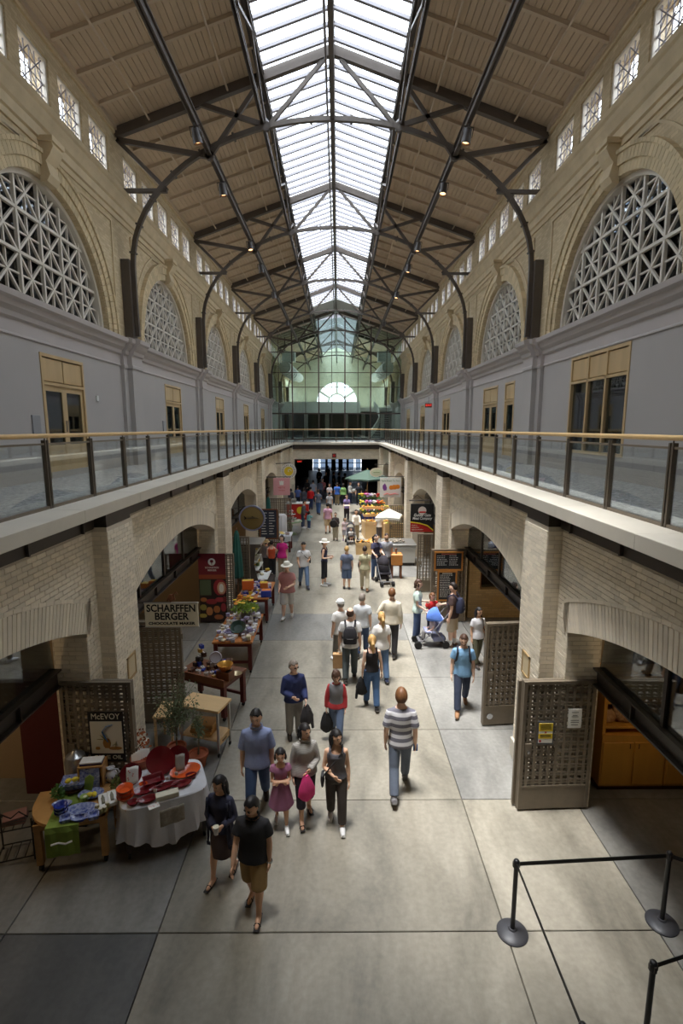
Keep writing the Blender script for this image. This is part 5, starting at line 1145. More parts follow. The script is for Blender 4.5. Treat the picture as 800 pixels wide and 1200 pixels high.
for i in range(26):
    a = 2*PI*i/26
    if i % 13 in (6, ): continue
    m.bar((.25*math.cos(a), -.034, .25*math.sin(a)), (.315*math.cos(a), -.034, .315*math.sin(a)), .02, .03, (0, 1, 0))
m.build('ring_lettering', plain('brown_ink', 90, 60, 40, .7), rs); MB().bev(-.28, .28, -.02, .02, -.62, -.40, .01).build('hanging_plate', M_CREAM, rs); MB().tube([(-.6, 0, .35), (.1, 0, .38)], .02, 6).build('bracket', M_STEELD, rs)
# ------------------------------------------------------------------ right side: chalkboards
for (x0, x1, z0, z1, lab, cols) in ((2.99, 3.84, 1.62, 2.20, 'wide chalkboard menu in an orange wood frame, upper of two', 2), (3.10, 3.68, .68, 1.61, 'narrow chalkboard menu in an orange wood frame, lower of two', 1)):
    t = thing('chalkboard', lab, 'chalkboard', ((x0+x1)/2, 14.94, z0)); w, h = (x1-x0)/2, z1-z0
    f = MB().box(-w, w, -.03, 0, 0, .045).box(-w, w, -.03, 0, h-.045, h).box(-w, -w+.045, -.03, 0, .045, h-.045).box(w-.045, w, -.03, 0, .045, h-.045); f.build('frame', mat('orange_wood', srgb(196, 132, 62)[:3], .5, var=.1, vscale=5), t)
    MB().box(-w+.045, w-.045, -.016, 0, .045, h-.045).build('slate', M_CHALKB, t); m = MB(); nr = int((h-.2)/.055)
    for i in range(nr):
        for c in range(cols):
            cx0 = -w+.08+c*(2*w-.12)/cols; wd_ = (2*w-.2)/cols; x = cx0
            while x < cx0+wd_*random.uniform(.6, .95): l = random.uniform(.02, .06); m.box(x, x+l, -.0185, -.016, h-.14-.055*i, h-.14-.055*i+.02); x += l+.018
    m.build('chalk_writing', M_CHALK, t); m = MB(); x = -w*.5
    while x < w*.5: m.box(x, x+.035, -.0185, -.016, h-.095, h-.06); x += .05
    m.build('chalk_heading', plain('pink_chalk', 214, 120, 110, .9) if cols == 2 else M_CHALK, t)
# black hanging sign
bs = thing('hanging_sign', 'black and red butcher sign on a curled bracket', 'sign', (3.22, 18.75, 2.03)); MB().bev(-.42, .42, -.025, .025, 0, 1.04, .008).build('board', M_INK, bs)
MB().prism([(-.42, .0), (.42, .0), (.42, .04), (.2, .22), (-.1, .31), (-.42, .35)], -.031, -.025, 'y').build('red_sweep', M_RED, bs); m = MB(); pts = [(.42, .04), (.2, .22), (-.1, .31), (-.42, .35)]
for (a, b_), (c, d) in zip(pts, pts[1:]): m.bar((a, -.032, b_+.015), (c, -.032, d+.015), .012, .04, (0, 0, 1))
m.build('yellow_stripe', M_YEL, bs); MB().lathe([(.15, 0), (.15, .006)], n=24).xf(Matrix.Translation((0, -.026, .79)) @ Matrix.Rotation(PI/2, 4, 'X')).build('moon_disc', plain('moon_white', 226, 214, 206, .6), bs); MB().box(-.11, .13, -.036, -.031, .71, .76).build('bridge_mark', M_RED, bs)
text('Golden Gate', .15, M_PAPER, bs, (0, -.034, .62), w=.62, shear=.25, bold=.003); text('Meat Company', .14, M_PAPER, bs, (0, -.034, .50), w=.72, shear=.25, bold=.003)
for i, (z, w_) in enumerate(((.24, .2), (.16, .28), (.08, .42))): text(['MEATS', 'POULTRY', 'DELICATESSEN'][i], .055, M_CREAM, bs, (-.38+w_/2, -.034, z), w=w_)
MB().tube([(-.48, 0, 1.16), (.75, 0, 1.16)], .022, 6).tube([(-.38, 0, 1.18), (-.2, 0, 1.36), (0, 0, 1.2), (.2, 0, 1.2), (.42, 0, 1.42), (.5, 0, 1.3)], .012, 6).build('curled_bracket', M_STEELD, bs)
for x in (-.35, .35): MB().tube([(x, 0, 1.04), (x, 0, 1.16)], .008, 5).build('hanger', M_STEELD, bs)
# white produce sign, oval sign, exit signs
fs2 = thing('hanging_sign', 'white farm produce sign with painted vegetables on the right', 'sign', (2.80, 26.2, 2.32)); MB().bev(-.53, .53, -.02, .02, 0, 1.0, .008).build('board', M_PAPER, fs2); text('Farm Fresh To You', .13, plain('sign_green', 120, 150, 110, .7), fs2, (0, -.024, .84), w=.9)
MB().ell((-.3, -.022, .52), .1, .004, .16, 10, 7).prism([(-.4, .6), (-.28, .72), (-.18, .5), (-.2, .36), (-.34, .34)], -.026, -.02, 'y').build('purple_mark', plain('sign_purple', 122, 60, 140, .7), fs2)
MB().ell((.05, -.022, .5), .12, .005, .12, 10, 7).ell((.2, -.022, .52), .14, .005, .13, 10, 7).ell((.36, -.022, .54), .12, .005, .12, 10, 7).build('orange_mark', plain('sign_orange', 236, 140, 40, .7), fs2)
MB().tube([(-.35, -.022, .14), (-.15, -.022, .2), (0, -.022, .13), (.2, -.022, .2), (.42, -.022, .14)], [.03, .06, .045, .06, .03], 8, flat=.15).build('red_mark', M_RED, fs2); MB().tube([(-.6, 0, 1.06), (.9, 0, 1.06)], .02, 6).build('bracket', M_STEELD, fs2)
os_ = thing('oval_sign', 'small oval cream sign at the far right', 'sign', (2.55, 32.5, 3.05)); b = MB().lathe([(1.0, -.02), (1.0, .02)], n=28); b.v = [(x*.42, z, y*.28) for x, y, z in b.v]; b.build('board', M_CREAM, os_); b = MB().lathe([(.78, -.024), (.78, -.022)], n=28); b.v = [(x*.42, z, y*.28) for x, y, z in b.v]; b.build('inner_field', plain('sage_light', 206, 214, 186, .6), os_); MB().tube([(-.2, -.03, 0), (0, -.03, .02), (.2, -.03, 0)], .016, 5).build('script_line', M_LEAFG, os_); MB().tube([(0, 0, .28), (0, 0, .5)], .01, 5).tube([(-.1, 0, .5), (.9, 0, .5)], .018, 6).build('bracket', M_STEELD, os_)
tag(MB().bev(-.16, .16, -.03, .0, -.16, .16, .006).build('alarm_sign', M_STEELD, None, loc=(-.15, YV+.14, 3.72)), 'small square dark sign with a red mark over the far opening', 'sign')
MB().box(-.10, .10, -.036, -.03, -.1, .1).build('red_face', M_RED, bpy.data.objects['alarm_sign'])
for (x, y, z, lab) in ((5.62, 32.0, 7.15, 'red exit sign over a right gallery door'), (-3.1, 44.0, 3.0, 'red exit sign hanging in the dark hall')):
    ex_ = tag(MB().bev(-.22, .22, -.04, .04, -.12, .12, .006).build('exit_sign', M_STEELD, None, loc=(x, y, z)), lab, 'sign'); text('EXIT', .17, mat('exit_red', (1, .05, .03), .5, emit=.7), ex_, (0, -.044, 0), w=.36)
    MB().tube([(0, 0, .12), (0, 0, .5 if x > 0 else 1.25)], .01, 5).build('stem', M_STEELD, ex_)
# ------------------------------------------------------------------ market umbrellas
def umbrella(loc, label, h, r, drop, mm, n=8):
    t = thing('market_umbrella', label, 'umbrella', loc); MB().tube([(0, 0, 0), (0, 0, h)], .025, 8).build('pole', M_PALEW, t); MB().lathe([(.28, 0), (.28, .06), (.06, .1)], n=16).build('base', M_STEELD, t)
    b = MB(); ap = V((0, 0, h)); 
    for k in range(n):
        a0, a1 = 2*PI*k/n, 2*PI*(k+1)/n; p0 = V((r*math.cos(a0), r*math.sin(a0), h-drop)); p1 = V((r*math.cos(a1), r*math.sin(a1), h-drop)); m0 = (p0+p1)/2+V((0, 0, .03)); m0.x *= .97; m0.y *= .97
        c = MB(); c._add([ap, p0, m0, p1, p0-V((0, 0, .1)), m0-V((0, 0, .1)), p1-V((0, 0, .1))], [(0, 1, 2), (0, 2, 3), (1, 4, 5, 2), (2, 5, 6, 3)]); o = c.build('canopy_panel', mm, t); q = o.modifiers.new('thick', 'SOLIDIFY'); q.thickness = .006
        MB().tube([ap-V((0, 0, .04)), p0-V((0, 0, .02))], .01, 5).build('rib', M_PALEW, t)
    MB().ell((0, 0, h+.03), .035, .035, .05, 8, 6).build('finial', M_PALEW, t)
umbrella((2.55, 24.2, 0), 'square white market umbrella over the wooden crates', 2.05, .80, .36, M_UMBW, 4)
bpy.data.objects['market_umbrella'].rotation_euler.z = .55
umbrella((2.15, 35.4, 0), 'wide green market umbrella by the flower stall', 3.0, 1.55, .58, M_UMBG, 8)
# ------------------------------------------------------------------ right stalls
cs_ = thing('ice_counter', 'white steel counter of oysters beneath the white umbrella', 'counter', (2.62, 22.2, 0)); MB().bev(-.85, .85, -.75, .55, .86, .93, .01).build('countertop', M_STL, cs_); MB().box(-.8, .8, -.68, .5, .12, .86).build('front_panel', M_WHITE, cs_); MB().box(-.78, .78, -.64, .48, 0, .12).build('toe_kick', M_STEELD, cs_); MB().box(-.85, .85, -.79, -.75, .74, .80).build('rail', M_STL, cs_)
for i in range(70): tag(MB().ell((0, 0, .03), .06, .045, .03, 7, 5).build('oyster', plain('oyster_%d' % (i % 3), 120+20*(i % 3), 112+18*(i % 3), 98+16*(i % 3), .6), None, False, (2.55+random.uniform(-.55, .45), 22.2+random.uniform(-.5, .1), .93+random.uniform(0, .06)), random.uniform(0, 3)), 'grey oyster heaped on the white counter', 'oyster', 'oysters on the ice counter')
pd = thing('wooden_stand', 'orange brown wooden stand on four sturdy legs', 'stand', (2.42, 19.75, 0)); MB().bev(-.22, .22, -.2, .2, .52, .98, .04).build('box_body', mat('orange_brown_wood', srgb(206, 136, 66)[:3], .4, var=.1, vscale=5), pd)
for x in (-.17, .17):
    for y in (-.14, .14): MB().box(x-.035, x+.035, y-.035, y+.035, 0, .54).build('leg', M_BRNW, pd)
fg = tag(MB().lathe([(.05, 0), (.06, .02), (.03, .06), (.035, .12), (.05, .15), (.04, .19), (.01, .21)], n=10).build('figurine', M_BRNW, None, True, (2.4, 19.7, .98)), 'small dark figurine on the wooden stand', 'figurine')
def crate_stand(loc, label, w, d, h, tiers, fruit, flabel, n, rz=0.0, front=None):
    t = thing('crate_stand', label, 'fruit stand', loc, rz); cs, sn = math.cos(rz), math.sin(rz)
    MB().box(-w/2, w/2, -d/2, d/2, 0, h*.55).build('base', M_PALEW, t)
    for k in range(tiers):
        y0 = -d/2+d*k/tiers; z = h*.55+(h*.45)*k/max(1, tiers-1) if tiers > 1 else h*.55
        tr = MB().box(-w/2, w/2, y0, y0+d/tiers-.01, z-.03, z).build('tray', M_PALEW, t); MB().box(-w/2, w/2, y0-.012, y0+.012, z-.04, z+.10).build('front_slat', M_PALEW, tr)
        for x in (-w/2, w/2): MB().box(x-.012, x+.012, y0, y0+d/tiers-.02, z-.03, z+.1).build('side_slat', M_PALEW, tr)
        for i in range(n):
            r_ = .045; u = random.uniform(-w/2+.06, w/2-.06); v = y0+random.uniform(.05, d/tiers-.06)
            fm = fruit[i % len(fruit)]
            tag(link('fruit', fm, None, (loc[0]+cs*u-sn*v, loc[1]+sn*u+cs*v, loc[2]+z+.045+random.uniform(0, .09)), rz=random.uniform(0, 3)), fm.materials[0].name.replace('orange_peel', 'orange').replace('pear_yellow', 'yellow pear').replace('apple_green', 'green apple').replace('bread_crust', 'crusty loaf')+' '+flabel, 'fruit' if fm is not fr_b else 'bread', 'food '+flabel)
fr_o = MB().ell((0, 0, 0), .05, .05, .046, 9, 6).mesh('fruit', plain('orange_peel', 236, 160, 60, .5), True); fr_y = MB().ell((0, 0, 0), .055, .045, .045, 9, 6).mesh('fruit', plain('pear_yellow', 232, 206, 96, .5), True); fr_g = MB().ell((0, 0, 0), .05, .05, .05, 9, 6).mesh('fruit', plain('apple_green', 180, 190, 90, .5), True); fr_b = MB().ell((0, 0, 0), .09, .055, .045, 9, 6).mesh('fruit', plain('bread_crust', 216, 166, 100, .6), True)
crate_stand((2.15, 27.6, 0), 'tiered wooden stand heaped with oranges and pears', 1.3, 1.3, 1.5, 3, [fr_o, fr_o, fr_y], 'heaped on the tiered stand', 20, .1)
crate_stand((3.0, 26.2, 0), 'tall slatted wooden crates behind the white umbrella', 1.0, .9, 1.7, 3, [fr_y, fr_g], 'in the tall slatted crates', 10)
crate_stand((1.45, 23.9, 0), 'low wooden bread stand at the aisle edge on the right', .95, .9, .85, 1, [fr_b, fr_o], 'on the low bread stand', 26)
for (x, y) in ((1.35, 28.9), ):
    ch = thing('folding_chair', 'black folding chair beside the fruit stand', 'chair', (x, y, 0), .4); MB().box(-.22, .22, -.2, .2, .44, .47).build('seat', M_BLACK, ch); MB().box(-.22, .22, .19, .22, .6, .95).build('backrest', M_BLACK, ch)
    for a in (-.2, .2):
        MB().bar((a, -.2, 0), (a, .22, .95), .03, .03).build('leg', M_BLACK, ch); MB().bar((a, .25, 0), (a, -.18, .45), .03, .03).build('leg', M_BLACK, ch)
# flower stall
M_BK = plain('blue_bucket', 40, 70, 150, .4); petals = [plain('petal_yellow', 240, 210, 70, .6), plain('petal_pink', 214, 110, 160, .6), plain('petal_lilac', 190, 160, 206, .6), plain('petal_white', 240, 236, 230, .6), plain('petal_red', 200, 50, 50, .6), plain('petal_orange', 240, 150, 50, .6)]
names = ['yellow', 'pink', 'lilac', 'white', 'red', 'orange']
for i in range(18):
    c = i % 6; r_, k = divmod(i, 6); t = thing('flower_bucket', 'blue bucket of %s flowers, %s row of the flower stall' % (names[c], ['front', 'middle', 'back'][r_]), 'flowers', (1.68+.24*k, 31.6+.65*r_, .25+.35*r_)); MB().lathe([(.10, 0), (.13, .28), (.14, .3), (.12, .29)], n=12).build('bucket', M_BK, t); m = MB()
    for q in range(50):
        a = random.uniform(0, 2*PI); rr_ = random.random()*.2; cc = V((rr_*math.cos(a), rr_*math.sin(a), .3+random.uniform(0, .3))); u = V((random.gauss(0, 1), random.gauss(0, 1), 1)).normalized()*.12; w = u.orthogonal().normalized()*.025; m._add([cc, cc+u*.5+w, cc+u, cc+u*.5-w], [(0, 1, 2, 3)])
    m.build('foliage', M_LEAFG, t)
    for q in range(11): a = random.uniform(0, 2*PI); rr_ = random.random()*.2; MB().ell((rr_*math.cos(a), rr_*math.sin(a), .62+random.uniform(-.08, .1)), .06, .06, .05, 7, 5).build('blossom', petals[c], t)
stt = thing('flower_stand', 'stepped dark stand under the flower buckets', 'stand', (2.38, 32.25, 0))
for r_ in range(3): MB().box(-.82, .82, -.95+.65*r_, -.3+.65*r_, 0, .25+.35*r_).build('step', M_BRNW, stt)
# ------------------------------------------------------------------ bread cabinet in the near right shop
bc = thing('bread_cabinet', 'golden wood bread cabinet inside the near right shop', 'cabinet', (4.35, 7.56, 0)); M_GOLD = mat('golden_maple', srgb(206, 150, 66)[:3], .45, var=.08, vscale=4, stretch=(1, 1, .15))
for i in range(3):
    x = i*1.05; MB().box(x, x+1.03, .0, .34, .08, .92).build('carcass', M_GOLD, bc)
    for j in range(2): d = MB().bev(x+.02+.505*j, x+.50+.505*j, -.02, 0, .12, .86, .006).build('door', M_GOLD, bc); MB().tube([(x+(.44 if j == 0 else .58), -.03, .76), (x+(.44 if j == 0 else .58), -.03, .84)], .006, 5).build('pull', M_BLACK, d)
    MB().box(x, x+1.03, .0, .34, .92, .97).build('counter_ledge', M_GOLD, bc); MB().box(x, x+.05, .02, .34, .97, 2.05).box(x+.98, x+1.03, .02, .34, .97, 2.05).build('post', M_GOLD, bc); MB().box(x+.05, x+.98, .31, .34, .97, 2.05).build('back_panel', plain('cabinet_dark', 88, 40, 24, .7), bc)
    for z in (1.08, 1.50, 2.0): MB().box(x+.03, x+1.0, .02, .33, z, z+.035).build('shelf', M_GOLD, bc)
    fr_ = MB().box(x+.1, x+.95, -.01, .02, 1.56, 1.6).box(x+.1, x+.95, -.01, .02, 1.94, 1.98).box(x+.1, x+.14, -.01, .02, 1.6, 1.94).box(x+.91, x+.95, -.01, .02, 1.6, 1.94).build('picture_frame', M_GOLD, bc); MB().box(x+.14, x+.91, 0, .01, 1.6, 1.94).build('pale_panel', plain('cabinet_pale', 206, 190, 160, .5), bc)
MB().box(0, 3.13, .03, .34, 0, .08).build('plinth', plain('cabinet_dark', 88, 40, 24, .7), bc)
lm = MB().tube([(-.17, 0, 0), (-.12, 0, .01), (0, 0, .015), (.12, 0, .01), (.17, 0, 0)], [.02, .06, .075, .06, .02], 10); rl = MB().ell((0, 0, 0), .13, .13, .075, 14, 8)
lmm = lm.mesh('loaf', mat('dark_crust', srgb(150, 92, 46)[:3], .7, var=.4, vscale=14, col2=srgb(214, 176, 126)[:3]), True); rmm = rl.mesh('loaf', mat('dark_crust', (0, 0, 0)), True)
for i in range(3):
    for j in range(6):
        rd = j % 2 == 0; o = tag(link('bread_loaf', rmm if rd else lmm, None, (4.35+i*1.05+.15+.145*j, 7.56+.17, 1.24 if rd else 1.28)), 'round dark loaf leaning on the bread cabinet shelf' if rd else 'long split loaf leaning on the bread cabinet shelf', 'bread', 'round loaves' if rd else 'long loaves'); o.rotation_euler = (1.1, (0 if rd else PI/2-.3), 0)
# glass pendant seen through the near right transom, shop counters deeper inside
def pendant(loc, label, pw, col=(1, .75, .45)):
    t = thing('pendant_lamp', label, 'lamp', loc); MB().tube([(0, 0, 0), (0, 0, 4.5-loc[2])], .008, 5).build('cord', M_BLACK, t); MB().lathe([(.03, 0), (.05, -.06), (.09, -.2), (.10, -.22), (.08, -.2)], n=14).build('shade', mat('lit_shade', (1, .82, .6), .4, emit=1.5), t, True)
    l = bpy.data.lights.new('pendant_light', 'POINT'); l.energy = pw; l.color = col; l.shadow_soft_size = .12; lo = bpy.data.objects.new('pendant_light', l); COL.objects.link(lo); lo.parent = t; lo.location = (0, 0, -.3)
pendant((5.0, 6.6, 3.0), 'small lit pendant lamp in the near right shop', 6)
pendant((5.6, 12.2, 3.0), 'small lit pendant lamp in the second right shop', 22)  # this and the pendants below are added to light the shops
pendant((-6.8, 5.6, 3.0), 'small lit pendant lamp in the near left shop', 34)
pendant((-5.6, 12.4, 3.0), 'small lit pendant lamp in the second left shop', 18)
pendant((5.6, 20, 3.0), 'small lit pendant lamp in the third right shop', 22); pendant((-5.6, 20, 3.0), 'small lit pendant lamp in the third left shop', 22)
for (x, y, lab, mm) in ((5.6, 11.0, 'tan counter inside the second right shop', M_BRNW), (-5.6, 11.2, 'dark counter inside the second left shop', M_REDW), (5.6, 19.5, 'tan counter inside the third right shop', M_BRNW), (-5.6, 19.5, 'dark counter inside the third left shop', M_BRNW)):
    t = thing('shop_counter', lab, 'counter', (x, y, 0)); MB().bev(-.45, .45, -1.5, 1.5, .92, .98, .01).build('countertop', M_STL, t); MB().box(-.4, .4, -1.45, 1.45, 0, .92).build('front_panel', mm, t)
    for k in range(4): MB().box(-.35 if x < 0 else .2, -.2 if x < 0 else .35, -1.4+.72*k, -1.4+.72*k+.6, .98, 1.3).build('display_glass', M_GLASS, t)
    pile(14, x, y, .5, 2.6, .982, 0, PKD+PKW, 'package standing on the '+lab, 'package', 'shop_package', 'packages on the '+lab, .08, .16, .2)
    s = 1 if x > 0 else -1; t = thing('wall_shelf', 'tall back shelf behind the '+lab, 'shelf', (s*8.6, y+1, 0))
    for z in (.6, 1.1, 1.6, 2.1, 2.6): MB().box(-.2, .2, -2.2, 2.2, z, z+.04).build('shelf_board', M_PALEW, t)
    for q in (-2.2, 0, 2.2): MB().box(-.2, .2, q-.03, q+.03, 0, 2.9).build('upright', M_PALEW, t)
# tan shop front seen through the second right arch
sf = thing('storefront', 'tan brick shop front with a dark window in the second right arch', 'storefront', (5.1, 15.55, 0)); M_TANB = brick_mat('tan_brickwork', srgb(206,178,130), srgb(186,158,112), srgb(170,150,116), .21, .07)
MB().box(-.95, 1.6, -.2, .2, 0, .9).build('lower_wall', M_TANB, sf); MB().box(-.95, -.6, -.2, .2, .9, 3.3).build('jamb', M_TANB, sf); MB().box(.3, 1.6, -.2, .2, .9, 3.3).build('wall_panel', M_TANB, sf); MB().box(-.6, .3, .05, .1, .9, 3.3).build('window_glass', M_DGLASS, sf); MB().box(-.6, -.54, -.1, .1, .9, 3.3).box(.24, .3, -.1, .1, .9, 3.3).build('window_frame', M_BRNW, sf); MB().bev(-.2, .1, -.225, -.2, .35, .65, .004).build('tile', plain('tan_tile', 190, 160, 112, .6), sf)
# ------------------------------------------------------------------ belt barrier
M_BELT = plain('black_belt', 22, 22, 24, .6)
sp_ = [at(600, 1093), at(775, 1082), at(766, 1126, .97), at(683, 1199, .97), V((5.2, 4.6, 0))]; sp_[3].z = sp_[2].z = 0
labs = ['black barrier post at the left corner of the belt', 'black barrier post at the right end of the front belt', 'black barrier post cut by the bottom frame edge at the right', 'black barrier post just below the bottom frame edge', 'black barrier post outside the right frame edge']
posts = []
for i, p in enumerate(sp_):
    if i == 0:
        t = thing('barrier_post', labs[0], 'barrier post', p, group='belt barrier posts'); MB().lathe([(.175, 0), (.178, .012), (.16, .03), (.09, .045), (.05, .055), (.04, .07)], n=28).build('base', plain('base_grey', 62, 62, 66, .45), t, True); MB().tube([(0, 0, .05), (0, 0, .93)], .026, 14).build('pole', M_BLACK, t, True)
        MB().lathe([(.03, .86), (.034, .87), (.034, .95), (.024, .965), (.01, .97)], n=14).build('cap', M_BLACK, t, True)
        for a in range(4): MB().box(.028*math.cos(a*PI/2)-.012, .028*math.cos(a*PI/2)+.012, .028*math.sin(a*PI/2)-.012, .028*math.sin(a*PI/2)+.012, .875, .94).build('belt_clip', M_STEELD, t)
    else: t = copy_tree(posts[0]); t.location = p; tag(t, labs[i], 'barrier post', 'belt barrier posts')
    posts.append(t)
for a, b_, lab in ((0, 1, 'black belt stretched across the front of the barrier'), (0, 3, 'black belt running towards the bottom frame edge'), (2, 4, 'black belt at the lower right corner'), (1, 4, 'black belt leaving at the right frame edge')):
    q = (sp_[b_]-sp_[a]).normalized()*.04; tag(MB().bar(sp_[a]+q+V((0, 0, .91)), sp_[b_]-q+V((0, 0, .91)), .004, .05).build('barrier_belt', M_BELT), lab, 'belt')
finish_text()
# ================================================================== PEOPLE
_JOBS = []
def skin_mat(k):
    c = [(240, 198, 172), (224, 178, 146), (204, 154, 120), (160, 112, 86)][k]
    return plain('skin_%d' % k, *c, .55, var=.05, vscale=12)
def cloth(r, g, b, rough=.85): return plain('cloth_%d_%d_%d' % (r, g, b), r, g, b, rough, var=.10, vscale=5, bump=.9, bscale=11, sheen=.0)
def stripe_mat(name, c1, c2, n):
    if name in _M: return _M[name]
    m = bpy.data.materials.new(name); m.use_nodes = True; N = m.node_tree.nodes; L = m.node_tree.links; p = N['Principled BSDF']; tc = N.new('ShaderNodeTexCoord'); w = N.new('ShaderNodeTexWave'); w.bands_direction = 'Z'; w.inputs['Scale'].default_value = n; w.inputs['Distortion'].default_value = .6; w.inputs['Detail Scale'].default_value = .6
    L.new(tc.outputs['Object'], w.inputs['Vector']); r = N.new('ShaderNodeValToRGB'); r.color_ramp.interpolation = 'CONSTANT'; r.color_ramp.elements[0].color = c1; r.color_ramp.elements[1].color = c2; r.color_ramp.elements[1].position = .5; L.new(w.outputs['Fac'], r.inputs[0]); L.new(r.outputs[0], p.inputs['Base Color']); p.inputs['Roughness'].default_value = .85
    _M[name] = m; return m
HAIR = {'black': (26, 22, 22), 'brown': (74, 50, 36), 'dark': (44, 32, 28), 'blond': (196, 156, 96), 'grey': (138, 128, 118), 'auburn': (116, 76, 44)}
def rotv(v, ax, a): return Matrix.Rotation(a, 3, ax) @ v
UP_ARMS = {  # outward, forward, up for upper arm and forearm
 'down': ((.16, -.05, -1), (.05, .22, -1)), 'fwd': ((.14, .38, -1), (.02, .65, -1)), 'back': ((.18, -.42, -1), (.10, -.12, -1)),
 'bent': ((.22, -.05, -1), (-.35, 1, .05)), 'cross': ((.14, .22, -1), (-1, .45, .12)), 'push': ((.14, .5, -1), (-.08, 1, -.3)), 'belly': ((.2, .1, -1), (-.7, .7, -.25)),
 'up': ((.25, .5, -.7), (-.25, .5, .9)), 'carry': ((.16, .05, -1), (-.05, .9, -.55)), 'hang': ((.22, .02, -1), (.06, .06, -1)), 'hip': ((.5, -.1, -.9), (-.5, .7, -.5)), 'reach': ((.1, .8, -.7), (0, 1, -.1))}
GAITS = {'stand': ((.04, .05), (-.04, .04)), 'walkL': ((.42, .12), (-.26, .34)), 'walkR': ((-.26, .34), (.42, .12)), 'stepL': ((.22, .08), (-.14, .2)), 'stepR': ((-.14, .2), (.22, .08)), 'sit': ((1.45, 1.35), (1.4, 1.3))}
def head_grid(nu, nv, hw, hd, hh, hair=None):
    rows = []
    for i in range(nv+1):
        ph = PI*i/nv; row = []
        for j in range(nu):
            th = 2*PI*j/nu; x = math.sin(ph)*math.sin(th); y = -math.sin(ph)*math.cos(th); z = math.cos(ph)
            jaw = 1.0-(.30*((-z)**1.6) if z < 0 else 0); X, Y, Z = x*jaw, y*(1-.12*max(0, -z)**2), z
            if hair is None:
                if y < 0:
                    nose = math.exp(-((x/.13)**2+((z+.16)/.17)**2)); soc = sum(math.exp(-(((x-sx*.36)/.17)**2+((z-.06)/.10)**2)) for sx in (-1, 1)); lip = math.exp(-((x/.26)**2+((z+.50)/.08)**2)); chin = math.exp(-((x/.25)**2+((z+.82)/.15)**2)); brow = math.exp(-((x/.5)**2+((z-.24)/.09)**2))
                    Y -= .20*nose-.07*soc+.05*lip+.07*chin+.035*brow
            else: 
                s = hair(x, y, z); X *= s; Y *= s; Z *= s
            row.append(V((X*hw, Y*hd, Z*hh)))
        rows.append(row)
    return rows
def hair_fn(style):
    def f(x, y, z):
        face = y < -.18 and z < .66-.30*abs(x) or (y < .12 and z < .02)
        if style == 'bald': face = face or z > .62 or (y < -.05 and z < .75)
        low = -.42 if style in ('short', 'bald', 'curly') else -.7
        if y < .25 and z < low+.35: face = True
        if z < low: face = True
        if style == 'curly': return .85 if (y < -.3 and z < .35) else 1.28+.10*math.sin(9*x+5*z)*math.cos(8*y)
        return .84 if face else (1.15+.03*math.sin(11*x+7*y)*math.cos(9*z) if style != 'bald' else 1.05)
    return f
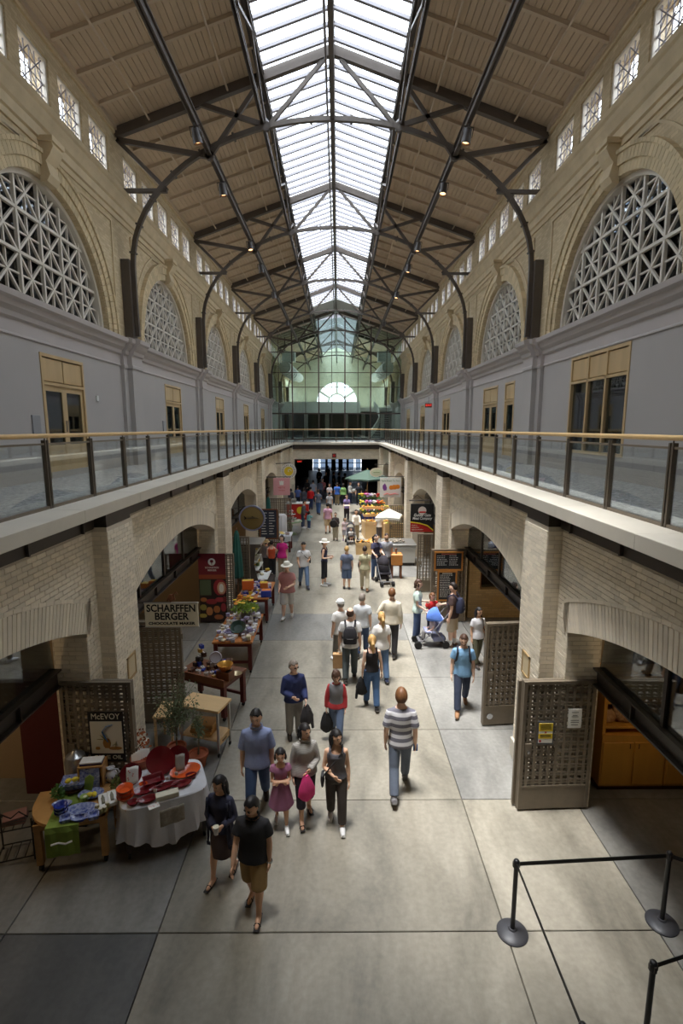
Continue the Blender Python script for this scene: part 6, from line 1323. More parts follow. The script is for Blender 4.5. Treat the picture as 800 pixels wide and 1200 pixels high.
def person(label, foot, h, rz=0.0, gait='stand', arms=('down', 'down'), top=('tee', (90, 90, 90)), bottom=('long', (60, 70, 100)), hair=('short', 'dark'), shoes=((40, 36, 34), 'shoe'), sk=1, fem=False, fat=1.0, look=(0, 0), detail=1, hat=None, z0=0.0, beard=None, lean=0.0, glasses=False, group=None, sleeve=None, socks=None, collar=False):
    loc = at(*foot) if len(foot) == 2 else V(foot); loc.z = z0
    if isinstance(h, tuple): h = max(.9, min(1.9, atY(h[0], h[1], loc.y).z))
    rz = math.radians(rz); child = h < 1.42; hk = 1.10 if not child else 1.12+.25*(1.42-h)/.4
    voxel = {0: .03, 1: .021, 2: .0145}[detail]; SK = skin_mat(sk)
    T = thing('person', label, 'person', loc, rz, group)
    hipz, sw, hj = .52*h, (.088 if fem else .100)*h, .05*h
    ga = GAITS[gait]; legs = []
    for sg, (a, b_) in ((1, ga[0]), (-1, ga[1])):
        hip = V((sg*hj, 0, hipz)); kn = hip+V((sg*.012*h, -math.sin(a), -math.cos(a)))*(.24*h) if False else hip+V((sg*.006*h, -math.sin(a)*.24*h, -math.cos(a)*.24*h)); an = kn+V((0, -math.sin(a-b_)*.243*h, -math.cos(a-b_)*.243*h))
        pf = max(0, (b_-a))*.7 if gait != 'sit' else 0; toe = an+rotv(V((sg*.01*h, -.105*h, -.036*h)), 'X', pf); heel = an+rotv(V((0, .035*h, -.036*h)), 'X', pf); legs.append((hip, kn, an, toe, heel, pf, sg))
    dz = -min(min(l[3].z, l[4].z) for l in legs)+.002
    ld = lambda p: V((p.x, p.y-lean*(p.z-.5*h) if p.z > .5*h else p.y, p.z))
    legs = [(a+V((0,0,dz)), b_+V((0,0,dz)), c+V((0,0,dz)), d+V((0,0,dz)), e+V((0,0,dz)), p, s) for a, b_, c, d, e, p, s in legs]
    zo = dz
    prof = ([(.47,.070,.056),(.50,.094,.066),(.55,.096,.066),(.60,.076,.054),(.64,.069,.050),(.70,.080,.060),(.745,.084,.070),(.785,.082,.056),(.815,.064,.044),(.842,.038,.034),(.862,.029,.031),(.90,.028,.031)] if fem else
            [(.47,.070,.058),(.50,.089,.064),(.56,.086,.062),(.62,.081,.059),(.70,.092,.064),(.76,.098,.067),(.795,.094,.058),(.822,.072,.046),(.845,.044,.038),(.862,.034,.035),(.90,.033,.035)])
    if child: prof = [(z, a*.93, b_*1.0) for z, a, b_ in prof]
    def tor(p, infl, n=18):
        return [[ld(V(((a*h*(fat if z < .8 else 1)+infl)*math.cos(2*PI*k/n)*1.0, (b_*h*(fat if z < .8 else 1)+infl)*math.sin(2*PI*k/n), z*h+zo))) for k in range(n)] for z, a, b_ in p]
    sh = []; hands = []
    for sg, an_ in ((1, arms[0]), (-1, arms[1])):
        u, f = UP_ARMS[an_]; S = ld(V((sg*sw, .004*h, .792*h+zo))); du = V((sg*u[0], -u[1], u[2])).normalized(); df = V((sg*f[0], -f[1], f[2])).normalized(); El = S+du*.172*h; Wr = El+df*.148*h; sh.append((S, El, Wr, sg)); hands.append((Wr, df, sg))
    # ---- body
    b = MB(); b.ring(tor(prof, 0.0))
    r_a = (.026 if fem else .030)*h*(fat**.5)
    for S, El, Wr, sg in sh: b.tube([S-V((sg*.02*h, 0, 0)), S, (S+El)/2, El, (El*2+Wr)/3, Wr, Wr+(Wr-El).normalized()*.012*h], [r_a, r_a*1.05, r_a*.95, r_a*.8, r_a*.82, r_a*.55, r_a*.5], 10)
    r_l = .052*h*(fat**.7)
    for hip, kn, an, toe, heel, pf, sg in legs:
        b.tube([hip+V((0,0,.03*h)), hip, (hip+kn)/2, kn, kn*.7+an*.3, kn*.3+an*.7, an, an-V((0,0,.015*h))], [r_l, r_l, r_l*.82, r_l*.62, r_l*.68, r_l*.48, r_l*.42, r_l*.4], 12)
        mid = (an+toe)/2-V((0, 0, .006*h)); b.tube([heel+V((0, 0, .018*h)), an-V((0,0,.018*h)), mid, toe+V((0, 0, .010*h))], [.02*h, .024*h, .022*h, .014*h], 10)
    _JOBS.append((b, voxel, 'body', SK, T, dict(h=h, zo=zo, hands=hands, look=look, hk=hk, ld=ld, detail=detail, beard=beard)))
    # ---- top
    tk, tc = top[0], top[1]; TM = tc if not isinstance(tc, tuple) else cloth(*tc); inf = .013 if detail else .02
    t = MB(); ztop = {'tank': .785, 'tee': .836, 'long': .838, 'dress': .80, 'jacket': .845}[tk]; hem = {'tank': .52, 'tee': .475, 'long': .49, 'dress': .50, 'jacket': .47}[tk]
    def interp(z):
        for (z0_, a0, b0), (z1, a1, b1) in zip(prof, prof[1:]):
            if z0_ <= z <= z1: f = (z-z0_)/(z1-z0_); return (z, a0+(a1-a0)*f, b0+(b1-b0)*f)
        return (z,)+prof[0][1:]
    P2 = [interp(hem)]+[q for q in prof if hem < q[0] < ztop]+[interp(ztop)]
    loose = 1.0 if tk == 'tank' else 1.07
    P2 = [(z, a*(loose if z < .74 else 1), b_*(loose if z < .74 else 1)) for z, a, b_ in P2]
    P2 = [(z, max(a, .110 if tk != 'tank' else .104), max(b_, .078)) if z < .53 else (z, max(a, .098) if (z < .58 and tk != 'tank') else a, b_) for z, a, b_ in P2] if tk != 'dress' else P2
    waist = min(a for z, a, b_ in P2 if z < .75)
    if not fem and tk != 'tank': P2 = [(z, max(a, .094) if z < .72 else a, max(b_, .07) if z < .60 else b_) for z, a, b_ in P2]
    t.ring(tor(P2, inf))
    slv = sleeve if sleeve is not None else {'tank': 0, 'tee': .62, 'long': 1.95, 'dress': .35, 'jacket': 1.95}[tk]
    for S, El, Wr, sg in sh:
        if slv <= 0:
            t.tube([ld(V((sg*.058*h, -.052*h, .77*h+zo))), ld(V((sg*.062*h, -.04*h, .815*h+zo))), ld(V((sg*.06*h, .0, .838*h+zo))), ld(V((sg*.06*h, .045*h, .79*h+zo)))], .012*h+.004, 8); continue
        ra = r_a+inf+.004; pts = [S-V((sg*.04*h, 0, -.012*h)), S]; rs = [ra*.72, ra*.92]
        if slv <= 1: pts += [S+(El-S)*slv*.5, S+(El-S)*slv]; rs += [ra*1.08, ra*1.18]
        else: pts += [(S+El)/2, El, El+(Wr-El)*.5*(slv-1), El+(Wr-El)*(slv-1)]; rs += [ra*1.02, ra*.95, ra*.88, ra*.78]
        t.tube(pts, rs, 12)
    if tk == 'dress':
        n = 24; t.ring([[ld(V(((a*h+inf)*(1+.05*math.cos(k*PI/2))*math.cos(2*PI*k/n), (b_*h+inf)*(1+.05*math.cos(k*PI/2))*math.sin(2*PI*k/n), z*h+zo))) for k in range(n)] for z, a, b_ in ((.27, .145, .12), (.36, .125, .105), (.46, .105, .085), (.56, .08, .065), (.60, .07, .055))])
    _JOBS.append((t, voxel, {'tank': 'tank_top', 'tee': 'shirt', 'long': 'shirt', 'dress': 'dress', 'jacket': 'jacket'}[tk], TM, T, None))
    if collar:
        c = MB(); c.tube([ld(V((.05*h*math.cos(a), .04*h*math.sin(a), .853*h+zo+.006*h*math.sin(a)))) for a in [2*PI*i/14-PI/2 for i in range(15)]], .010*h, 6); c.build('collar', TM, T, True)
    # ---- bottom
    bk, bc = bottom
    if bk != 'none':
        BM = bc if not isinstance(bc, tuple) else cloth(*bc); q = MB(); P3 = [interp(.47)]+[p for p in prof if .47 < p[0] < .585]+[interp(.585)]
        q.ring(tor(P3, .010))
        if bk == 'skirt':
            n = 22; q.ring([[V(((a*h)*math.cos(2*PI*k/n), (b_*h)*math.sin(2*PI*k/n)-.0*h, z*h+zo)) for k in range(n)] for z, a, b_ in ((.25, .105, .10), (.36, .108, .095), (.48, .104, .08), (.56, .09, .066))])
        else:
            e = {'long': .93, 'shorts': None, 'capri': .5}[bk]
            for hip, kn, an, toe, heel, pf, sg in legs:
                rl = r_l+.012
                if e is None: q.tube([hip+V((0,0,.03*h)), hip, (hip+kn)/2, kn+(an-kn)*.12], [rl*1.02, rl*1.06, rl*1.06, rl*1.02], 12)
                else: q.tube([hip+V((0,0,.03*h)), hip, (hip+kn)/2, kn, kn+(an-kn)*e*.5, kn+(an-kn)*e], [rl*1.0, rl*1.02, rl*.92, rl*.80, rl*.76, rl*(.70 if bk == 'long' else .78)], 12)
        _JOBS.append((q, voxel, {'long': 'trousers', 'shorts': 'shorts', 'capri': 'capri_trousers', 'skirt': 'skirt'}[bk], BM, T, None))
        MB().ring([[ld(V(((a*h*fat+.014)*math.cos(2*PI*k/18), (b_*h*fat+.014)*math.sin(2*PI*k/18), z*h+zo))) for k in range(18)] for z, a, b_ in (interp(.565), interp(.583))]).build('belt', plain('leather_dark', 40, 30, 26, .5), T) if (tk == 'long' and detail) else None
    # ---- shoes
    sc, sk_ = shoes; SM = plain('shoe_%d_%d_%d' % sc, *sc, .6); SOLE = plain('sole_grey', 120, 116, 110, .7)
    for hip, kn, an, toe, heel, pf, sg in legs:
        if sk_ == 'sandal':
            m = MB(); d = (toe-heel); d0 = d.normalized(); sd = V((1, 0, 0)); nrm = d0.cross(sd).normalized()
            m.ring([[heel-d0*.01*h+sd*w*h+nrm*o for w, o in ((-.018, 0), (.018, 0), (.018, .012), (-.018, .012))], [(heel+toe)/2+sd*w*h+nrm*o for w, o in ((-.024, 0), (.024, 0), (.024, .012), (-.024, .012))], [toe+d0*.012*h+sd*w*h+nrm*o for w, o in ((-.022, 0), (.022, 0), (.022, .012), (-.022, .012))]])
            o = m.build('sandal', SM, T); mid = heel*.28+toe*.72; MB().tube([mid+V((-.026*h, 0, .004)), mid+V((-.014*h, 0, .026*h)), mid+V((.014*h, 0, .026*h)), mid+V((.026*h, 0, .004))], .0042*h, 6).build('strap', SM, o)
        else:
            m = MB(); A = an-V((0, 0, .008*h)); lo = V((0, 0, .016*h))
            m.tube([heel+lo+V((0, .006*h, .004*h)), (heel+A)/2+V((0, 0, .004*h)), A*.55+toe*.45-V((0, 0, .002*h)), toe*.85+A*.15+lo*.3, toe+lo*.9-V((0, .012*h, 0))], [.020*h, .029*h, .028*h, .025*h, .013*h], 10)
            if sk_ != 'flat': m.tube([A+V((0, 0, .028*h)), A-V((0, 0, .01*h))], [.025*h, .027*h], 10)
            o = m.build('shoe', SM, T, True); d0 = (toe-heel).normalized(); sd = V((1, 0, 0)); nrm = d0.cross(sd).normalized()
            if nrm.z < 0: nrm = -nrm
            MB().ring([[heel-d0*.014*h+sd*w*h+nrm*o_ for w, o_ in ((-.02, -.004), (.02, -.004), (.02, .010), (-.02, .010))], [(heel+toe)/2+sd*w*h+nrm*o_ for w, o_ in ((-.027, -.004), (.027, -.004), (.027, .010), (-.027, .010))], [toe+d0*.012*h+sd*w*h+nrm*o_ for w, o_ in ((-.02, -.002), (.02, -.002), (.02, .010), (-.02, .010))]]).build('sole', SOLE if sc != (236, 236, 236) else M_PAPER, o)
        if socks: MB().tube([an+V((0, 0, .075*h)), an+V((0, 0, .02*h)), an-V((0, 0, .012*h))], [.030*h, .027*h, .028*h], 10).build('sock', cloth(*socks), T, True)
    # ---- hair, hat, eyes in head frame
    hc = ld(V((0, -.006*h, (.90+.032*hk)*h+zo))); Mh = Matrix.Translation(hc) @ Matrix.Rotation(math.radians(look[0]), 4, 'Z') @ Matrix.Rotation(math.radians(look[1]), 4, 'X')
    hw, hd, hh = .0445*h*hk, .056*h*hk, .068*h*hk; hs, hcol = hair
    if hs != 'none':
        HM = plain('hair_'+hcol, *HAIR[hcol], .55, var=.25, vscale=30, stretch=(1, 1, .15)); m = MB(); nu, nv = (24, 16) if detail == 2 else (14, 10)
        g = head_grid(nu, nv, hw, hd, hh, hair_fn(hs)); m.ring([r for r in g[1:-1]])
        if hs in ('long', 'bob', 'pony'):
            if hs == 'pony': m.ell((0, hd*1.1, hh*.25), hw*.35, hd*.3, hh*.3, 8, 6); m.tube([(0, hd*1.2, hh*.3), (0, hd*1.7, -.1*hh), (0, hd*1.55, -1.1*hh), (0, hd*1.4, -1.9*hh)], [.4*hw, .5*hw, .45*hw, .1*hw], 10)
            else:
                L_ = 2.25 if hs == 'long' else 1.25; rg = []
                for i in range(8):
                    f = i/7; z = hh*(.35-L_*f); wx = hw*(1.10+.22*math.sin(PI*min(1, f*1.3)))*(1-.25*f); dy = hd*(.55 if f < .5 else .42); cy = hd*(.55+.12*f)
                    rg.append([V((wx*math.cos(2*PI*k/16), cy+dy*math.sin(2*PI*k/16), z)) for k in range(16)])
                m.ring(rg)
                for sg in (-1, 1): m.tube([(sg*hw*.98, -hd*.05, hh*.3), (sg*hw*1.12, -hd*.12, -.3*hh), (sg*hw*1.1, -hd*.05, -L_*.62*hh)], [hw*.25, hw*.30, hw*.12], 8)
        m.xf(Mh); m.build('hair', HM, T, True)
    if beard: 
        m = MB(); g = head_grid(16, 14, hw*1.03, hd*1.06, hh*1.03, lambda x, y, z: 1.0 if (z < -.30 and y < .15 and not (abs(x) < .22 and -.58 < z < -.42 and y < -.5)) else .8); m.ring(g[1:-1]); m.xf(Mh); m.build('beard', plain('hair_'+beard, *HAIR[beard], .6, var=.25, vscale=30), T, True)
    if hat:
        hk_, hcol_ = hat; m = MB(); HTM = cloth(*hcol_)
        if hk_ == 'brim': m.lathe([(hw*2.1, hh*.30), (hw*2.15, hh*.33), (hw*1.25, hh*.48), (hw*1.18, hh*.95), (hw*.9, hh*1.22), (hw*.2, hh*1.26)], (0, 0, 0), 20, sy=1.1)
        else:
            m.lathe([(hw*1.16, hh*.25), (hw*1.18, hh*.5), (hw*1.05, hh*.9), (hw*.6, hh*1.14), (hw*.1, hh*1.2)], (0, 0, 0), 18, sy=1.22)
            m.ring([[V((x*hw, -hd*y, hh*(.30+.0*x)+o_)) for x, y, o_ in ((-1.0, .6, 0), (-.8, 1.5, -.003), (0, 1.95, -.006), (.8, 1.5, -.003), (1.0, .6, 0))]]+[[V((x*hw, -hd*y, hh*.36+o_)) for x, y, o_ in ((-1.0, .6, 0), (-.8, 1.5, -.003), (0, 1.95, -.006), (.8, 1.5, -.003), (1.0, .6, 0))]])
        m.xf(Mh); m.build('hat', HTM, T, True)
    if detail == 2:
        for sg in (-1, 1):
            MB().ell((sg*.36*hw*.95, -hd*.865, hh*.06), .115*hw*1.5, .03*hd, .05*hh*1.3, 8, 6).xf(Mh).build('eye', plain('eye_dark', 30, 22, 20, .3), T, True)
            MB().tube([(sg*.18*hw, -hd*1.0, hh*.22), (sg*.36*hw, -hd*.97, hh*.27), (sg*.56*hw, -hd*.84, hh*.22)], .0024*h, 5).xf(Mh).build('eyebrow', plain('hair_'+hcol, *HAIR[hcol], .55), T)
        MB().tube([(-.22*hw, -hd*.90, -.50*hh), (0, -hd*.965, -.49*hh), (.22*hw, -hd*.90, -.50*hh)], [.0018*h, .0034*h, .0018*h], 6).xf(Mh).build('lips', plain('lip_rose', 168, 96, 88, .5), T, True)
    if glasses:
        m = MB()
        for sg in (-1, 1): m.ell((sg*.40*hw, -hd*.97, hh*.07), .30*hw, .05*hd, .13*hh, 8, 6)
        m.tube([(-.9*hw, 0, .1*hh), (-.66*hw, -hd*.85, .1*hh), (.66*hw, -hd*.85, .1*hh), (.9*hw, 0, .1*hh)], .002*h, 5); m.xf(Mh).build('sunglasses', M_BLACK, T)
    T_h = dict(T=T, M=Matrix.Translation(loc) @ Matrix.Rotation(rz, 4, 'Z'), h=h, hands=hands, zo=zo, ld=ld, shoulders=sh)
    return T_h
def hand_mesh(mb, Wr, f, sg, h):
    f = f.normalized(); inw = V((-sg, 0, 0)); n = (inw-f*inw.dot(f)); n = n.normalized() if n.length > .1 else V((0, -1, 0)); w = f.cross(n).normalized()
    if w.y > 0: w = -w                        # thumb side forward
    s = h/1.75; ring = lambda c, a, b_: [c+w*a*math.cos(2*PI*k/10)+n*b_*math.sin(2*PI*k/10) for k in range(10)]
    mb.ring([ring(Wr-f*.01*s, .026*s, .02*s), ring(Wr+f*.02*s, .034*s, .018*s), ring(Wr+f*.06*s, .043*s, .016*s), ring(Wr+f*.088*s, .041*s, .013*s)])
    for i, L_ in enumerate((.066, .076, .070, .054)):
        b0 = Wr+f*(.082*s)+w*((.030-.020*i)*s); d1 = (f+n*.30+w*(.06-.04*i)).normalized(); d2 = (f+n*.95).normalized(); mb.tube([b0, b0+d1*L_*.5*s, b0+d1*L_*.5*s+d2*L_*.5*s], [.0098*s, .009*s, .006*s], 6)
    t0 = Wr+f*.025*s+w*.034*s; mb.tube([t0, t0+(w*.7+f*.8).normalized()*.034*s, t0+(w*.7+f*.8).normalized()*.034*s+(f+n*.4).normalized()*.03*s], [.013*s, .011*s, .007*s], 6)
def finish_people():
    tmp = []
    for mb, vx, name, m, T, ex in _JOBS:
        me = mb.mesh(name, m); o = bpy.data.objects.new(name, me); COL.objects.link(o)
        r = o.modifiers.new('r', 'REMESH'); r.mode = 'VOXEL'; r.voxel_size = vx; r.use_smooth_shade = True
        s = o.modifiers.new('s', 'SMOOTH'); s.factor = .5; s.iterations = 5 if vx < .02 else 3
        tmp.append(o)
    bpy.context.view_layer.update(); dg = bpy.context.evaluated_depsgraph_get()
    out = [bpy.data.meshes.new_from_object(o.evaluated_get(dg)) for o in tmp]
    for o, me, (mb, vx, name, m, T, ex) in zip(tmp, out, _JOBS):
        bpy.data.objects.remove(o, do_unlink=True)
        me.materials.clear(); me.materials.append(m); me.name = name
        if ex:
            h, zo = ex['h'], ex['zo']; x = MB()
            for Wr, f, sg in ex['hands']: hand_mesh(x, Wr, f, sg, h)
            hk = ex['hk']; hc = ex['ld'](V((0, -.006*h, (.90+.032*hk)*h+zo))); Mh = Matrix.Translation(hc) @ Matrix.Rotation(math.radians(ex['look'][0]), 4, 'Z') @ Matrix.Rotation(math.radians(ex['look'][1]), 4, 'X')
            hw, hd, hh = .0445*h*hk, .056*h*hk, .068*h*hk; hm = MB(); nu, nv = (32, 26) if ex['detail'] == 2 else (16, 12); g = head_grid(nu, nv, hw, hd, hh); hm.ring(g[1:-1])
            for sg in (-1, 1): hm.ell((sg*hw*1.0, hd*.08, -hh*.02), hw*.14, hd*.16, hh*.21, 8, 6)
            hm.xf(Mh); x._add(hm.v, hm.f); xm = x.mesh('x', m, True)
            bm = bmesh.new(); bm.from_mesh(me); bm.from_mesh(xm); bm.to_mesh(me); bm.free(); bpy.data.meshes.remove(xm)
            me.polygons.foreach_set('use_smooth', [True]*len(me.polygons))
        else: me.polygons.foreach_set('use_smooth', [True]*len(me.polygons))
        link(name, me, T)
def world(ph, v): return ph['M'] @ V(v)
# ---- carried things (top-level: they are held, not part of the person)
def backpack(ph, label, col):
    h = ph['h']; z = ph['zo']; t = thing('backpack', label, 'backpack', ph['M'].to_translation(), ph['M'].to_euler().z); M_ = cloth(*col); m = MB(); rg = []
    for f, (w, d, zz) in enumerate(((.06, .03, .56), (.088, .055, .57), (.092, .062, .64), (.086, .055, .72), (.06, .035, .775), (.03, .015, .785))): rg.append([ph['ld'](V((w*h*math.copysign(abs(math.cos(a))**.6, math.cos(a)), (.085+d*.45)*h+d*h*math.copysign(abs(math.sin(a))**.6, math.sin(a)), zz*h+z))) for a in [2*PI*k/20 for k in range(20)]])
    m.ring(rg).build('pack', M_, t, True); p = MB().bev(-.055*h, .055*h, .155*h, .175*h, .585*h+z, .66*h+z, .01).build('front_pocket', M_, t); MB().box(-.04*h, .04*h, .172*h, .178*h, .645*h+z, .65*h+z).build('zip', M_STL, p)
    for sg in (-1, 1): MB().tube([ph['ld'](V((sg*.06*h, .085*h, .78*h+z))), ph['ld'](V((sg*.068*h, .02*h, .85*h+z))), ph['ld'](V((sg*.072*h, -.065*h, .80*h+z))), ph['ld'](V((sg*.085*h, -.075*h, .70*h+z))), ph['ld'](V((sg*.10*h, .04*h, .60*h+z)))], .013*h, 6, flat=.5).build('strap', M_, t, True)
def shoulder_bag(ph, label, col, side=1, z=.50, w=.15, hgt=.13, y=.02, cross=True):
    h = ph['h']; zo = ph['zo']; t = thing('shoulder_bag', label, 'bag', ph['M'].to_translation(), ph['M'].to_euler().z); M_ = cloth(*col, .6); x = side*(.135*h); zc = z*h+zo
    b = MB(); b.ring([[V((x+side*.035*(.9-.3*abs(2*f-1))*math.cos(a), -y*h+w*(.85+.15*math.sin(PI*f))*.6*math.sin(a)*1.0, zc+hgt*(f-.5)*1.3)) for a in [2*PI*k/14 for k in range(14)]] for f in (0, .15, .5, .85, 1)]).build('bag_body', M_, t, True)
    e = -side if cross else side; MB().tube([V((x, -y*h-.05, zc+.05)), ph['ld'](V((side*.05*h, -.085*h, .68*h+zo))), ph['ld'](V((e*.055*h, -.06*h, .80*h+zo))), ph['ld'](V((e*.06*h, .0, .85*h+zo))), ph['ld'](V((e*.05*h, .07*h, .78*h+zo))), V((x, -y*h+.05, zc+.06))], .011, 6).build('strap', M_, t)
    return t
def hand_pos(ph, i, d=.09): Wr, f, sg = ph['hands'][i]; return ph['M'] @ (Wr+f.normalized()*d)
def bag_in_hand(ph, i, label, col, kind='paper'):
    p = hand_pos(ph, i); rz = ph['M'].to_euler().z
    if kind == 'paper':
        t = thing('paper_bag', label, 'bag', p-V((0, 0, .44)), rz); MB().box(-.14, .14, -.07, .07, 0, .34).build('bag_body', cloth(*col), t); MB().tube([(-.05, 0, .34), (-.04, 0, .43), (.04, 0, .43), (.05, 0, .34)], .006, 5).build('handle', cloth(*col), t)
    else:
        t = thing('tote_bag' if kind == 'tote' else 'folded_jacket', label, 'bag' if kind == 'tote' else 'jacket', p-V((0, 0, .40)), rz); m = MB(); n = 16
        m.ring([[V(((w+.012*math.sin(3*a+z*9))*math.cos(a), (d+.01*math.cos(4*a))*math.sin(a), z)) for a in [2*PI*k/n for k in range(n)]] for w, d, z in ((.06, .03, 0), (.12, .055, .06), (.12, .06, .18), (.08, .045, .30), (.035, .025, .40))]).build('bag_body' if kind == 'tote' else 'cloth', cloth(*col), t, True)
        if kind == 'tote': MB().tube([(0, -.02, .38), (0, 0, .44), (0, .02, .38)], .01, 5).build('handle', cloth(*col), t)
        else: MB().tube([(.05, .0, .3), (.1, .01, .1), (.12, .0, -.08)], [.04, .035, .025], 8).build('sleeve', cloth(*col), t, True)
    return t
def stroller(loc, rz, label, col, h=1.0, child=None, col2=None, a0=-.1):
    t = thing('stroller', label, 'stroller', loc, math.radians(rz)); M_ = cloth(*col); A = plain('stroller_frame', 150, 150, 154, .35, metal=.5)
    for sg in (-1, 1):
        MB().tube([(sg*.22, -.42, .10), (sg*.22, -.05, .45), (sg*.22, .38, .98), (sg*.22, .48, 1.02)], .014, 7).build('frame_tube', A, t, True); MB().tube([(sg*.22, .32, .10), (sg*.22, .0, .55)], .014, 7).build('frame_tube', A, t, True)
        for y in (-.42, .32):
            for o in (-.03, .03): w = MB().lathe([(.05, -.012), (.095, -.014), (.10, 0), (.095, .014), (.05, .012)], n=18).xf(Matrix.Translation((sg*.22+o, y, .10)) @ Matrix.Rotation(PI/2, 4, 'Y')).build('wheel', M_RUBBER, t, True); MB().lathe([(.05, -.01), (.05, .01)], n=10).xf(Matrix.Translation((sg*.22+o, y, .10)) @ Matrix.Rotation(PI/2, 4, 'Y')).build('hub', A, w)
    MB().tube([(-.22, .48, 1.02), (.22, .48, 1.02)], .018, 7).build('handlebar', M_RUBBER, t); MB().tube([(-.22, .32, .12), (.22, .32, .12)], .01, 6).build('axle', A, t)
    MB().ring([[V((x, y, z)) for x, y, z in ((-.19, -.22, .42), (.19, -.22, .42), (.19, -.22, .46), (-.19, -.22, .46))], [V((x, y, z)) for x, y, z in ((-.19, .10, .38), (.19, .10, .38), (.19, .08, .43), (-.19, .08, .43))], [V((x, y, z)) for x, y, z in ((-.18, .27, .80), (.18, .27, .80), (.18, .23, .80), (-.18, .23, .80))]]).build('seat', M_, t)
    n = 12; rows = []
    for i in range(7): a = a0+(1.5-a0)*i/6; rows.append([V((.23*math.cos(PI*k/n), .12-.30*math.cos(a)*math.sin(PI*k/n)+.12*(1-math.sin(PI*k/n)), .72+.02+.32*math.sin(a)*math.sin(PI*k/n)+.02)) for k in range(n+1)])
    o = MB().sheet(rows).build('hood', cloth(*(col2 or col)), t, True); q = o.modifiers.new('t', 'SOLIDIFY'); q.thickness = .01
    MB().bev(-.16, .16, .0, .3, .16, .30, .02).build('basket', M_, t); MB().box(-.17, .17, -.40, -.34, .16, .19).build('foot_rest', A, t)
    return t
# ------------------------------------------------------------------ the nearest group
W = (236, 236, 236)
p1 = person('woman in a dark shawl holding a white cup', (262, 1028), (258, 911), -15, 'stepR', ('bent', 'belly'), ('long', (52, 54, 74)), ('skirt', (84, 70, 70)), ('long', 'black'), ((36, 30, 30), 'sandal'), 1, True, 1.0, (-20, 12), 2)
cup = hand_pos(p1, 0, .10); t = thing('paper_cup', 'white cup held by the woman in the dark shawl', 'cup', cup-V((0, 0, .04))); MB().lathe([(.028, 0), (.038, .10), (.04, .102), (.036, .098)], n=14).build('cup_body', M_PORC, t, True); MB().lathe([(.036, .09), (.037, .1)], n=14).build('drink', M_CREAM, t)
t = thing('shawl', 'fringed dark shawl hanging from the woman with the white cup', 'shawl', p1['M'].to_translation(), p1['M'].to_euler().z); h = p1['h']; zo = p1['zo']
for sg in (-1, 1):
    rows = [[V((sg*(.09+.03*j/6)*h+sg*.012*math.sin(j+i*.8), (-.075+.03*(j/6)-.006*math.sin(j*2.0))*h, (.81-.42*i/9)*h+zo)) for j in range(7)] for i in range(10)]; o = MB().sheet(rows).build('shawl_end', cloth(52, 54, 74), t, True); q = o.modifiers.new('t', 'SOLIDIFY'); q.thickness = .012
    m = MB()
    for j in range(9): x = sg*(.09+.03*j/8)*h; m.tube([(x, -.06*h, .39*h+zo), (x+.006, -.06*h, .355*h+zo)], .004, 4)
    m.build('fringe', cloth(52, 54, 74), t)
p2 = person('man in a black polo shirt and khaki shorts, nearest walker', (299, 1066), (297, 936), -8, 'stepL', ('down', 'fwd'), ('tee', (34, 33, 36)), ('shorts', (150, 122, 78)), ('short', 'black'), ((40, 34, 32), 'sandal'), 1, False, 1.12, (-25, 18), 2, glasses=True, collar=True)
t = tag(MB().lathe([(.036, -.01), (.039, -.008), (.039, .008), (.036, .01), (.036, -.01)], n=16).build('wrist_watch', M_STL, None, True, p2['M'] @ p2['hands'][0][0]), 'silver watch on the left wrist of the polo shirt man', 'watch')
p3 = person('man in a light blue short sleeved shirt and jeans', (303, 950), (299, 831), 5, 'walkR', ('down', 'down'), ('tee', (140, 152, 190)), ('long', (58, 78, 112)), ('short', 'black'), ((50, 40, 36), 'shoe'), 1, False, 1.05, (-5, 8), 2, collar=True, sleeve=.9)
p4 = person('small girl in a mauve dress with folded arms', (330, 967), (326, 880), 8, 'stepL', ('cross', 'cross'), ('dress', (150, 96, 124)), ('none', None), ('bob', 'black'), (W, 'shoe'), 1, True, 1.0, (0, 8), 2)
p5 = person('woman in a grey striped blouse with a pink bag', (358, 958), (354, 850), 15, 'stepR', ('belly', 'down'), ('long', stripe_mat('grey_stripe', srgb(150, 146, 140), srgb(178, 174, 168), 18)), ('capri', (34, 30, 38)), ('bob', 'black'), ((40, 34, 32), 'sandal'), 1, True, 1.05, (25, 6), 2, collar=True)
b = bag_in_hand(p5, 0, 'bright pink cloth bag held by the woman in grey stripes', (236, 70, 140), 'tote')
p6 = person('woman in a grey vest top with a black cross body bag', (394, 965), (394, 857), 0, 'stepL', ('down', 'belly'), ('tank', (96, 94, 100)), ('long', (70, 62, 58)), ('long', 'black'), (W, 'flat'), 1, True, 1.06, (35, 6), 2)
shoulder_bag(p6, 'black cross body bag of the woman in the grey vest top', (36, 34, 36), -1, .50)
p7 = person('older man in a navy sweater carrying a grey jacket', (345, 864), (347, 775), 15, 'stand', ('carry', 'belly'), ('long', (44, 54, 98)), ('long', (150, 146, 140)), ('short', 'grey'), ((50, 42, 36), 'shoe'), 0, False, 1.08, (30, 8), 2, glasses=True)
bag_in_hand(p7, 0, 'dark grey jacket over the arm of the man in navy', (64, 62, 66), 'jacket')
p8 = person('curly haired woman in a grey vest with red sleeves', (394, 866), (398, 786), -5, 'walkL', ('down', 'hang'), ('long', (190, 60, 64)), ('long', (96, 112, 140)), ('curly', 'brown'), ((50, 42, 40), 'shoe'), 0, True, 1.08, (5, 14), 2)
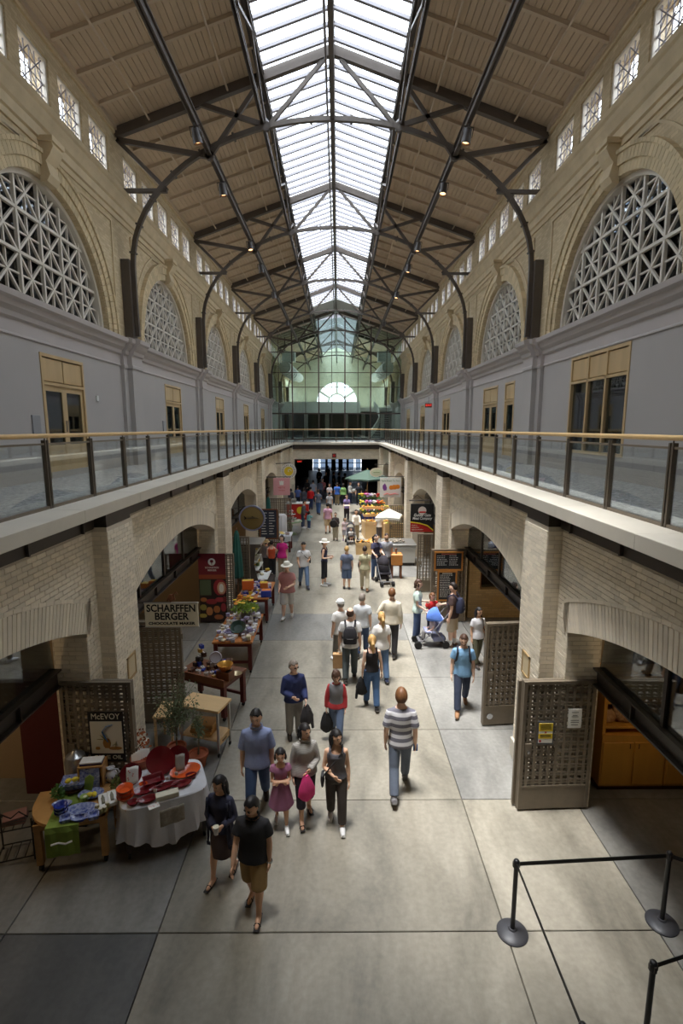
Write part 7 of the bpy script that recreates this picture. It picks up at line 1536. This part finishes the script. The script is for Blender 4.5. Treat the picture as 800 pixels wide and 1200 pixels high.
v = MB(); h = p8['h']; zo = p8['zo']; v.ring([[V(((a*h+.026)*math.cos(2*PI*k/18), (b_*h+.026)*math.sin(2*PI*k/18), z*h+zo)) for k in range(18)] for z, a, b_ in ((.50, .094, .066), (.60, .082, .06), (.66, .076, .056), (.74, .086, .072), (.79, .086, .058), (.83, .07, .045))]).build('vest', cloth(128, 126, 130), p8['T'], True)
bag_in_hand(p8, 1, 'black bag with white trim held by the curly haired woman', (40, 40, 42), 'tote')
p9 = person('man in a grey and white striped polo seen from behind', (468, 927), (464, 807), 176, 'walkR', ('down', 'down'), ('tee', stripe_mat('grey_white_band', srgb(116, 114, 124), srgb(216, 214, 216), 2.6)), ('long', (92, 100, 114)), ('short', 'auburn'), ((120, 118, 120), 'shoe'), 0, False, 1.0, (0, 0), 2, sleeve=.8)
t = tag(MB().bev(-.035, .035, -.008, .008, -.06, .06, .003).build('phone', plain('phone_blue', 70, 110, 180, .4), None, False, hand_pos(p9, 1, .08)), 'blue folded leaflet in the hand of the striped polo man', 'leaflet')
p10 = person('blonde woman in a black vest top and jeans, back view', (435, 829), (437, 746), 184, 'stepL', ('down', 'hang'), ('tank', (30, 28, 30)), ('long', (70, 100, 140)), ('pony', 'blond'), ((36, 34, 36), 'shoe'), 0, True, 1.0, (0, 0), 2)
bag_in_hand(p10, 0, 'black jacket trailing from the hand of the blonde woman', (30, 30, 32), 'jacket')
p11 = person('balding man in a white tee with a black backpack', (410, 797), (407, 714), 178, 'stepR', ('hang', 'down'), ('tee', (226, 224, 222)), ('long', (74, 82, 84)), ('bald', 'brown'), ((50, 46, 44), 'shoe'), 0, False, 1.05, (0, 0), 2)
backpack(p11, 'black backpack on the balding man in the white tee', (40, 38, 42)); bag_in_hand(p11, 0, 'brown paper bag carried by the backpack man', (190, 150, 106))
p12 = person('man in a white baseball cap and white shirt', (399, 777), (402, 704), 205, 'stepL', ('down', 'down'), ('tee', (232, 230, 226)), ('long', (120, 118, 112)), ('short', 'grey'), (W, 'shoe'), 0, False, 1.05, (0, 0), 1, hat=('cap', (240, 240, 236)))
p13 = person('grey haired man in a white shirt with a dark side panel', (424, 768), (428, 697), 172, 'stepR', ('down', 'down'), ('tee', (214, 218, 222)), ('long', (64, 82, 116)), ('short', 'grey'), ((50, 46, 44), 'shoe'), 0, False, 1.05, (-20, 0), 1)
p14 = person('man in a cream long sleeved shirt and black trousers', (458, 768), (455, 691), 168, 'stepL', ('hip', 'down'), ('long', (232, 222, 200)), ('long', (36, 34, 36)), ('short', 'auburn'), ((30, 28, 28), 'shoe'), 0, False, 1.05, (0, 0), 1)
p15 = person('blonde woman in a white top between the other walkers', (446, 797), (442, 719), 190, 'stepL', ('down', 'down'), ('tee', (236, 232, 226)), ('long', (90, 116, 150)), ('pony', 'blond'), ((50, 60, 90), 'shoe'), 0, True, 1.06, (0, 0), 1)
p16 = person('woman in a mint shirt and jeans beside the chalkboards', (488, 750), (490, 680), 78, 'stand', ('bent', 'carry'), ('tee', (198, 216, 206)), ('long', (74, 92, 130)), ('bob', 'brown'), (W, 'shoe'), 0, True, 1.0, (0, 5), 1)
oval('paper_plate', 'white paper plate held by the woman in mint', 'plate', hand_pos(p16, 1, .12)+V((0, 0, .01)), .11, .11, .02, M_PAPER, M_PAPER)
p17 = person('boy in a red tee shirt standing behind the blue stroller', (505, 744), (504, 696), 10, 'stand', ('bent', 'down'), ('tee', (206, 44, 46)), ('long', (50, 52, 70)), ('bob', 'auburn'), ((60, 56, 60), 'shoe'), 0, False, 1.0, (10, 20), 1)
MB().ell((0, -.10*p17['h'], .66*p17['h']+p17['zo']), .065, .02, .06, 10, 7).build('shirt_print', cloth(70, 74, 90), p17['T'])
p18 = person('man in a brown shirt and khaki shorts with a navy backpack', (529, 757), (525, 684), -118, 'stand', ('down', 'push'), ('tee', (76, 58, 56)), ('shorts', (190, 174, 150)), ('short', 'dark'), ((110, 84, 66), 'shoe'), 0, False, 1.12, (0, 6), 1, socks=(236, 236, 232))
backpack(p18, 'navy and tan backpack on the man in brown', (48, 52, 76))
stroller(at(506, 756), -88, 'blue folding stroller with a child beside the boy in red', (150, 156, 190), col2=(96, 136, 224))
person('toddler in grey trousers sitting in the blue stroller', (506, 756), .95, -88, 'sit', ('carry', 'carry'), ('tee', (206, 190, 190)), ('long', (130, 126, 126)), ('short', 'brown'), ((90, 84, 84), 'shoe'), 0, False, 1.1, (0, 0), 1, z0=.12)
p20 = person('dark haired woman in a white tee by the second gate', (558, 779), (560, 713), 15, 'stepR', ('down', 'down'), ('tee', (232, 230, 232)), ('long', (100, 98, 76)), ('long', 'black'), ((60, 50, 46), 'shoe'), 1, True, 1.0, (10, 5), 2)
shoulder_bag(p20, 'black shoulder bag of the dark haired woman in white', (34, 34, 38), 1, .52, cross=False)
p21 = person('bearded man in a light blue tee and dark jeans', (540, 831), (546, 743), -10, 'walkR', ('down', 'down'), ('tee', (126, 168, 204)), ('long', (52, 60, 80)), ('short', 'brown'), ((150, 110, 76), 'shoe'), 0, False, 1.0, (0, 16), 2, beard='brown')
backpack(p21, 'black backpack on the bearded man in light blue', (34, 38, 48))
# ------------------------------------------------------------------ middle distance
p22 = person('heavy man in a dusty pink shirt, white hat and shorts', (337, 724), (335, 660), -5, 'stepR', ('belly', 'carry'), ('tee', (190, 132, 128)), ('shorts', (206, 202, 196)), ('short', 'grey'), (W, 'shoe'), 0, False, 1.25, (0, 5), 1, hat=('brim', (236, 232, 220)))
p23 = person('man in a white tee with a black strap across his chest', (356, 688), (355, 635), 12, 'walkL', ('bent', 'carry'), ('tee', (234, 234, 236)), ('long', (116, 140, 176)), ('short', 'black'), ((70, 72, 84), 'shoe'), 1, False, 1.05, (-10, 15), 1)
shoulder_bag(p23, 'black bag slung across the man in the white tee', (40, 40, 46), 1, .60)
p24 = person('woman in a white sun hat and dark capri trousers', (380, 686), (380, 633), 80, 'stand', ('bent', 'bent'), ('tank', (56, 60, 92)), ('capri', (44, 46, 54)), ('short', 'brown'), (W, 'shoe'), 0, True, .95, (0, 0), 1, hat=('brim', (238, 234, 222)))
p25 = person('woman in a bright pink top by the display case', (331, 677), (331, 628), -10, 'stand', ('down', 'down'), ('tee', (232, 50, 150)), ('long', (196, 180, 156)), ('bob', 'dark'), ((120, 90, 70), 'shoe'), 0, True, 1.1, (-10, 0), 1)
shoulder_bag(p25, 'dark blue bag at the side of the woman in pink', (44, 54, 84), -1, .52, cross=False)
p26 = person('boy in a blue grey tee and denim shorts, back view', (406, 690), (406, 641), 180, 'stand', ('down', 'down'), ('tee', (106, 116, 140)), ('shorts', (96, 116, 150)), ('short', 'blond'), ((70, 70, 76), 'shoe'), 0, False, 1.08, (0, 0), 1)
p27 = person('woman in an olive top and beige trousers, back view', (427, 692), (427, 641), 178, 'stepL', ('down', 'down'), ('tee', (186, 180, 148)), ('long', (200, 190, 166)), ('short', 'dark'), ((150, 110, 80), 'shoe'), 0, True, 1.1, (0, 0), 1)
shoulder_bag(p27, 'dark bag on the hip of the woman in olive', (60, 56, 60), 1, .58)
p28 = person('woman in a navy top pushing the black stroller', (440, 679), (440, 627), 18, 'stand', ('push', 'push'), ('tee', (54, 54, 78)), ('long', (84, 108, 150)), ('pony', 'dark'), ((60, 50, 50), 'shoe'), 0, True, .98, (20, 0), 1)
p29 = person('man in a grey tee beside the black stroller', (452, 677), (452, 626), 8, 'stand', ('down', 'carry'), ('tee', (150, 150, 156)), ('long', (70, 76, 92)), ('short', 'dark'), ((60, 56, 56), 'shoe'), 1, False, 1.1, (0, 0), 1, beard='dark')
stroller(at(450, 684), 12, 'black hooded stroller pushed by the couple', (44, 40, 48))
p30 = person('man in a pink shirt and khaki shorts walking away', (384, 625), (383, 590), 178, 'stepR', ('down', 'down'), ('tee', (214, 166, 190)), ('shorts', (196, 172, 136)), ('short', 'black'), ((80, 60, 50), 'shoe'), 1, False, 1.05, (0, 0), 1)
p31 = person('woman in a dark top holding a round black bag', (393, 633), (391, 601), -5, 'stand', ('belly', 'bent'), ('long', (58, 50, 50)), ('long', (206, 196, 176)), ('short', 'brown'), ((90, 70, 60), 'shoe'), 0, True, 1.1, (0, 5), 1)
t = thing('round_bag', 'round black bag held by the woman in the dark top', 'bag', hand_pos(p31, 1, .12)); MB().lathe([(.06, -.08), (.19, -.06), (.21, 0), (.19, .06), (.06, .08)], n=20).xf(Matrix.Rotation(PI/2, 4, 'X')).build('bag_body', cloth(34, 32, 34, .5), t, True); MB().lathe([(.09, -.085), (.09, -.08)], n=14).xf(Matrix.Rotation(PI/2, 4, 'X')).build('badge', cloth(170, 150, 130), t)
p32 = person('girl in a pale pink top walking beside the pram', (404, 634), (404, 607), 5, 'stepL', ('down', 'down'), ('tee', (232, 206, 210)), ('shorts', (220, 216, 226)), ('bob', 'black'), ((150, 110, 170), 'shoe'), 1, True, 1.0, (0, 0), 1)
p33 = person('man in a cream shirt pushing the pram', (417, 632), (413, 598), 5, 'stand', ('push', 'push'), ('long', (232, 222, 204)), ('long', (176, 160, 130)), ('short', 'dark'), ((90, 70, 60), 'shoe'), 1, False, 1.08, (0, 0), 1)
stroller(at(411, 637), 5, 'dark pram with a baby in white', (60, 58, 62), a0=.95)
person('baby in white sitting in the dark pram', (411, 637.0), .85, 5, 'sit', ('carry', 'carry'), ('tee', (236, 232, 228)), ('shorts', (200, 150, 130)), ('short', 'brown'), ((90, 80, 90), 'shoe'), 0, False, 1.1, (0, 0), 0, z0=.10)
p34 = person('woman in a purple top carrying a pale tray', (406, 610), (406, 580), 0, 'stand', ('carry', 'carry'), ('tee', (140, 124, 176)), ('long', (50, 48, 58)), ('short', 'brown'), ((40, 40, 44), 'shoe'), 0, True, 1.0, (0, 10), 1)
tag(MB().bev(-.2, .2, -.14, .14, 0, .05, .01).build('serving_tray', M_CREAM, None, False, p34['M'] @ V((0, -.42, 1.0))), 'pale tray carried by the woman in purple', 'tray')
p35 = person('tall man in a red shirt and jeans, far crowd', (364, 597), (364, 571), 170, 'stand', ('down', 'bent'), ('long', (214, 30, 36)), ('long', (60, 72, 110)), ('short', 'black'), ((50, 44, 44), 'shoe'), 1, False, 1.12, (0, 0), 1)
p36 = person('man in a bright blue shirt with hands behind his back', (395, 592), (395, 566), 182, 'stand', ('down', 'down'), ('tee', (70, 116, 206)), ('long', (150, 134, 104)), ('short', 'dark'), ((50, 44, 44), 'shoe'), 0, False, 1.15, (0, 0), 1)
p37 = person('woman in a light green jacket, far crowd', (402, 592), (402, 567), 178, 'stand', ('down', 'down'), ('long', (150, 196, 120)), ('long', (44, 44, 50)), ('bob', 'dark'), ((50, 44, 44), 'shoe'), 0, True, 1.15, (0, 0), 1)
p38 = person('person in a white jacket carrying a white parcel', (410, 590), (410, 565), 60, 'stand', ('carry', 'carry'), ('long', (236, 234, 230)), ('long', (60, 70, 100)), ('short', 'dark'), ((50, 44, 44), 'shoe'), 1, False, 1.05, (0, 0), 1)
tag(MB().bev(-.2, .2, -.15, .15, 0, .16, .03).build('parcel', M_PAPER, None, False, p38['M'] @ V((0, -.45, 1.0))), 'white parcel carried by the person in white', 'parcel')
p39 = person('woman in a grey top and blue jeans with a dark bag', (373, 603), (373, 574), 170, 'stepL', ('down', 'bent'), ('tee', (110, 116, 132)), ('long', (70, 100, 150)), ('short', 'brown'), ((50, 44, 44), 'shoe'), 0, True, 1.0, (0, 0), 1)
shoulder_bag(p39, 'dark bag of the woman in grey and jeans', (60, 54, 54), -1, .58)
p40 = person('person in a dark grey jacket leaning to the green table', (355, 619), (357, 587), 90, 'stand', ('carry', 'down'), ('long', (92, 92, 100)), ('long', (70, 84, 112)), ('short', 'dark'), (W, 'shoe'), 1, False, 1.08, (0, 0), 1, lean=.12)
p41 = person('small child in a teal jacket by the green table', (362, 620), (362, 600), 150, 'stand', ('down', 'up'), ('long', (136, 196, 200)), ('long', (70, 90, 130)), ('bob', 'dark'), (W, 'shoe'), 1, True, 1.05, (0, 0), 1)
p42 = person('woman in a white top in the far crowd', (386, 592), (386, 567), 0, 'stand', ('belly', 'belly'), ('tee', (226, 222, 226)), ('long', (76, 70, 76)), ('long', 'dark'), ((50, 44, 44), 'shoe'), 1, True, 1.05, (0, 0), 1)
p43 = person('person in black and white before the woman in white', (386, 603), (386, 577), 175, 'stand', ('down', 'down'), ('tee', (196, 196, 196)), ('long', (90, 88, 86)), ('short', 'black'), ((50, 44, 44), 'shoe'), 1, False, 1.0, (0, 0), 1)
p44 = person('man in a straw hat and grey jacket behind the display case', (312, 672), (307, 634), 160, 'stand', ('carry', 'carry'), ('long', (110, 104, 104)), ('long', (70, 66, 66)), ('short', 'grey'), ((50, 44, 44), 'shoe'), 0, False, 1.1, (0, 0), 1, hat=('brim', (190, 160, 110)), lean=.1)
p45 = person('person in an orange vest beside the display case', (319, 676), (319, 634), 180, 'stand', ('carry', 'down'), ('tank', (230, 100, 60)), ('long', (40, 40, 46)), ('short', 'dark'), ((50, 44, 44), 'shoe'), 0, False, 1.05, (0, 0), 1)
p46 = person('vendor in a white shirt behind the bread stand', (444, 633), (443, 601), 200, 'stand', ('carry', 'carry'), ('tee', (238, 232, 226)), ('long', (90, 86, 90)), ('short', 'black'), ((50, 44, 44), 'shoe'), 1, False, 1.0, (0, 10), 1)
p47 = person('woman in a magenta top by the flower buckets', (429, 598), (430, 571), 160, 'stand', ('carry', 'down'), ('tee', (176, 50, 96)), ('long', (50, 46, 52)), ('short', 'dark'), ((50, 44, 44), 'shoe'), 0, True, 1.1, (0, 0), 1)
far = [((420, 592), 566, (36, 36, 44), (40, 42, 56), 'dark clothed person under the green umbrella'), ((341, 596), 573, (70, 72, 84), (60, 60, 70), 'grey clothed person at the red counter'), ((349, 594), 570, (90, 110, 170), (40, 40, 56), 'person in a blue scarf behind the red counter'), ((356, 598), 572, (84, 86, 96), (60, 66, 84), 'grey jacketed person left of the man in red'), ((367, 588), 563, (176, 184, 206), (70, 76, 96), 'person in pale blue behind the man in red'), ((375, 586), 562, (120, 130, 160), (80, 84, 96), 'person in slate blue in the far crowd'), ((378, 585), 561, (206, 120, 130), (90, 84, 90), 'person in salmon pink in the far crowd'), ((382, 578), 552, (34, 32, 36), (34, 32, 36), 'dark silhouette left of the far doors'), ((391, 577), 553, (30, 30, 34), (34, 32, 36), 'dark silhouette in the middle of the far hall'), ((397, 579), 553, (36, 32, 32), (34, 32, 36), 'dark silhouette right of the hall centre'), ((404, 580), 552, (60, 44, 36), (34, 32, 36), 'brown silhouette at the right of the far hall'), ((374, 572), 549, (30, 30, 34), (34, 32, 36), 'slim dark silhouette deep in the hall'), ((384, 566), 546, (30, 30, 34), (34, 32, 36), 'distant dark figure before the far doors'), ((360, 585), 562, (56, 50, 50), (50, 50, 60), 'dark jacketed person left in the far crowd')]
for i, (ft, hy, c1, c2, lab) in enumerate(far):
    person(lab, ft, (ft[0], hy), random.choice((0, 180, 170, 10, 90)), random.choice(('stand', 'stepL', 'stepR')), random.choice((('down', 'down'), ('belly', 'down'), ('carry', 'down'))), ('long' if i % 2 else 'tee', c1), ('long', c2), (random.choice(('short', 'bob')), 'dark'), ((40, 36, 36), 'shoe'), i % 3, bool(i % 2), 1.0, (0, 0), 0)
finish_people()
